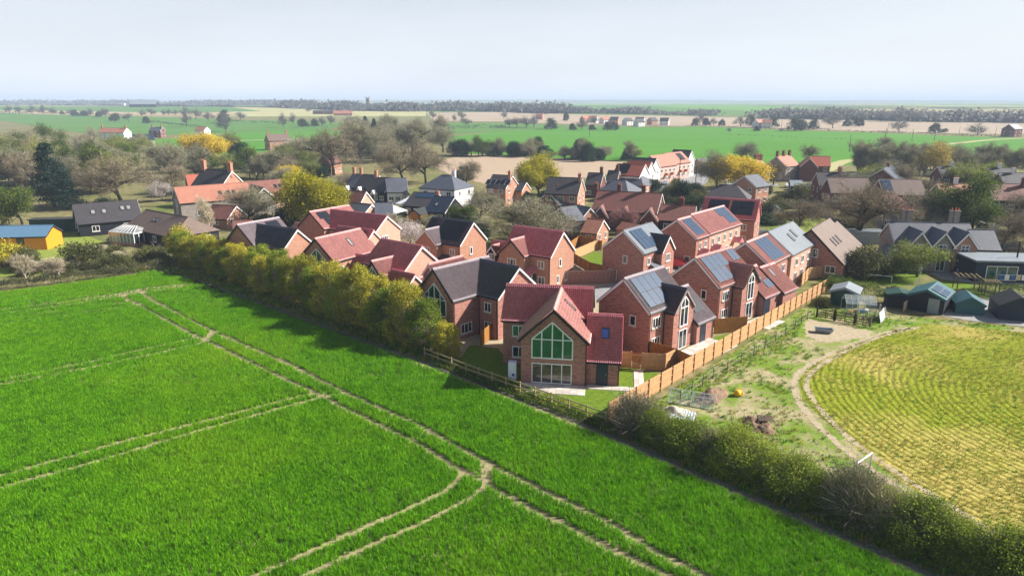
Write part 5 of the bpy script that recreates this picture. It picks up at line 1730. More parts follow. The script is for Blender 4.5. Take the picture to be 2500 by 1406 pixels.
# centre of the village
h, b = village('brick_house_dark_roof', 'two-storey brick house with broad dark tiled roof and orange sunlit gable', (1343, 433), (1420, 435), 8.2, 5.0, 8.2, 'old_brick', 'roof_dark', ang=-18, nwin=3)
h.chimney(b['x1'] - .3, -.8, 6, 9.2, .7, .6, 2)
h, b = village('hipped_bungalow', 'brick bungalow with hipped slate roof and stubby chimney behind the bare thorn tree', (1342, 467), (1366, 463), 5.4, 2.7, 8.6, 'dark_brick', 'roof_slate_old', ang=30, hip=(0, 2.5), rows=1, nwin=2)
h.chimney(.6, -.6, 4.4, 6.4, .6, .5, 2)
h, b = village('slate_outhouse', 'L-shaped slate roofed outhouse with white door near the bare thorn tree', (1370, 509), (1404, 501), 4.8, 2.5, 6.0, 'dark_brick', 'roof_slate_old', ang=32, rows=1, nwin=2)
c = h.block(1.5, 6.2, -2.2, 4.0, 2.5, 4.6, 'y', wall='old_brick', roof='roof_slate_old', tile=False)
h, b = village('salmon_garage', 'low brick garage with salmon tiled roof beside the round evergreen bush', (1436, 534), (1472, 536), 4.4, 2.4, 5.6, 'old_brick', 'roof_salmon', ang=-30, rows=1, nwin=1)
c = h.block(-7.5, b['x0'] - .05, -2.2, 2.4, 2.2, 3.6, 'x', wall='dark_brick', roof='roof_brown', tile=False)
h, b = village('pantiled_terrace', 'dark brick terrace under red pantiles with three catslide dormers and chimneys', (1462, 466), (1614, 472), 7.2, 3.9, 9.0, 'dark_brick', 'roof_red_old', ang=-22, nwin=5, cat='terrace')
for u in (-4.6, 0.4, 5.4):
    d = h.block(u - 1.7, u + 1.7, b['y0'] - 1.2, b['y0'] + 2.5, 2.6, 4.8, 'y', wall='dark_brick', roof='roof_red_old', tile=False, gut=False)
    h.window(d, 'S', u, 1.0, 1.4, 1.1)
for u in (-7.2, -2.2, 2.9): h.chimney(u, .2, 6, 8.6, .8, .6, 2, 'dark_brick')
h, b = village('black_cottage', 'low black boarded cottage with red pantile roof and squat chimney', (1614, 498), (1700, 504), 5.2, 2.7, 7.0, 'black_board', 'roof_red_old', ang=-20, nwin=2, rows=1)
h.chimney(.6, .2, 4.4, 6.6, .9, .7, 2, 'dark_brick')
for lab, r0, r1, an in (('pale slate bungalow with hipped roof in front of the red roofed white houses', (1502, 437), (1528, 443), -36), ('grey slate bungalow with hipped roof nearest the village green road', (1538, 425), (1562, 425), -36)):
    h, b = village('slate_bungalow', lab, r0, r1, 5.4, 2.7, 8.6, 'pale_brick', 'roof_slate_old', ang=an, hip=(3, 3), rows=1, nwin=3)
for lab, r0, r1, an in (('dark roofed house with brick chimneys at the corner of the ploughed field', (1440, 424), (1470, 421), -20), ('dark roofed house between ploughed field and slate bungalows', (1486, 416), (1512, 418), -20)):
    h, b = village('dark_house', lab, r0, r1, 6.4, 3.6, 7.0, 'dark_brick', 'roof_dark', ang=an, nwin=2)
    h.chimney(b['x1'] - .5, 0, 5.4, 8, .8, .6, 2, 'dark_brick')
# recently built white and pink houses at the edge of the fields
for lab, r0, r1, rf, pan in (('white gabled house with orange roof and black solar array, nearest of three', (1524, 399), (1573, 400), 'roof_orange', True), ('white gabled house with plain orange roof, middle of three', (1536, 393.5), (1588, 394.5), 'roof_orange', False), ('white gabled house with dark roof, farthest of three white gables', (1548, 385.5), (1600, 386.5), 'roof_dark', False)):
    h, b = village('white_house', lab, r0, r1, 8.2, 5.2, 7.0, 'render_white', rf, ang=-34, nwin=2)
    if pan: h.panels(b, 'S', -5.0, .4, 3, 2, 1.4, 1.8, mat='solar_dark')
for lab, r0, r1, pan in (('pink rendered terrace house with salmon roof, nearer of the pair', (1592, 380.5), (1624, 376.5), False), ('pink rendered terrace house with salmon roof and small solar array', (1627, 375), (1659, 370.5), True)):
    h, b = village('pink_terrace', lab, r0, r1, 8.6, 5.4, 7.5, 'render_pink', 'roof_salmon', ang=48, nwin=4, ext=2, cat='terrace')
    for u in (-1.8, 1.8): h.porch(u - .8, u + .8, b['y0'] - 1.2, b['y0'] - .02, 2.3, 3.1, 'y', 'roof_salmon')
    if pan: h.panels(b, 'S', .5, .6, 3, 2, 1.1, 1.6, mat='solar_dark')
h, b = village('white_house', 'white gabled house with charcoal roof at the far end of the pink terrace', (1646, 366), (1687, 367), 9.0, 5.6, 7.5, 'render_white', 'roof_dark', ang=-34, nwin=2)
h, b = village('brick_garage', 'brick double garage with small slate roof beside the white and pink houses', (1703, 387.5), (1722, 386), 5.2, 2.8, 7.0, 'old_brick', 'roof_slate_old', ang=34, rows=1, nwin=1, cat='garage')
# north-east of the estate
h, b = village('hipped_house', 'pale house under wide dark hipped roof right behind the twin black solar arrays', (1757, 451), (1799, 453), 6.2, 3.4, 9.2, 'render_white', 'roof_dark', ang=-22, hip=(3.2, 3.2), rows=1, nwin=3)
h.chimney(-.6, .2, 5.6, 7.4, .6, .5, 1, 'stone_trim')
h, b = village('brick_house_grey_roof', 'narrow brick house with grey roof in front of the big yellow tree', (1823, 431), (1846, 425), 7.2, 4.8, 7.0, 'old_brick', 'roof_slate_old', ang=38, nwin=2)
for lab, r0, r1, wl_ , an in (('flint cottage with salmon roof and three brick chimneys by the meadow', (1897, 382), (1928, 379), 'flint', 38), ('brick cottage with salmon roof mostly hidden by the yellow tree', (1842, 391), (1860, 391), 'old_brick', 30)):
    h, b = village('chimneyed_cottage', lab, r0, r1, 8.0, 5.0, 7.5, wl_, 'roof_salmon', ang=an, nwin=2)
    for u in (b['x0'] + .4, 0, b['x1'] - .4): h.chimney(u, 0, 7, 9.6, .9, .7, 2, 'dark_brick')
h, b = village('orange_roofed_house', 'dark brick house with bright orange roof at the meadow edge', (1986, 382), (2024, 382), 7.8, 5.0, 7.5, 'dark_brick', 'roof_orange', ang=-20, nwin=2)
c = h.block(-6.5, -1, -6.5, 4, 4.8, 7.6, 'y', wall='dark_brick', roof='roof_orange', tile=False)
h, b = village('dark_garages', 'black double garage block with grey roof behind parked white cars', (1925, 438), (1962, 443), 3.6, 2.4, 7.0, 'black_board', 'grey_sheet', ang=-16, rows=1, nwin=1, cat='garage')
h, b = village('dark_roofed_house', 'brick house with near-black roof behind the long brown-roofed council houses', (1996, 421), (2062, 422), 8.0, 5.2, 8.0, 'dark_brick', 'roof_dark', ang=-10, nwin=3)
h.chimney(2, 0, 7, 9.4, .8, .6, 2)
for lab, r0, r1, pan in (('long council house with brown ribbed roof, left half of the row', (2018, 433), (2123, 436), False), ('long council house with brown ribbed roof, half next to the red hipped cottage', (2143, 437), (2252, 440), True)):
    h, b = village('council_house', lab, r0, r1, 8.2, 5.3, 7.4, 'dark_brick', 'roof_brown', ang=-6, nwin=5, cat='terrace')
    if pan: h.panels(b, 'S', b['x0'] + .1, .3, 2, 2, 1.0, 1.6, mat='solar_cells')
h, b = village('hipped_cottage', 'flint cottage under red pantiled hipped roof behind the spreading bare tree', (2126, 473), (2184, 473), 6.8, 4.3, 7.6, 'flint', 'roof_red_old', ang=-9, hip=(2.6, 2.6), nwin=3)
# big Victorian house with three front gables
p = site(2337, 660)
h = House('gabled_slate_house', 'Victorian stone house with three white-edged slate gables and clustered chimneys', p.x, p.y, -7)
m = h.block(-9.3, 2.4, 0.8, 6.8, 4.2, 6.7, 'x', wall='flint', roof='roof_slate_old', tile=False)
for u in (-6.6, -3.2, 0.0):
    g3 = h.block(u - 1.75, u + 1.75, -1.2, 4, 3.9, 6.15, 'y', wall='old_brick' if u == 0 else 'flint', roof='roof_slate_old', tile=False, vg=.35)
    h.window(g3, 'S', u, 3.0, 1.2, 1.2, 2, 2); bifold(h, g3, 'S', u, .1, 1.3, 2.1, 2, 'glass_dark')
e = h.block(1.8, 5.2, -.7, 5, 3.6, 6.0, 'x', wall='old_brick', roof='roof_slate_old', tile=False); h.window(e, 'S', 3.6, 1.0, .9, 1.2, 2, 2)
for u in (-6.4, 0.6):
    for du in (-.5, .0, .5): h.chimney(u + du, 4.6 + abs(du) * .3, 5.5, 8.6, .45, .5, 1, 'flint')
l = h.block(-11.6, -8.8, -3.5, 1.5, 2.3, 3.6, 'y', wall='black_board', roof='roof_slate_old', tile=False)
p = site(2452, 690)
h = House('garden_room', 'flat-roofed navy garden room with wide glazing beside the gabled slate house', p.x, p.y, -7, 'garden room')
q = MB(); q.box(-4.2, 6, 0, 5.5, 0, 3.0); q.build('wall', M['navy_board'], h.root)
q = MB(); q.box(-4.5, 6.3, -.4, 5.8, 3.002, 3.25); q.build('roof', M['grey_sheet'], h.root)
b = dict(x0=-4.2, x1=6, y0=0, y1=5.5)
bifold(h, b, 'S', -.6, .3, 4.2, 2.1, 3, 'glass_green')
q = MB(); q.tube((2.5, 2.5, 3.2), (2.5, 2.5, 5.6), .12); q.build('flue', M['dark_trim'], h.root)
h, b = village('red_roofed_house', 'slate-blue rendered house with red pantile roof at the far eastern edge', (2412, 449), (2520, 450), 8.2, 5.3, 8.0, 'navy_board', 'roof_red_old', ang=-8, nwin=4)
h.chimney(2.4, -.6, 6.6, 9.6, .9, .7, 2, 'dark_brick')
for lab, r0, r1, rf in (('dark roofed house below the bare poplar row, behind the pink roofed one', (2290, 406), (2356, 407), 'roof_dark'), ('dark roofed house below the bare poplar row near the eastern edge', (2406, 409), (2474, 412), 'roof_dark'), ('dark roofed bungalow in front of the bare poplar row', (2436, 422), (2510, 424), 'roof_dark'), ('pink tiled house seen through bare branches', (2290, 449), (2376, 450), 'roof_salmon')):
    h, b = village('village_house', lab, r0, r1, 7.6, 5.0, 8.0, 'dark_brick', rf, ang=-8, nwin=3)
    h.chimney(0, 0, 6.5, 9, .8, .6, 2, 'render_white')
h, b = village('striped_gable_house', 'house showing two white barge boards against a black roof before the bare poplars', (2158, 412), (2178, 403), 8.2, 4.8, 9, 'dark_brick', 'navy_board', ang=52, nwin=2)
h.chimney(0, 0, 7, 9.2, .7, .6, 2, 'dark_brick')
p = Vector((47.2, 104.4, 0))
h = House('brown_roofed_house', 'large brick house with deep brown tiled roof and three roof windows', p.x, p.y, 54)
b = h.block(-5.5, 6.5, -5.2, 4.4, 2.5, 7.0, 'x', roof='roof_brown', tile=False, wall='red_brick', trim='dark_trim')
for u in (-2.4, -.6, 1.2): h.skylight(b, 'S', u, 2.6, .5, 1.5)
h.window(b, 'W', -1.0, 2.9, 1.4, 1.3, 2); h.window(b, 'W', -3.6, .8, 1.4, 1.1, 2)
c = h.block(6.55, 13, -4.4, 3.6, 2.3, 5.6, 'x', roof='roof_brown', tile=False, wall='red_brick', trim='dark_trim')

# houses at the far left and scattered beyond
for lab, px, py, Lh, zr, ze, W, wl_, rf, an in (
    ('long pink-roofed farm row with chimneys in the western meadow', 282, 341, 20, 8.0, 5.2, 8, 'render_white', 'roof_salmon', -8),
    ('slate roofed house with two chimneys beside the western farm row', 386, 336, 9, 7.5, 5, 7, 'dark_brick', 'roof_slate_old', -6),
    ('dark roofed house with crisp white barge boards among bare trees', 352, 362, 10, 7.8, 4.8, 8, 'render_white', 'navy_board', 42),
    ('white cottage with orange roof at the far lane corner', 496, 330, 9, 6.5, 4, 7, 'render_white', 'roof_salmon', -20),
    ('brown farmhouse with paired chimneys left of the white blossom', 680, 366, 12, 8.5, 5.2, 8, 'old_brick', 'roof_brown', 38),
    ('pale house with tan hipped roof hidden in the western wood', 58, 436, 8, 9.0, 6.0, 8, 'render_white', 'roof_salmon', 20),
    ('flint outbuilding with pale slate roof next to the dark conifer', 192, 452, 9, 6.5, 3.8, 7, 'flint', 'roof_slate_old', 12),
    ('orange roof glimpsed through the great bare oak', 258, 432, 8, 6.0, 3.5, 7, 'old_brick', 'roof_orange', -30),
    ('pink gabled cottage among bare trees left of the great oak', 735, 412, 6, 6.5, 3.6, 6, 'render_pink', 'roof_slate_old', 60),
    ('orange brick gable beside the trunk of the great oak', 806, 424, 6, 7.0, 4.0, 6.5, 'old_brick', 'roof_red_old', 64),
    ('lone dark gabled house far off at the eastern skyline field', 2468, 334, 12, 9.5, 6.0, 9, 'dark_brick', 'roof_slate_old', 30)):
    h, b = village('distant_house', lab, (px, py), Lh, zr, ze, W, wl_, rf, ang=an, far=True, nwin=2)
    if 'chimney' in lab:
        for u in (b['x0'] + 1, b['x1'] - 1): h.chimney(u, 0, zr - 1, zr + 1.8, .9, .7, 2)
for i, (px, py) in enumerate(((1428, 300), (1448, 300), (1476, 303), (1500, 303), (1532, 306), (1562, 304), (1592, 305), (1622, 306), (1560, 309), (1318, 292), (1850, 311), (1872, 312))):
    village('far_village_house', f'{ORD[i]} small house from the west in the hazy hamlet beyond the green meadow' if i < 9 else ('small red-roofed house among the hazy field trees' if i == 9 else f'{"first" if i == 10 else "second"} farm building in the dark clump beyond the meadow'), (px, py), 9, 7.5, 4.5, 7.5, 'render_white' if i % 3 else 'old_brick', 'roof_dark' if 2 < i < 9 else 'roof_salmon', ang=(-20 if i % 2 else 35), far=True, nwin=2, group='houses of the distant hamlet')
for lab, px, py, Lh, zr, ze, W, wl_, rf, an in (('great grey barn alone on the western skyline', 354, 262, 52, 15, 6, 26, 'black_board', 'grey_sheet', 8), ('small white building on the western skyline left of the barn', 296, 258, 22, 6, 4, 10, 'render_white', 'grey_sheet', 0), ('small white gable on the skyline right of the great barn', 439, 260, 9, 8, 4, 8, 'render_white', 'roof_dark', 70), ('low dark farm building under the church woods', 790, 279, 30, 5.5, 3.2, 10, 'dark_brick', 'roof_dark', 4), ('long pinkish barn under the church woods', 838, 283, 26, 7, 3.4, 10, 'old_brick', 'roof_salmon', 8)):
    village('far_barn', lab, (px, py), Lh, zr, ze, W, wl_, rf, ang=an, far=True, nwin=1, cat='barn')
p = site(899, 269)
t = empty('church_tower', (p.x, p.y, p.z), R(8), 'square stone church tower rising from hazy woods', 'church')
q = MB(); q.box(-3.4, 3.4, -3.4, 3.4, -1, 21.5); q.build('tower', M['stone_trim'], t, uv=True)
for sx in (-1, 1):
    for sy in (-1, 1):
        q = MB(); q.box(sx * 2.9 - .7, sx * 2.9 + .7, sy * 2.9 - .7, sy * 2.9 + .7, 21.502, 23.6); q.build('pinnacle', M['stone_trim'], t)
q = MB(); q.box(-1, 1, -3.5, -3.38, 14, 18); q.build('belfry_opening', M['dark_trim'], t)
q = MB(); q.solid([(3.5, -4, 0), (24, -4, 0), (24, 4, 0), (3.5, 4, 0), (3.5, -4, 7), (24, -4, 7), (24, 4, 7), (3.5, 4, 7), (3.5, 0, 11), (24, 0, 11)], [(0, 1, 5, 4), (1, 2, 6, 9, 5), (2, 3, 7, 6), (3, 0, 4, 8, 7), (4, 5, 9, 8), (6, 7, 8, 9)]); q.build('nave', M['flint'], t, uv=True)

# ================================================================ village trees, each where it stands
T = [  # kind, px, py of the foot, height, crown radius, label
 ('leafy_green', 55, 548, 8.0, 5.2, 'rounded olive-green tree next to the dark conifer at the western edge'),
 ('conifer', 132, 505, 15.5, 6.0, 'tall dark blue-green conifer in the western gardens'),
 ('conifer', 168, 512, 9.5, 4.4, 'shorter dark conifer leaning against the tall one'),
 ('bare_oak', 300, 502, 13.0, 10.0, 'great spreading bare oak behind the slate bungalow'),
 ('white_blossom', 398, 492, 5.5, 3.2, 'pale blossom tree between bare oak and flint barn'),
 ('yellow_tree', 508, 408, 13.0, 8.5, 'bright yellow tree above the old farmhouse'),
 ('evergreen', 592, 412, 11.0, 6.5, 'black-green evergreen beside the bright yellow tree'),
 ('spring_tree', 566, 372, 11.0, 5.0, 'small olive tree at the edge of the green meadow behind the evergreen'),
 ('bare_oak', 815, 428, 17.0, 11.0, 'huge bare oak with forked trunk left of the slate cottages'),
 ('bare_oak', 985, 446, 14.0, 8.0, 'bare oak at the corner of the ploughed field, western of two'),
 ('bare_oak', 1040, 448, 13.0, 7.5, 'bare oak at the corner of the ploughed field beside the white villa'),
 ('white_blossom', 718, 385, 9.0, 6.5, 'large pale blossom tree beside the brown farmhouse'),
 ('lime_round', 790, 548, 11.0, 6.8, 'big round lime-green tree behind the pink tiled house'),
 ('yellow_tree', 706, 448, 5.5, 4.2, 'yellow-leaved shrub tree over the brick barn roof'),
 ('bare_grey', 606, 545, 8.0, 5.5, 'bare pale-branched tree before the flint barn'),
 ('pale_sapling', 517, 592, 8.5, 2.0, 'slender white-stemmed birch beside the brown bungalow'),
 ('bare_grey', 1275, 602, 8.8, 8.0, 'wide bare thorn tree in the middle of the village behind the estate'),
 ('bare_grey', 1170, 540, 7.5, 4.5, 'grey-green willow beside the navy roofed annexe'),
 ('leafy_green', 1118, 560, 4.6, 3.4, 'deep green shrub tree beside the wide thorn tree'),
 ('lime_round', 1316, 478, 10.5, 6.2, 'round yellow-green tree on the edge of the ploughed field'),
 ('pink_blossom', 1508, 572, 5.0, 3.1, 'dusky pink blossom tree before the pantiled terrace'),
 ('evergreen', 1437, 592, 3.8, 2.1, 'round glossy evergreen bush by the salmon garage'),
 ('white_blossom', 1003, 602, 5.0, 3.9, 'white cherry in blossom behind the estate houses'),
 ('bare_grey', 960, 575, 4.6, 2.8, 'bare grey tree beside the white cherry'),
 ('yellow_tree', 1798, 460, 9.5, 8.0, 'broad golden yellow tree at the village green'),
 ('bare_grey', 1748, 462, 11.5, 6.0, 'dark bare tree touching the golden yellow tree'),
 ('bare_oak', 1888, 452, 8.5, 4.2, 'small bare tree before the flint cottage'),
 ('bare_oak', 1946, 564, 7.6, 5.6, 'low spreading bare tree on the sunlit lawn'),
 ('bare_oak', 2093, 592, 11.5, 8.0, 'large bare tree with low boughs in front of the council houses'),
 ('leafy_green', 2372, 574, 11.5, 5.8, 'ivy-clad dark green oak above the clustered chimneys'),
 ('bare_tall', 2290, 566, 8.0, 4.2, 'fine grey birch behind the gabled slate house'),
 ('garden_bush', 2110, 676, 5.0, 3.9, 'large grey-green shrub beside the brown roofed house'),
 ('spring_tree', 2238, 676, 5.6, 4.1, 'olive fruit tree in front of the three gables'),
 ('bare_oak', 2440, 612, 7.5, 4.8, 'bare tree beside the dark pickup'),
 ('bare_oak', 2480, 566, 9.0, 6.0, 'bare tree at the eastern edge near the red roofed house'),
 ('evergreen', 1663, 500, 6.5, 3.6, 'dark evergreen by the village road junction'),
 ('evergreen', 1690, 512, 4.0, 3.4, 'low dark evergreen by the hipped house'),
 ('garden_bush', 1880, 525, 4.2, 4.0, 'grey bush beside the white shed'),
 ('garden_bush', 1960, 486, 4.5, 4.5, 'sprawling grey shrub before the council houses'),
 ('spring_tree', 1570, 560, 2.6, 1.6, 'thin yellow-green shrub before the black cottage'),
 ('yellow_bare', 2275, 442, 13.0, 4.6, 'tall yellow-topped tree among the bare poplars'),
 ('bare_oak', 2142, 372, 9.0, 6.5, 'round bare bush alone in the eastern meadow'),
 ('bare_oak', 1972, 398, 8.0, 4.5, 'small bare tree behind the orange roofed house'),
 ('bare_grey', 1824, 398, 9.0, 6.0, 'bare grey tree on the meadow edge behind the golden yellow tree'),
 ('evergreen', 1130, 440, 5.0, 4.0, 'dark evergreen shrub in front of the corner oaks'),
 ('bare_oak', 1138, 446, 8.0, 5.0, 'reddish bare tree standing before the ploughed field'),
 ('gold_bush', 12, 652, 4.2, 3.4, 'golden evergreen bush at the western end of the clipped hedge'),
 ('garden_bush', 66, 660, 4.0, 2.6, 'upright grey-green bush beside the white gate'),
 ('garden_bush', 205, 655, 4.6, 4.2, 'large leaning shrub in the middle of the bungalow lawn'),
 ('garden_bush', 290, 660, 2.8, 2.8, 'rounded shrub close to the conservatory'),
 ('pale_sapling', 145, 680, 3.4, 1.9, 'pale bare fruit tree behind the clipped hedge'),
 ('pale_sapling', 66, 692, 4.2, 1.7, 'taller pale bare fruit tree by the western end of the hedge'),
 ('garden_bush', 370, 636, 2.6, 3.4, 'tangled brown-green shrub near the first golden hedge tree'),
 ('garden_bush', 245, 664, 2.2, 2.4, 'low shrub behind the clipped hedge'),
 ('gold_bush', 440, 612, 4.6, 2.8, 'bright yellow shrub at the corner of the brown bungalow'),
 ('dark_bush', 402, 480, 4.0, 3.0, 'dark bush beside the flint barn gable'),
 ('dark_bush', 262, 510, 3.2, 3.2, 'dark clipped bush behind the green store'),
 ('dark_bush', 700, 548, 4.4, 3.2, 'black-green bush under the lime-green tree'),
 ('garden_bush', 640, 548, 2.6, 3.2, 'olive shrub in front of the brick barn'),
 ('dark_bush', 2040, 700, 1.9, 2.2, 'dark garden bush by the first green shed'),
 ('garden_bush', 2180, 722, 1.5, 1.3, 'small brown bush near the goal frame'),
 ('garden_bush', 2008, 748, 1.5, 1.2, 'brown scrub at the end of the board fence'),
]
for k, px, py, H, Rr, lab in T:
    nm = {'evergreen': 'evergreen_tree', 'conifer': 'conifer', 'garden_bush': 'garden_bush', 'gold_bush': 'garden_bush', 'dark_bush': 'garden_bush'}.get(k, 'tree')
    plant(k, site(px, py), H, Rr, lab, nm, 'bush' if 'bush' in k else 'tree')

LOOK = {'bare_oak': 'spreading bare', 'bare_grey': 'grey twiggy', 'bare_tall': 'slim bare', 'evergreen': 'dark evergreen', 'garden_bush': 'rough grey-green', 'dark_bush': 'dark leafy', 'leafy_green': 'green leafy', 'spring_tree': 'yellow-green', 'pale_sapling': 'pale twiggy', 'conifer': 'dark needled'}
def cluster(n, box, kinds, H, Rr, label, group, seed, name='bare_tree'):
    """trees one can tell apart in a wood or border, counted from the west"""
    rr = random.Random(seed)
    x0, x1, y0, y1 = box
    placed = []
    for i in range(n):
        for _ in range(30):
            px = rr.uniform(x0, x1)
            p = site(px, y0 + (y1 - y0) * rr.random())
            if all((p - q[1]).length > min(Rr) * .9 for q in placed): break
        placed.append((px, p, rr.choice(kinds), rr.uniform(*H), rr.uniform(*Rr)))
    placed.sort(key=lambda q: q[0])
    for i, (px, p, k, hh_, r_) in enumerate(placed):
        plant(k, p, hh_, r_, f'{LOOK[k]} {label}, {ORD[i]} from the west', name, 'tree', group)
BT = ['bare_oak', 'bare_grey', 'bare_grey', 'bare_tall', 'spring_tree', 'leafy_green']
cluster(24, (-40, 130, 372, 470), BT, (11, 15), (5, 7.5), 'tree in the wood west of the tall conifer', 'trees of the western wood', 1)
cluster(26, (130, 430, 368, 478), BT, (9, 13), (4.5, 6.5), 'tree in the thicket behind the great oak', 'trees behind the great oak', 2)
cluster(16, (400, 760, 392, 440), BT, (7, 11), (4, 5.5), 'tree in the gardens around the old farmhouse', 'trees round the farmhouse', 3)
cluster(16, (640, 860, 398, 470), ['bare_grey', 'evergreen', 'bare_oak', 'garden_bush'], (4, 8), (3, 4.5), 'garden tree between brick barn and slate cottages', 'garden trees by the slate cottages', 4)
cluster(22, (870, 1090, 340, 400), ['bare_tall', 'bare_grey', 'bare_oak', 'bare_grey'], (13, 19), (5.5, 8.5), 'tree in the wood west of the ploughed field', 'trees of the middle wood', 5)
cluster(3, (860, 930, 345, 362), ['conifer'], (13, 17), (4, 5.5), 'pine among the bare trees of the middle wood', 'pines of the middle wood', 6, 'pine_tree')
cluster(17, (2085, 2265, 420, 436), ['bare_tall'], (10, 12.5), (3.6, 4.8), 'poplar in the row west of the yellow-topped tree', 'bare poplars east of the village', 7)
cluster(15, (2300, 2540, 408, 436), ['bare_tall', 'bare_tall', 'bare_grey'], (8.5, 12), (3.5, 5), 'poplar in the row east of the yellow-topped tree', 'bare poplars at the eastern edge', 8)
cluster(16, (1105, 1320, 379, 384), ['bare_grey', 'evergreen', 'garden_bush', 'leafy_green'], (6, 10), (3.5, 5.5), 'hedgerow tree, western half of the ploughed field edge', 'hedgerow trees behind the ploughed field', 9, 'hedgerow_tree')
cluster(16, (1320, 1580, 385, 395), ['bare_grey', 'evergreen', 'spring_tree', 'bare_tall'], (5, 10), (3, 5), 'hedgerow tree, eastern half of the ploughed field edge', 'hedgerow trees behind the ploughed field', 10, 'hedgerow_tree')
cluster(14, (2060, 2480, 490, 590), ['bare_oak', 'garden_bush', 'bare_grey'], (3.5, 7), (2.6, 4), 'garden tree between council houses and gabled slate house', 'garden trees before the council houses', 12)
cluster(14, (1580, 1730, 455, 540), ['dark_bush', 'garden_bush'], (1.6, 3), (1.8, 2.8), 'low shrub by the village road', 'roadside garden shrubs', 13, 'garden_bush')
cluster(16, (1010, 1400, 470, 600), ['garden_bush', 'dark_bush', 'bare_grey'], (2, 4), (2, 3.2), 'shrub behind the estate near the white cherry', 'garden shrubs behind the estate', 14, 'garden_bush')
cluster(14, (1860, 2010, 462, 560), ['dark_bush', 'garden_bush'], (1.5, 3), (2, 3.2), 'shrub beside the parked white cars', 'shrubs by the parked cars', 15, 'garden_bush')
cluster(8, (230, 400, 618, 646), ['garden_bush', 'garden_bush', 'pale_sapling'], (1.3, 2.4), (1.4, 2.2), 'low shrub between conservatory and clipped hedge', 'border shrubs behind the clipped hedge', 16, 'garden_bush')
cluster(7, (20, 230, 655, 676), ['garden_bush', 'pale_sapling'], (1.2, 2.2), (1.3, 2.0), 'low shrub in the lawn border behind the clipped hedge', 'border shrubs behind the clipped hedge', 17, 'garden_bush')
cluster(12, (2020, 2500, 446, 500), ['bare_oak', 'bare_grey', 'spring_tree'], (6, 10), (4, 6), 'garden tree around the council houses', 'garden trees round the council houses', 18)
cluster(10, (1560, 1900, 470, 520), ['bare_grey', 'garden_bush', 'evergreen'], (3, 5.5), (2.4, 3.6), 'garden tree near the hipped house', 'garden trees near the hipped house', 19)
# dark clipped garden hedges
hedge('garden_hedge', 'dark clipped hedge in front of the flint cottage and orange roofed house', [site(1915, 424), site(1995, 428)], 2.0, 2.2, 'leaf_dark', 40, .3)
hedge('garden_hedge', 'second dark hedge below the orange roofed house', [site(1908, 434), site(1980, 437)], 1.8, 2.0, 'leaf_dark', 40, .3)
hedge('garden_hedge', 'tall dark green hedge behind the first green shed', [site(2000, 716), site(2060, 712), site(2150, 735)], 1.6, 1.9, 'leaf_green', 130, .13)
hedge('garden_hedge', 'round-topped hedge between lawn and garden room', [site(2390, 702), site(2440, 712), site(2520, 722)], 1.6, 1.2, 'leaf_green', 120, .13)
hedge('garden_hedge', 'dark hedge below the sunlit lawn beside the estate', [site(1870, 592), site(1945, 590)], 1.4, 1.5, 'leaf_dark', 90, .16)
# hedgerows and field trees far out
def far_line(label, pts, h, w, mat, dens=.9, leaf=1.3, name='hedgerow', kind=None):
    P = [site(*p) for p in pts]
    rng = np.random.default_rng(int(abs(pts[0][0] * 7 + pts[0][1])))
    C = []
    for a, b in zip(P[:-1], P[1:]):
        L = (b - a).length; n = int(L * dens * h)
        t = rng.random(n)
        x = a.x + (b.x - a.x) * t + rng.normal(0, w, n); y = a.y + (b.y - a.y) * t + rng.normal(0, w, n)
        top = h * (.55 + .45 * np.abs(np.sin(t * L / 9 + 1) * np.sin(t * L / 23)) + .12 * rng.normal(size=n))
        top *= np.clip(.25 + 1.1 * np.sin(t * L / 61 + pts[0][0]) * np.sin(t * L / 137 + 2) + .35 * np.sin(t * L / 31) + .45, .12, 1) if kind else 1
        z = np.array([land(v) for v in y]) + np.clip(top, .3, None) * rng.random(n) ** .6
        C.append(np.column_stack([x, y, z]))
    C = np.concatenate(C)
    v, q = leaf_quads(rng, C, leaf, .2)
    return tag(link(name, np_mesh(name, v, q, mats=[M[mat]])), label, None if kind else 'hedge', None, kind)
far_line('thin dark hedgerow between the great meadow and the far ploughed field', [(1700, 309), (1900, 317), (2120, 323), (2320, 331), (2460, 336)], 2.2, .8, 'leaf_far_dark', 1.4, .9)
far_line('dark ditch hedge crossing the great meadow', [(1780, 330), (1960, 337), (2130, 345), (2250, 349)], 1.0, .5, 'leaf_far_dark', 1.6, .7)
far_line('hedge below the western meadow trees', [(560, 296), (600, 299), (680, 302)], 2.4, 1, 'leaf_far_dark', 1.2, 1.0)
far_line('hedge along the lower western meadow', [(365, 298), (430, 305), (500, 313)], 2.4, 1, 'leaf_far_dark', 1.2, 1.0)
far_line('hedgerow in front of the ploughed field corner meadow', [(1085, 316), (1200, 314), (1240, 312)], 4, 1.5, 'leaf_far_dark', .8, 1.4)
far_line('hedgerow under the far western trees', [(-60, 276), (140, 278), (300, 283)], 4, 2, 'leaf_far_dark', .7, 1.6)
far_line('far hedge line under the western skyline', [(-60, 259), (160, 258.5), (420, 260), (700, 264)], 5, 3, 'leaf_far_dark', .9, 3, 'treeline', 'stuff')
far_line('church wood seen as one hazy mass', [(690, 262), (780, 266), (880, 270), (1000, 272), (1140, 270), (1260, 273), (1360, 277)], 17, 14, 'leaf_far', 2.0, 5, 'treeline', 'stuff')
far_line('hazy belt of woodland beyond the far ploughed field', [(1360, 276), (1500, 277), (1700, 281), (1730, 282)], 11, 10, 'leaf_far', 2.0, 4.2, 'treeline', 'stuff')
far_line('hazy eastern belt of woodland', [(1860, 289), (1980, 291), (2140, 292), (2280, 297), (2400, 298), (2500, 300), (2620, 302)], 13, 10, 'leaf_far', 2.0, 4.2, 'treeline', 'stuff')
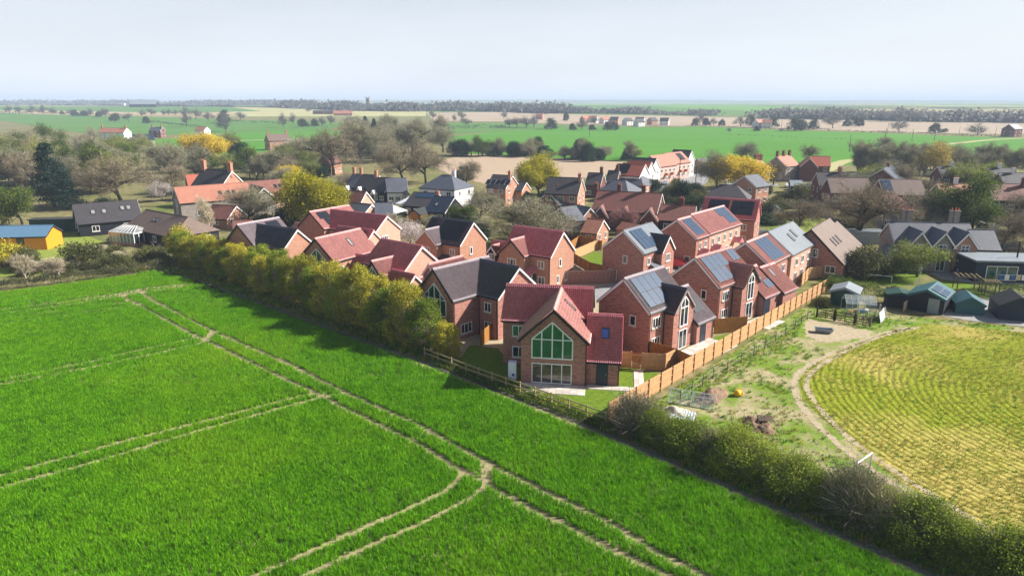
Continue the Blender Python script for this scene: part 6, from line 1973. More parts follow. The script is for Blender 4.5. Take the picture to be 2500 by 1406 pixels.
far_line('faint far belt under the western horizon', [(-100, 256), (200, 256), (500, 257), (760, 258)], 16, 40, 'leaf_far', .5, 9, 'treeline', 'stuff')
FT = [ # px, py, height, radius, dark
 (24, 278, 12, 7, 0), (48, 279, 12, 7, 0), (78, 279, 13, 8, 0), (105, 279, 13, 8, 0), (128, 280, 11, 7, 0), (152, 280, 6, 4, 1), (172, 281, 9, 6, 0), (184, 284, 10, 6, 1), (205, 284, 8, 6, 1), (222, 283, 11, 6, 0), (242, 286, 8, 5, 1), (258, 287, 12, 8, 0),
 (281, 296, 10, 6.5, 1), (314, 297, 10, 6, 0), (345, 284, 10, 6, 0), (368, 284, 11, 7, 0), (357, 302, 8, 4.5, 1), (398, 282, 9, 5, 0), (412, 282, 9, 5, 0), (428, 282, 8, 5, 0), (452, 286, 14, 7, 0), (455, 310, 15, 6, 0), (478, 292, 13, 7, 0), (508, 294, 10, 7, 0), (548, 300, 16, 8, 1), (552, 322, 17, 7, 0), (586, 294, 10, 6, 0),
 (692, 312, 14, 5, 0), (717, 303, 12, 5, 0), (740, 310, 9, 6.5, 1), (768, 309, 8, 4.5, 1), (785, 308, 10, 5, 0), (806, 307, 11, 5, 0), (852, 304, 9, 6, 0), (752, 274, 9, 5, 0),
 (1056, 294, 12, 4, 0), (1108, 297, 9, 3.5, 0), (1126, 295, 12, 5, 0), (1136, 309, 9, 6, 0), (1230, 292, 10, 5, 0), (1244, 312, 9, 6, 0), (1262, 312, 10, 7, 0), (1284, 313, 11, 7, 0), (1304, 311, 12, 6, 0), (1345, 316, 11, 6.5, 1), (1382, 296, 11, 4, 1), (1398, 318, 7, 4, 1), (1420, 317, 10, 6.5, 0), (1452, 306, 9, 5, 0), (1446, 318, 6, 4, 1), (1482, 318, 8, 4.5, 1), (1500, 318, 8, 4.5, 1),
 (1696, 308, 8, 4, 1), (1708, 306, 13, 6, 0), (1724, 307, 9, 5, 1), (1742, 307, 8, 5, 0), (1762, 308, 7, 4, 1), (1808, 310, 11, 6, 0), (1832, 307, 12, 6.5, 1), (1886, 311, 10, 6.5, 1), (1940, 319, 12, 8, 1), (1957, 319, 10, 6, 1), (1986, 316, 10, 5.5, 1), (2034, 314, 14, 9, 0), (2068, 309, 7, 5, 1), (2088, 307, 9, 5, 1), (2098, 309, 9, 5, 1), (2193, 321, 12, 7, 0), (2282, 325, 9, 5.5, 1), (2306, 324, 4, 3, 1), (2386, 331, 10, 7, 0), (1847, 320, 5, 3.5, 1), (1780, 323, 4, 3, 0), (1907, 321, 3, 2.5, 0),
 (2104, 295, 12, 7, 0), (2150, 297, 13, 8, 0), (2178, 297, 12, 8, 0), (2200, 297, 13, 8, 0), (2236, 298, 13, 8, 0), (2000, 290, 9, 5, 0), (1952, 290, 12, 6, 0), (1900, 288, 9, 5, 0), (1390, 277, 13, 7, 0), (1474, 277, 10, 4, 1), (1340, 277, 16, 9, 0), (1300, 276, 17, 9, 0), (1270, 275, 16, 9, 0), (696, 262, 16, 8, 1), (1010, 272, 11, 6, 1), (1330, 279, 12, 6, 1)]
FT.sort()
_cnt = {}
for px, py, H, Rr, dk in FT:
    reg = 'west of the church tower' if px < 690 else 'below the church wood' if px < 1100 else 'around the distant hamlet' if px < 1660 else 'beyond the eastern meadow'
    key = (dk, reg); _cnt[key] = _cnt.get(key, -1) + 1
    lab = ('dark' if dk else 'bare grey') + f' field tree in the distance {reg}, {ORD[_cnt[key]]} from the west'
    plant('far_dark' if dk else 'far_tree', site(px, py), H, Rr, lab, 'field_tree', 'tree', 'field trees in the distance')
# low hills that close the view
def hills(seed, y, x0, x1, h, name='hills'):
    rr = random.Random(seed); mb = MB(); n = 60; prev = None
    ph = [rr.uniform(0, 6.28) for _ in range(4)]
    for i in range(n + 1):
        x = x0 + (x1 - x0) * i / n
        z = land(y) + h * (.7 + .22 * math.sin(x / 1900 + ph[0]) + .12 * math.sin(x / 700 + ph[1]) + .05 * math.sin(x / 260 + ph[2]))
        cur = [(x, y - 900, land(y - 900) - 1), (x, y - 250, land(y) + (z - land(y)) * .8), (x, y, z), (x, y + 900, -2)]
        if prev:
            for a in range(3): mb.face([prev[a], cur[a], cur[a + 1], prev[a + 1]])
        prev = cur
    return tag(mb.build(name, M['hill_land'], smooth=True), kind='structure')
mh = NT('hill_land', .95, .05)
_f = mh.noise(mh.coord('Object', (1, .5, 6)), .006, 6, .75)
mh.color(mh.ramp(_f, [(.38, lin(66, 74, 60)), (.5, lin(104, 120, 76)), (.62, lin(150, 146, 116))]))
hills(3, 5200, -6500, 6500, 24); hills(8, 7600, -9000, 9000, 34)

# poles carrying the wires, and lone posts in the meadow
def pole(px, py, h, label, arm=True, r=.13):
    p = site(px, py)
    o = empty('telegraph_pole', (p.x, p.y, p.z), .3, label, 'pole')
    q = MB(); q.tube((0, 0, -.3), (0, 0, h), r, r * .7, 7); q.build('post', M['dark_wood'], o)
    if arm: q = MB(); q.box(-.8, .8, -.05, .05, h - .6, h - .48); q.build('cross_arm', M['dark_wood'], o)
pole(2150, 592, 8.2, 'dark telegraph pole beside the white caravan and bare tree')
pole(1656, 470, 10, 'tall telegraph pole in front of the pink terrace')
pole(1696, 480, 8.5, 'telegraph pole at the village road junction')
for i, (px, py, h) in enumerate(((2160, 348, 9), (2226, 345, 8), (2281, 343, 8), (2073, 372, 9), (2166, 328, 9), (1439, 335, 8), (1908, 313, 8), (2342, 326, 6), (2430, 331, 7))):
    pole(px, py, h, f'{ORD[i]} lone wire pole in the eastern meadow fields', False, .16)

# ================================================================ fences and walls
def board_fence(label, pts, h=1.8, bay=2.0, face=1, mat='fence_wood', name='board_fence', posts_mat='fence_wood'):
    """close-boarded fence: posts, rails and one run of overlapping boards per bay; face = side that shows posts and rails"""
    o = empty(name, (pts[0][0], pts[0][1], 0), 0, label, 'fence')
    ox, oy = pts[0][0], pts[0][1]
    def panel():
        mb = MB(); n = 14; w = 1.0 / n
        for i in range(n):
            mb.box(i * w, (i + 1) * w + .008, -.012 - (i % 2) * .006, .012 + (i % 2) * .006, .08, h - .02 - .012 * ((i * 7) % 3))
        return mb.mesh('board_run', M[mat])
    pm = cached(('bf', h, mat), panel)
    def post():
        mb = MB(); mb.box(-.05, .05, -.05, .05, -.2, h + .03); mb.solid([(-.05, -.05, h + .03), (.05, -.05, h + .03), (.05, .05, h + .03), (-.05, .05, h + .03), (0, 0, h + .08)], [(0, 1, 4), (1, 2, 4), (2, 3, 4), (3, 0, 4)])
        return mb.mesh('post', M[posts_mat])
    po = cached(('bp', h, posts_mat), post)
    def rail():
        mb = MB(); mb.box(0, 1, -.03, .03, -.035, .035); return mb.mesh('rail', M[posts_mat])
    rl = cached(('br', posts_mat), rail)
    for a, b in zip(pts[:-1], pts[1:]):
        a = Vector((a[0], a[1], 0)); b = Vector((b[0], b[1], 0))
        L = (b - a).length; n = max(1, round(L / bay)); d = (b - a) / L; th = math.atan2(d.y, d.x)
        nrm = Vector((-d.y, d.x, 0)) * face
        for i in range(n + 1):
            p = a + d * (L * i / n) - Vector((ox, oy, 0)) + nrm * .07
            link('post', po, o, p, (0, 0, th))
        for i in range(n):
            p = a + d * (L * i / n) - Vector((ox, oy, 0))
            link('board_run', pm, o, p, (0, 0, th), (L / n, 1, 1))
            for z in (.35, h * .55, h - .2):
                link('rail', rl, o, p + nrm * .05 + Vector((0, 0, z)), (0, 0, th), (L / n, 1, 1))
    return o
FEN = [(7.75, 50.6), (20.3, 64.7), (31.5, 77.4), (36.8, 83.4), (43.2, 90.6)]
board_fence('long new board fence running from the crop corner along the estate', FEN, face=-1)
q = lambda *p: [(site(x, y).x, site(x, y).y) for x, y in p]
board_fence('short board fence joining the red tiled house to the gate', q((1513, 899), (1540, 900)), face=-1)
board_fence('board fence between garden gate and the long fence corner', q((1566, 903), (1622, 906), (1648, 892)), face=-1)
board_fence('golden inside face of fence beside the L-shaped solar house', q((1569, 868), (1648, 892), (1684, 910)), face=1, mat='fence_inside', posts_mat='fence_inside')
board_fence('board fence between second and third houses by the long fence', q((1744, 815), (1822, 808)), face=1, mat='fence_inside', posts_mat='fence_inside')
board_fence('board fence from hedge to the side of the red tiled house', q((1176, 846), (1226, 806)), face=1, mat='fence_inside', posts_mat='fence_inside')
board_fence('curving board fence round the small green lawn', q((1396, 642), (1440, 668), (1472, 676)), face=-1, mat='fence_inside', posts_mat='fence_inside')
board_fence('pale board fence behind the small green lawn', q((1404, 634), (1452, 612), (1472, 608)), face=1)
board_fence('board fence below the round evergreen bush', q((1395, 612), (1412, 600), (1468, 612)), face=1, mat='fence_inside', posts_mat='fence_inside')
board_fence('board fence across the yard of the twin-array house', q((1790, 592), (1830, 588)), 1.7, face=-1, mat='fence_inside', posts_mat='fence_inside')
board_fence('stepped board fence behind the garage wing at the end of the estate', q((1955, 700), (1972, 684), (2010, 676)), 1.9, face=-1)
board_fence('board fence under the brown roofed house', q((1962, 652), (2056, 648)), 1.7, face=-1, mat='fence_inside', posts_mat='fence_inside')
# garden gate
ga, gb = site(1541, 901), site(1565, 902.5)
o = empty('garden_gate', (ga.x, ga.y, 0), math.atan2(gb.y - ga.y, gb.x - ga.x), 'wooden garden gate with diagonal brace beside the red tiled house', 'gate')
gw = (gb - ga).length
for i in range(8):
    m_ = MB(); m_.box(.05 + i * (gw - .1) / 8, .05 + (i + 1) * (gw - .1) / 8 - .01, 0, .03, .08, 1.7); m_.build('board', M['fence_inside'], o)
for z in (.3, 1.5): m_ = MB(); m_.box(.04, gw - .04, -.05, -.002, z - .06, z + .06); m_.build('rail', M['fence_wood'], o)
m_ = MB(); m_.bar((.1, -.03, .36), (gw - .1, -.03, 1.44), .04, .1, up=(0, 1, 0)); m_.build('brace', M['fence_wood'], o)
# post and rail fence along the crop
RAIL = [(-8.9, 65.3), (-4.4, 61.0), (2.0, 55.3), (7.55, 50.35)]
o = empty('rail_fence', (RAIL[0][0], RAIL[0][1], 0), 0, 'low two-rail timber fence between the crop and the red tiled house', 'fence')
for k, (a, b) in enumerate(zip(RAIL[:-1], RAIL[1:])):
    a = Vector((*a, 0)); b = Vector((*b, 0)); L_ = (b - a).length; n = max(1, round(L_ / 1.8)); off = Vector((RAIL[0][0], RAIL[0][1], 0))
    for i in range(n + 1):
        if i == n and k < 2: continue
        p = a.lerp(b, i / n) - off
        m_ = MB(); m_.box(-.05, .05, -.05, .05, -.2, 1.12); m_.build('post', M['rail_wood'], o, loc=p, rot=(0, 0, .8))
    for i in range(n):
        p, r_ = a.lerp(b, i / n) - off, a.lerp(b, (i + 1) / n) - off
        for z in (.55, 1.0):
            m_ = MB(); m_.bar(p + Vector((0, -.07, z)), r_ + Vector((0, -.07, z)), .04, .10); m_.build('rail', M['rail_wood'], o)
# stock fence beside the rough ground
SF = q((1660, 985), (1740, 925), (1840, 868), (1940, 805), (1985, 770))
o = empty('wire_fence', (SF[0][0], SF[0][1], 0), 0, 'sagging wire stock fence on thin posts beside the board fence', 'fence')
for k, (a, b) in enumerate(zip(SF[:-1], SF[1:])):
    a = Vector((*a, 0)); b = Vector((*b, 0)); off = Vector((SF[0][0], SF[0][1], 0)); n = max(1, round((b - a).length / 2.6))
    for i in range(n):
        p, r_ = a.lerp(b, i / n) - off, a.lerp(b, (i + 1) / n) - off
        m_ = MB(); m_.tube(p + Vector((0, 0, -.2)), p + Vector((.02, .03, 1.15)), .045, n=6); m_.build('post', M['old_wood'], o)
        for z in (.5, 1.05):
            m_ = MB(); m_.tube(p + Vector((0, 0, z)), r_ + Vector((0, 0, z - .03)), .007, n=4); m_.build('wire', M['steel_pale'], o)
# curved brick garden wall in the middle of the estate
W_ = smooth_line(S((1338, 700), (1380, 694), (1440, 692), (1490, 690), (1528, 680)), 5)
mb = MB()
for a, b in zip(W_[:-1], W_[1:]): mb.bar(a + Vector((0, 0, .95)), b + Vector((0, 0, .95)), .24, 1.9)
wl = empty('garden_wall', (W_[0].x, W_[0].y, 0), 0, 'curved brick garden wall along the estate road', 'wall')
for i, (a, b) in enumerate(zip(W_[:-1], W_[1:])):
    d = (b - a)
    m_ = MB(); m_.bar(Vector((0, 0, .9)), d + Vector((0, 0, .9)), .22, 1.8); m_.build('wall_section', M['red_brick'], wl, uv=True, loc=a - W_[0])
    m_ = MB(); m_.bar(Vector((0, 0, 1.84)), d + Vector((0, 0, 1.84)), .3, .08); m_.build('coping', M['pale_brick'], wl, uv=True, loc=a - W_[0])

# ================================================================ paving and lawns of the estate
sheet('lawn', [(-5.6, 63.2), (-3.6, 61.6), (2.0, 55.6), (7.7, 50.8), (16.0, 60.2), (10.6, 62.8), (9.8, 59.2), (4, 59.5), (-.5, 64.8), (-1.5, 68), (-4.5, 69)], 0.020, 'lawn')
sheet('lawn', q((1402, 640), (1450, 616), (1472, 622), (1472, 674), (1440, 668)), 0.020, 'lawn')
sheet('lawn', q((1745, 822), (1800, 812), (1860, 800), (1800, 830), (1740, 858)), 0.020, 'lawn')
sheet('estate_ground', [(-30, 86), (-8, 67), (2, 61), (12, 63), (22, 72), (34, 84), (44, 98), (40, 122), (20, 112), (0, 112), (-24, 118), (-44, 106)], 0.011, 'sand_earth')
def paving(name, origin, ang, nx, ny, sw, sh, z=0.03, keep=None, seed=0):
    """patio of separate slabs on a mortar bed"""
    base = tag(empty(name, (origin[0], origin[1], 0), R(ang)), kind='structure')
    rr = random.Random(seed)
    mb = MB(); mb.box(-.02, nx * sw + .02, -.02, ny * sh + .02, 0.0, z + .012)
    mb.build('mortar_bed', M['patio_base'], base)
    ms = []
    for k in range(3):
        m_ = MB(); m_.box(.012, sw - .012, .012, sh - .012, z, z + .034 + k * .004); ms.append(m_.mesh('slab', M[('slab_a', 'slab_b', 'slab_c')[k]]))
    for j in range(ny):
        for i in range(nx):
            if keep and not keep(i, j): continue
            link('slab', ms[rr.randrange(3)], base, (i * sw, j * sh, 0))
    return base
for nm, c in (('slab_a', (198, 188, 176)), ('slab_b', (184, 174, 164)), ('slab_c', (208, 200, 190))): plain(nm, lin(*c), .9, .1, .1, 5)
c9, s9 = math.cos(R(-9)), math.sin(R(-9))
loc1 = lambda x, y: (3.75 + x * c9 - y * s9, 58.4 + x * s9 + y * c9)
paving('patio', loc1(-2.9, -2.15), -9, 9, 5, .66, .42, seed=1)
paving('garden_path', loc1(3.1, -.55), -9, 7, 2, .75, .45, seed=2)
paving('garden_path', loc1(7.4, -.3), -9, 2, 7, .45, .7, seed=3)
c46, s46 = math.cos(R(46)), math.sin(R(46))
paving('patio', (11.5 + 3.0 * c46 + 8.1 * s46, 67.4 + 3.0 * s46 - 8.1 * c46), 46, 9, 6, .75, .58, seed=4)
c44, s44 = math.cos(R(44.5)), math.sin(R(44.5))
paving('patio', (21.3 + 3.4 * c44 + 8.0 * s44, 77.4 + 3.4 * s44 - 8.0 * c44), 44.5, 6, 5, .7, .62, seed=5)
# heat pump cabinet
p = loc1(-3.85, .7)
o = empty('heat_pump', (p[0], p[1], 0), R(-9), 'white heat pump cabinet against the dark side of the red tiled house', 'heat pump')
m_ = MB(); m_.box(-.38, .38, -.3, .3, .08, 1.75); m_.build('cabinet', M['white_plastic'], o)
m_ = MB(); m_.box(-.45, .45, -.36, .36, 0, .078); m_.build('plinth', M['grey_concrete'], o)
m_ = MB(); m_.tube((.1, -.302, .55), (.1, -.325, .55), .13, n=16); m_.build('fan_grille', M['blue_plastic'], o)

# ================================================================ sheds and garden things to the east
def shed(name, label, px, py, ang, L, W, ze, zr, wall, roof, cat='shed', door=None):
    p = site(px, py)
    h = House(name, label, p.x, p.y, ang, cat)
    b = h.block(-W / 2, W / 2, 0, L, ze, zr, 'y', wall=wall, roof=roof, tile=False, ov=.18, vg=.15, trim=roof, gut=False, ridge=False, z0=-.05)
    if door: h.door(b, 'S', door, .8, min(1.8, ze), wall)
    return h, b
shed('garden_shed', 'dark green shed with grey metal roof beside the greenhouse', 2058, 748, -32, 3.4, 3.2, 1.9, 2.5, 'green_paint', 'grey_sheet')
h, b = shed('workshop', 'black timber workshop with teal roof and square solar array', 2256, 762, -42, 5.2, 4.0, 2.0, 2.9, 'black_board', 'teal_sheet')
h.panels(b, 'E', -1.9, .25, 3, 2, .95, .95, mat='solar_cells', frame='alloy'); h.door(b, 'S', .9, 1.1, 1.8, 'grey_sheet')
h, b = shed('lean_to_shed', 'small black lean-to with green roof between greenhouse and workshop', 2196, 752, -20, 2.4, 3.0, 1.7, 2.0, 'black_board', 'green_paint')
h, b = shed('teal_shed', 'low teal plastic shed with rounded roof on the concrete yard', 2366, 768, -22, 3.6, 3.0, 1.35, 2.2, 'teal_sheet', 'teal_sheet')
h, b = shed('dark_shed', 'black shed with shallow felt roof and pale ridge at the field corner', 2484, 784, -20, 4.2, 4.0, 1.8, 2.9, 'navy_board', 'felt_dark')
h, b = shed('white_garden_shed', 'small pale shed with grey roof by the sunlit lawn', 1884, 528, -35, 2.8, 2.6, 2.0, 2.6, 'render_white', 'grey_sheet')
for px, py, an, wl_, rf, lab in ((1338, 560, -30, 'old_wood', 'felt_dark', 'weathered timber shed beside the wide thorn tree'), (1622, 560, -20, 'black_board', 'grey_sheet', 'black shed with grey roof below the black cottage'), (1560, 590, 40, 'old_brick', 'roof_salmon', 'tiny brick store with salmon roof behind the grey-roofed estate house'), (2052, 532, 20, 'cream_panel', 'felt_dark', 'cream shed on the sunlit lawn edge'), (1012, 548, -24, 'fence_inside', 'felt_dark', 'timber summerhouse with dark roof behind the white cherry'), (1290, 500, 10, 'green_paint', 'felt_dark', 'green shed at the foot of the solar cottage'), (1980, 478, -10, 'grey_sheet', 'grey_sheet', 'grey metal store beside the council houses'), (1724, 530, -22, 'render_white', 'roof_slate_old', 'white lean-to store behind the twin-array house'), (760, 470, -24, 'old_brick', 'roof_red_old', 'brick store with red roof beside the lime-green tree'), (1190, 505, -20, 'old_brick', 'roof_salmon', 'orange brick shed behind the grey-green willow')):
    shed('garden_shed', lab, px, py, an, 4.2, 3.2, 2.1, 3.2, wl_, rf, door=.6)
# greenhouse
p = site(2100, 772)
o = empty('greenhouse', (p.x, p.y, 0), R(-14), 'aluminium greenhouse with open door beside the dark green shed', 'greenhouse')
X, Y, E_, Rz = 1.7, 2.6, 1.5, 2.3
m_ = MB()
for x in np.linspace(-X, X, 6):
    for y in (0, Y): m_ = MB(); m_.box(x - .02, x + .02, y - .02, y + .02, 0, E_); m_.build('upright', M['steel_pale'], o)
    for y in (0, Y): m_ = MB(); m_.bar((x, y, E_), (x, Y / 2, Rz), .04, .04); m_.build('roof_bar', M['steel_pale'], o)
for y, z in ((0, E_), (Y, E_), (Y / 2, Rz), (0, .06), (Y, .06), (0, .75)): m_ = MB(); m_.box(-X, X, y - .022, y + .022, z - .025, z + .025); m_.build('beam', M['steel_pale'], o)
mg = NT('greenhouse_glass', .1, .5); mg.color(lin(200, 210, 214)); mg.b.inputs['Alpha'].default_value = .28
for i in range(5):
    x0 = -X + i * .68 + .03
    for (y0, z0, y1, z1) in ((0, E_, Y / 2, Rz), (Y, E_, Y / 2, Rz)):
        m_ = MB(); m_.face([(x0, y0, z0), (x0 + .62, y0, z0), (x0 + .62, y1, z1), (x0, y1, z1)]); m_.build('pane', MATS['greenhouse_glass'], o)
    m_ = MB(); m_.face([(x0, 0, .1), (x0 + .62, 0, .1), (x0 + .62, 0, E_ - .05), (x0, 0, E_ - .05)]); m_.build('pane', MATS['greenhouse_glass'], o)
for i, (dx, cm) in enumerate(((-.9, 'yellow_plastic'), (-.2, 'old_wood'), (.5, 'blue_plastic'), (1.1, 'white_plastic'))):
    m_ = MB(); m_.tube((dx, .9 + .3 * i, .02), (dx, .9 + .3 * i, .42), .2, .26, 12); m_.build('plant_pot', M[cm], o)
m_ = MB(); m_.box(1.9, 1.94, -.9, -.2, 0, 1.8); m_.box(1.9, 1.94, -.9, -.86, 0, 1.8); m_.build('door', M['steel_pale'], o)
# field gates
def field_gate(px0, py0, px1, py1, label, mat='dark_wood'):
    a, b = site(px0, py0), site(px1, py1); L_ = (b - a).length
    o = empty('field_gate', (a.x, a.y, 0), math.atan2(b.y - a.y, b.x - a.x), label, 'gate')
    for x in (0, L_): m_ = MB(); m_.box(x - .07, x + .07, -.07, .07, -.2, 1.45); m_.build('post', M[mat], o)
    for z in (.2, .48, .76, 1.1): m_ = MB(); m_.box(.08, L_ - .08, -.025, .025, z - .045, z + .045); m_.build('bar', M[mat], o)
    for x in (.1, L_ / 2, L_ - .1): m_ = MB(); m_.box(x - .04, x + .04, -.06, -.026, .12, 1.15); m_.build('upright', M[mat], o)
    m_ = MB(); m_.bar((.12, .045, .2), (L_ / 2, .045, 1.08), .03, .08, up=(0, 1, 0)); m_.build('brace', M[mat], o)
    m_ = MB(); m_.bar((L_ - .12, .045, .2), (L_ / 2, .045, 1.08), .03, .08, up=(0, 1, 0)); m_.build('brace', M[mat], o)
field_gate(1993, 775, 2036, 783, 'black timber field gate nearest the board fence')
field_gate(2038, 783, 2086, 792, 'black timber field gate in front of the greenhouse')
field_gate(2088, 792, 2124, 800, 'weathered gate beside the leaning boards', 'old_wood')
a_ = site(2150, 790)
o = empty('leaning_boards', (a_.x, a_.y, 0), R(52), 'row of pale boards and a pallet leaning by the yard entrance', 'boards')
for i in range(4): m_ = MB(); m_.box(i * .95, i * .95 + .9, -.02, .02, 0, 1.3 - .1 * (i % 2)); m_.build('board', M['steel_pale' if i < 3 else 'old_wood'], o, rot=(-.25, 0, 0))
a_ = site(2205, 762)
o = empty('pallet', (a_.x, a_.y, 0), R(48), 'pinkish slatted pallet stood on edge beside the workshop', 'pallet')
for i in range(5): m_ = MB(); m_.box(-.1, 1.6, -.02, .02, .1 + i * .25, .24 + i * .25); m_.build('slat', M['cream_panel'], o)
for x in (0, .75, 1.4): m_ = MB(); m_.box(x, x + .09, .021, .1, 0, 1.3); m_.build('bearer', M['old_wood'], o)
# football goals
def goal(px0, py0, px1, py1, h, label):
    a, b = site(px0, py0), site(px1, py1); L_ = (b - a).length
    o = empty('football_goal', (a.x, a.y, 0), math.atan2(b.y - a.y, b.x - a.x), label, 'goal')
    for x in (0, L_): m_ = MB(); m_.tube((x, 0, 0), (x, 0, h), .06, n=8); m_.build('post', M['white_paint'], o); m_ = MB(); m_.tube((x, 0, h), (x, .9, .02), .03, n=6); m_.build('stay', M['white_paint'], o)
    m_ = MB(); m_.tube((0, 0, h), (L_, 0, h), .06, n=8); m_.build('crossbar', M['white_paint'], o)
goal(2110, 684, 2176, 690, .9, 'small white goal frame on the hedged lawn')
goal(2085, 1180, 2122, 1152, 1.5, 'white goal frame in the wild hedge by the dry field')
p = site(2235, 748)
o = empty('mast', (p.x, p.y, 0), 0, 'thin grey mast standing beside the workshop', 'mast')
m_ = MB(); m_.tube((0, 0, -.2), (0, 0, 5.0), .05, .03, 8); m_.build('pole', M['steel_pale'], o); m_ = MB(); m_.tube((0, 0, 5.0), (0, 0, 5.12), .07, n=8); m_.build('cap', M['steel_pale'], o)
# pergolas
for (px, py, w, d_, hh_, lab) in ((2362, 712, 2.6, 2.0, 1.9, 'timber pergola frame over the small round lawn'), (2420, 722, 1.6, 1.4, 1.7, 'square slatted arbour in front of the garden room')):
    p = site(px, py); o = empty('pergola', (p.x, p.y, 0), R(-18), lab, 'pergola')
    for x in (-w / 2, w / 2):
        for y in (0, d_): m_ = MB(); m_.box(x - .06, x + .06, y - .06, y + .06, -.1, hh_); m_.build('post', M['old_wood'], o)
    for y in (0, d_): m_ = MB(); m_.box(-w / 2 - .2, w / 2 + .2, y - .04, y + .04, hh_ + .002, hh_ + .14); m_.build('beam', M['old_wood'], o)
    for i in range(5): x = -w / 2 + w * i / 4; m_ = MB(); m_.box(x - .03, x + .03, -.25, d_ + .25, hh_ + .142, hh_ + .24); m_.build('rafter', M['rail_wood'], o)
# picket fence
PF = q((2316, 728), (2350, 720), (2395, 724), (2444, 736))
o = empty('picket_fence', (PF[0][0], PF[0][1], 0), 0, 'dark picket fence between garden and concrete yard', 'fence')
m_ = MB(); m_.box(-.04, .04, -.012, .012, .05, .95); m_.solid([(-.04, -.012, .95), (.04, -.012, .95), (.04, .012, .95), (-.04, .012, .95), (0, 0, 1.05)], [(0, 1, 4), (1, 2, 4), (2, 3, 4), (3, 0, 4)]); pk = m_.mesh('picket', M['dark_wood'])
for a, b in zip(PF[:-1], PF[1:]):
    a = Vector((*a, 0)); b = Vector((*b, 0)); off = Vector((PF[0][0], PF[0][1], 0)); n = int((b - a).length / .14); th = math.atan2((b - a).y, (b - a).x)
    for i in range(n): link('picket', pk, o, a.lerp(b, i / n) - off, (0, 0, th))
    for z in (.3, .75): m_ = MB(); m_.bar(a - off + Vector((0, .03, z)), b - off + Vector((0, .03, z)), .04, .07); m_.build('rail', M['dark_wood'], o)
# outdoor table with chairs
p = site(2350, 668)
def simple_table(p, rz, L_, W__, mat, label, name='garden_table'):
    o = empty(name, (p[0], p[1], 0), rz, label, 'table')
    m_ = MB(); m_.box(-L_ / 2, L_ / 2, -W__ / 2, W__ / 2, .70, .75); m_.build('table_top', M[mat], o)
    for sx in (-1, 1):
        for sy in (-1, 1): m_ = MB(); m_.box(sx * (L_ / 2 - .1) - .04, sx * (L_ / 2 - .1) + .04, sy * (W__ / 2 - .1) - .04, sy * (W__ / 2 - .1) + .04, 0, .70); m_.build('leg', M[mat], o)
simple_table(p, -.1, 2.2, 1.1, 'white_plastic', 'white garden table on the terrace below the gables')
for i, (dx, dy, rz, lab) in enumerate(((-1.5, 0, 1.57, 'dark rattan chair at the west end of the white garden table'), (-.6, -.95, 3.14, 'dark rattan chair before the white garden table'), (.6, -.95, 3.14, 'second dark rattan chair before the white garden table'), (1.6, .1, -1.57, 'dark rattan chair at the east end of the white garden table'))):
    o = empty('garden_chair', (p.x + dx, p.y + dy, 0), rz, lab, 'chair', 'chairs round the white garden table')
    m_ = MB(); m_.box(-.28, .28, -.28, .28, .38, .46); m_.build('seat', M['dark_wood'], o)
    m_ = MB(); m_.box(-.28, .28, -.30, -.24, .462, .95); m_.build('backrest', M['dark_wood'], o)
    for sx in (-1, 1):
        for sy in (-1, 1): m_ = MB(); m_.box(sx * .24 - .03, sx * .24 + .03, sy * .24 - .03, sy * .24 + .03, 0, .378); m_.build('leg', M['dark_wood'], o)
# coloured towels on a line in front of the garden room
p = site(2440, 690)
o = empty('washing_line', (p.x - 1.2, p.y - 1.0, 0), R(-7), 'washing line with coloured towels before the garden room', 'washing line')
for x in (0, 4.2): m_ = MB(); m_.tube((x, 0, 0), (x, 0, 1.5), .04, n=6); m_.build('post', M['steel_pale'], o)
m_ = MB(); m_.tube((0, 0, 1.45), (4.2, 0, 1.45), .012, n=4); m_.build('line', M['white_plastic'], o)
for i, cm in enumerate(('blue_plastic', 'white_plastic', 'blue_plastic', 'cream_panel', 'white_plastic')): m_ = MB(); m_.box(.25 + i * .75, .85 + i * .75, -.012, .012, .7, 1.43); m_.build('towel', M[cm], o)

# ================================================================ heaps and leftovers on the rough ground
def mound(name, label, px, py, rx, ry, h, mat, seed, cat='heap', kind=None):
    rr = np.random.default_rng(seed); n = 26
    p = site(px, py); V, Q = [], []
    for j in range(n):
        for i in range(n):
            u, v = i / (n - 1) * 2 - 1, j / (n - 1) * 2 - 1
            r = math.hypot(u, v)
            z = max(0, 1 - r ** 1.6) * h * (1 + .5 * math.sin(5 * u + seed) * math.cos(4 * v)) + (rr.normal(0, .05) if r < .95 else -.03)
            V.append((u * rx, v * ry, z))
    for j in range(n - 1):
        for i in range(n - 1): k = j * n + i; Q.append((k, k + 1, k + n + 1, k + n))
    return tag(link(name, np_mesh(name, V, Q, mats=[M[mat]]), None, (p.x, p.y, 0), (0, 0, .4 * seed)), label, cat)
mound('compost_heap', 'long brown heap of compost and soil beside the collapsed cold frame', 1738, 968, 2.4, 1.1, .55, 'muck', 2)
mound('soil_heap', 'low pinkish heap of roots and soil behind the wild hedge', 1850, 1040, 1.7, 1.1, .5, 'muck', 5)
mound('straw_heap', 'pale heap of straw and rubble under the collapsed cold frame', 1650, 1010, 1.6, 1.1, .5, 'gravel', 7)
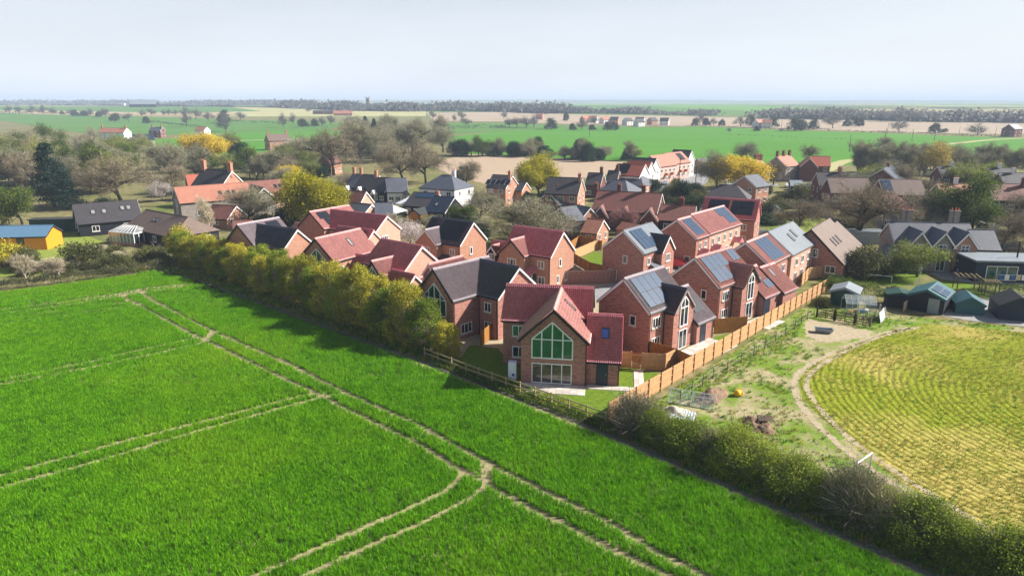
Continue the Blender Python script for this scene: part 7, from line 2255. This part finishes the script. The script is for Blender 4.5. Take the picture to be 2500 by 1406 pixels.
# tipped cold frame
p = site(1688, 985)
o = empty('cold_frame', (p.x, p.y, 0), R(-24), 'tipped glass cold frame lying beside the compost heap', 'cold frame')
for i in range(5):
    x = -1.9 + i * .95
    m_ = MB(); m_.bar((x, -.7, .12), (x, .2, 1.0), .05, .05); m_.build('rafter', M['steel_pale'], o); m_ = MB(); m_.bar((x, .2, 1.0), (x, .9, .3), .05, .05); m_.build('rafter', M['steel_pale'], o)
    if i < 4: m_ = MB(); m_.face([(x + .04, -.68, .12), (x + .9, -.68, .12), (x + .9, .2, .98), (x + .04, .2, .98)]); m_.build('pane', MATS['greenhouse_glass'], o)
for y, z in ((-.7, .1), (.2, 1.03), (.9, .3)): m_ = MB(); m_.bar((-1.95, y, z), (1.95, y, z), .05, .05); m_.build('beam', M['steel_pale'], o)
# stacked corrugated sheets and other bits
p = site(1655, 1020)
o = empty('corrugated_sheets', (p.x, p.y, 0), R(-30), 'stack of pale corrugated sheets half under the hedge', 'sheets')
for k in range(3):
    V, Q = [], []; nn = 41
    for i in range(nn):
        x = -1.1 + 2.2 * i / (nn - 1)
        for y in (-.8, .8): V.append((x, y, .55 + .09 * k + .035 * math.sin(i * math.pi / 2) + (.1 * y)))
    for i in range(nn - 1): Q.append((2 * i, 2 * i + 2, 2 * i + 3, 2 * i + 1))
    link('sheet', np_mesh('sheet', V, Q, mats=[M['steel_pale' if k else 'cream_panel']]), o, (.12 * k, .1 * k, -.5), (0, 0, .06 * k))
p = site(1795, 968)
o = empty('yellow_tub', (p.x, p.y, 0), .3, 'bright yellow plastic tub lying by the compost heap', 'tub')
m_ = MB(); m_.tube((0, 0, .26), (.5, .1, .3), .24, .32, 14); m_.build('shell', M['yellow_plastic'], o, smooth=True); m_ = MB(); m_.tube((.49, .1, .3), (.54, .11, .3), .35, .35, 14); m_.build('rim', M['yellow_plastic'], o)
p = site(1868, 1036)
o = empty('pallet', (p.x, p.y, 0), R(-8), 'weathered pallet lying on the pinkish soil heap', 'pallet')
for i in range(5): m_ = MB(); m_.box(-.6, .6, -.5 + i * .24, -.38 + i * .24, .52, .56); m_.build('slat', M['old_wood'], o)
for y in (-.45, .0, .45): m_ = MB(); m_.box(-.6 + (y + .45) * .6, -.5 + (y + .45) * .6, -.5, .58, .42, .519); m_.build('bearer', M['old_wood'], o)
p = site(2010, 812)
o = empty('feed_trough', (p.x, p.y, 0), R(-15), 'grey metal trough on the bare earth below the gates', 'trough')
m_ = MB(); m_.solid([(-.8, -.35, .1), (.8, -.35, .1), (.8, .35, .1), (-.8, .35, .1), (-1, -.5, .5), (1, -.5, .5), (1, .5, .5), (-1, .5, .5), (-.9, -.4, .48), (.9, -.4, .48), (.9, .4, .48), (-.9, .4, .48), (-.75, -.3, .16), (.75, -.3, .16), (.75, .3, .16), (-.75, .3, .16)], [(0, 3, 2, 1), (0, 1, 5, 4), (1, 2, 6, 5), (2, 3, 7, 6), (3, 0, 4, 7), (4, 5, 9, 8), (5, 6, 10, 9), (6, 7, 11, 10), (7, 4, 8, 11), (8, 9, 13, 12), (9, 10, 14, 13), (10, 11, 15, 14), (11, 8, 12, 15), (12, 13, 14, 15)]); m_.build('basin', M['grey_sheet'], o)
for x in (-.6, .6): m_ = MB(); m_.box(x - .05, x + .05, -.4, .4, 0, .098); m_.build('foot', M['dark_wood'], o)

# ================================================================ western garden buildings
p = site(0, 612)
h = House('orange_shed', 'bright orange boarded building with blue metal roof at the western edge', p.x + 1.5, p.y, 7, 'shed')
b = h.block(-9, 6.4, 0, 5.5, 2.5, 3.9, 'x', wall='orange_board', roof='blue_sheet', tile=False, trim='dark_trim')
h.window(b, 'S', 2.2, 1.0, 1.2, 1.1, 2, mat='dark_trim', sill=False)
p = site(130, 566)
h = House('green_store', 'long dark green boarded store with flat black roof beside the slate bungalow', p.x, p.y, 8, 'store')
m_ = MB(); m_.box(-4.2, 4.2, 0, 2.6, 0, 2.4); m_.build('wall', M['green_paint'], h.root)
m_ = MB(); m_.box(-4.4, 4.4, -.25, 2.8, 2.402, 2.56); m_.build('roof', M['felt_dark'], h.root)
for i in range(9): x = -4.0 + i; m_ = MB(); m_.box(x - .05, x + .05, -.06, -.002, .05, 2.38); m_.build('cover_strip', M['green_paint'], h.root)
for i, (px, lab) in enumerate(((118, 'red plastic play boat, western of three before the green store'), (133, 'red plastic play boat, middle of three before the green store'), (146, 'red plastic play boat, eastern of three before the green store'))):
    p = site(px, 571 - i); o = empty('play_boat', (p.x, p.y - .6, 0), .1, lab, 'boat', 'red boats before the green store')
    m_ = MB(); m_.solid([(-.55, -.3, 0), (.55, -.3, 0), (.55, .3, 0), (-.55, .3, 0), (-.75, -.5, .55), (.75, -.5, .55), (.75, .5, .75), (-.75, .5, .75)], [(0, 3, 2, 1), (4, 5, 6, 7), (0, 1, 5, 4), (1, 2, 6, 5), (2, 3, 7, 6), (3, 0, 4, 7)]); m_.build('hull', M['red_plastic'], o)
    m_ = MB(); m_.bar((-.75, -.5, .57), (.75, -.5, .57), .08, .06); m_.build('gunwale', M['red_plastic'], o)
p = site(24, 606)
o = empty('white_gate', (p.x, p.y, 0), .1, 'white wooden gate with crossed braces on the bungalow lawn', 'gate')
for x in (0, 1.5): m_ = MB(); m_.box(x - .05, x + .05, -.05, .05, 0, 1.4); m_.build('post', M['white_paint'], o)
for z in (.25, 1.2): m_ = MB(); m_.box(.06, 1.44, -.03, .03, z - .05, z + .05); m_.build('bar', M['white_paint'], o)
for s_ in (0, 1): m_ = MB(); m_.bar((.08, .05 + .05 * s_, .28 + s_ * .9), (1.42, .05 + .05 * s_, 1.18 - s_ * .9), .03, .08, up=(0, 1, 0)); m_.build('brace', M['white_paint'], o)
for i, px in enumerate((70, 106, 144)):
    p = site(px, 598 - i * 3); o = empty('lawn_post', (p.x, p.y, 0), 0, f'{ORD[i]} thin white post from the west on the bungalow lawn', 'post', 'white lawn posts')
    m_ = MB(); m_.tube((0, 0, 0), (0, 0, 1.3), .04, n=6); m_.build('stake', M['white_paint'], o); m_ = MB(); m_.tube((0, 0, 1.3), (0, 0, 1.36), .055, n=6); m_.build('cap', M['white_paint'], o)
# white marquees
for (px, py, lab) in ((997, 518, 'white pointed garden marquee beside the dark bungalow'), (962, 540, 'low white gazebo near the white cherry')):
    p = site(px, py); o = empty('gazebo', (p.x, p.y, 0), R(-25), lab, 'gazebo')
    w = 2.2
    m_ = MB(); m_.solid([(-w, -w, 2.2), (w, -w, 2.2), (w, w, 2.2), (-w, w, 2.2), (0, 0, 3.5)], [(0, 1, 4), (1, 2, 4), (2, 3, 4), (3, 0, 4)]); m_.build('canopy', M['white_plastic'], o)
    for sx in (-1, 1):
        for sy in (-1, 1): m_ = MB(); m_.tube((sx * w * .95, sy * w * .95, 0), (sx * w * .95, sy * w * .95, 2.2), .05, n=6); m_.build('pole', M['white_plastic'], o)
        m_ = MB(); m_.box(-w, w, sx * w - .01, sx * w + .01, 1.9, 2.2); m_.build('valance', M['white_plastic'], o)

# ================================================================ cars
def car(label, pos, rz, paint, name='parked_car', L_=4.2, W__=1.75, Hh=1.48, van=False, cat='car'):
    o = empty(name, (pos[0], pos[1], 0), rz, label, cat)
    def body():
        mb = MB(); x = L_ / 2; w = W__ / 2
        prof = [(-x, .35), (-x, .85), (-x * .93, .95), (-x * .55, Hh * (.97 if not van else 1)), (x * .12, Hh), (x * .48, .98), (x * .92, .80), (x, .62), (x, .35)]
        if van: prof = [(-x, .35), (-x, 1.2), (-x * .97, Hh), (x * .55, Hh), (x * .8, 1.15), (x, .95), (x, .35)]
        rings = []
        for (ws, zz) in ((.90, 0), (1.0, 0)): pass
        n = len(prof)
        V = []
        for s_ in (-1, 1):
            for (px, pz) in prof:
                k = 1.0 if pz < 1.0 else .84
                V.append((px, s_ * w * k, pz))
        F = [tuple(range(n)), tuple(range(2 * n - 1, n - 1, -1))] + [(i, n + i, n + (i + 1) % n, (i + 1) % n) for i in range(n)]
        mb.solid(V, F)
        return mb.mesh('body', M[paint])
    link('body', cached(('cb', L_, Hh, van, paint), body), o)
    def glassm():
        mb = MB(); x = L_ / 2; w = W__ / 2
        if van: mb.box(x * .2, x * .62, -w * .86, w * .86, 1.2, Hh * .93)
        else:
            mb.solid([(-x * .70, -w * .9, .97), (x * .40, -w * .9, .97), (x * .12, -w * .852, Hh - .07), (-x * .5, -w * .852, Hh - .09), (-x * .70, w * .9, .97), (x * .40, w * .9, .97), (x * .12, w * .852, Hh - .07), (-x * .5, w * .852, Hh - .09)], [(0, 1, 2, 3), (7, 6, 5, 4), (1, 5, 6, 2), (4, 0, 3, 7)])
        return mb.mesh('windows', M['glass_dark'])
    link('windows', cached(('cg', L_, Hh, van), glassm), o)
    def wheel():
        mb = MB(); mb.tube((0, -.11, 0), (0, .11, 0), .32, n=14); return mb.mesh('wheel', M['rubber'])
    def rim():
        mb = MB(); mb.tube((0, -.118, 0), (0, .118, 0), .19, n=10); return mb.mesh('rim', M['alloy'])
    for sx in (-1, 1):
        for sy in (-1, 1):
            wv = link('wheel', cached('wheel', wheel), o, (sx * L_ * .31, sy * (W__ / 2 - .06), .32)); link('rim', cached('rim', rim), wv)
            m_ = MB(); xx = sx * (L_ / 2 - .02); m_.box(min(xx, xx + sx * .05), max(xx, xx + sx * .05), sy * W__ * .36 - .14, sy * W__ * .36 + .14, .60, .74); m_.build('headlight' if sx > 0 else 'tail_light', M['white_plastic' if sx > 0 else 'red_plastic'], o)
car('bright red hatchback parked between the estate houses', site(1646, 652), R(140), 'car_red')
car('white car nearest the black garages', site(1924, 458), R(70), 'car_white')
car('white car parked beside the black garage doors', site(1934, 464), R(80), 'car_white', L_=4.5)
car('white car at the edge of the dark garages by the council houses', site(1974, 466), R(60), 'car_white')
car('dark navy estate car before the pink terrace', site(1684, 420), R(-12), 'car_navy', L_=4.8, Hh=1.6)
car('dark green car by the white gabled houses', site(1606, 440), R(20), 'car_dark')
car('pale van-like car on the forecourt of the slate bungalows', site(1594, 450), R(-10), 'car_white')
car('silver car on the forecourt near the village road', site(1624, 452), R(70), 'car_silver')
car('white car behind dark hedges at the poplar row', site(2096, 432), R(10), 'car_white')
car('dark navy pickup parked by the bare tree at the eastern edge', site(2474, 618), R(-8), 'car_navy', L_=5.2, Hh=1.75, name='pickup')
car('white motorhome behind the gabled slate house', site(2404, 577), R(80), 'car_white', name='motorhome', L_=5.8, W__=2.1, Hh=2.7, van=True, cat='motorhome')
car('dark blue car under the large bare tree', site(2032, 548), R(40), 'car_navy')
# white caravan side wall
p = site(2098, 596)
o = empty('storage_tank', (p.x, p.y, 0), R(-5), 'pale grey flat-roofed store below the large bare tree', 'store')
m_ = MB(); m_.box(-4.5, 4.5, 0, 3, 0, 2.2); m_.build('wall', M['grey_sheet'], o); m_ = MB(); m_.box(-4.6, 4.6, -.1, 3.1, 2.202, 2.35); m_.build('roof', M['grey_sheet'], o)

# ================================================================ hazy air
hz = MB(); hz.box(-12500, 12500, -60, 9500, -3.5, 82)
ho = tag(hz.build('haze', []), kind='stuff')
hm = bpy.data.materials.new('haze_air'); hm.use_nodes = True; hm.node_tree.nodes.clear()
vo_ = hm.node_tree.nodes.new('ShaderNodeOutputMaterial'); vp = hm.node_tree.nodes.new('ShaderNodeVolumePrincipled')
vp.inputs['Color'].default_value = (.66, .80, 1.0, 1)
vp.inputs['Density'].default_value = 0.00025
vp.inputs['Anisotropy'].default_value = 0.0
hm.node_tree.links.new(vp.outputs[0], vo_.inputs['Volume'])
ho.data.materials.append(hm)
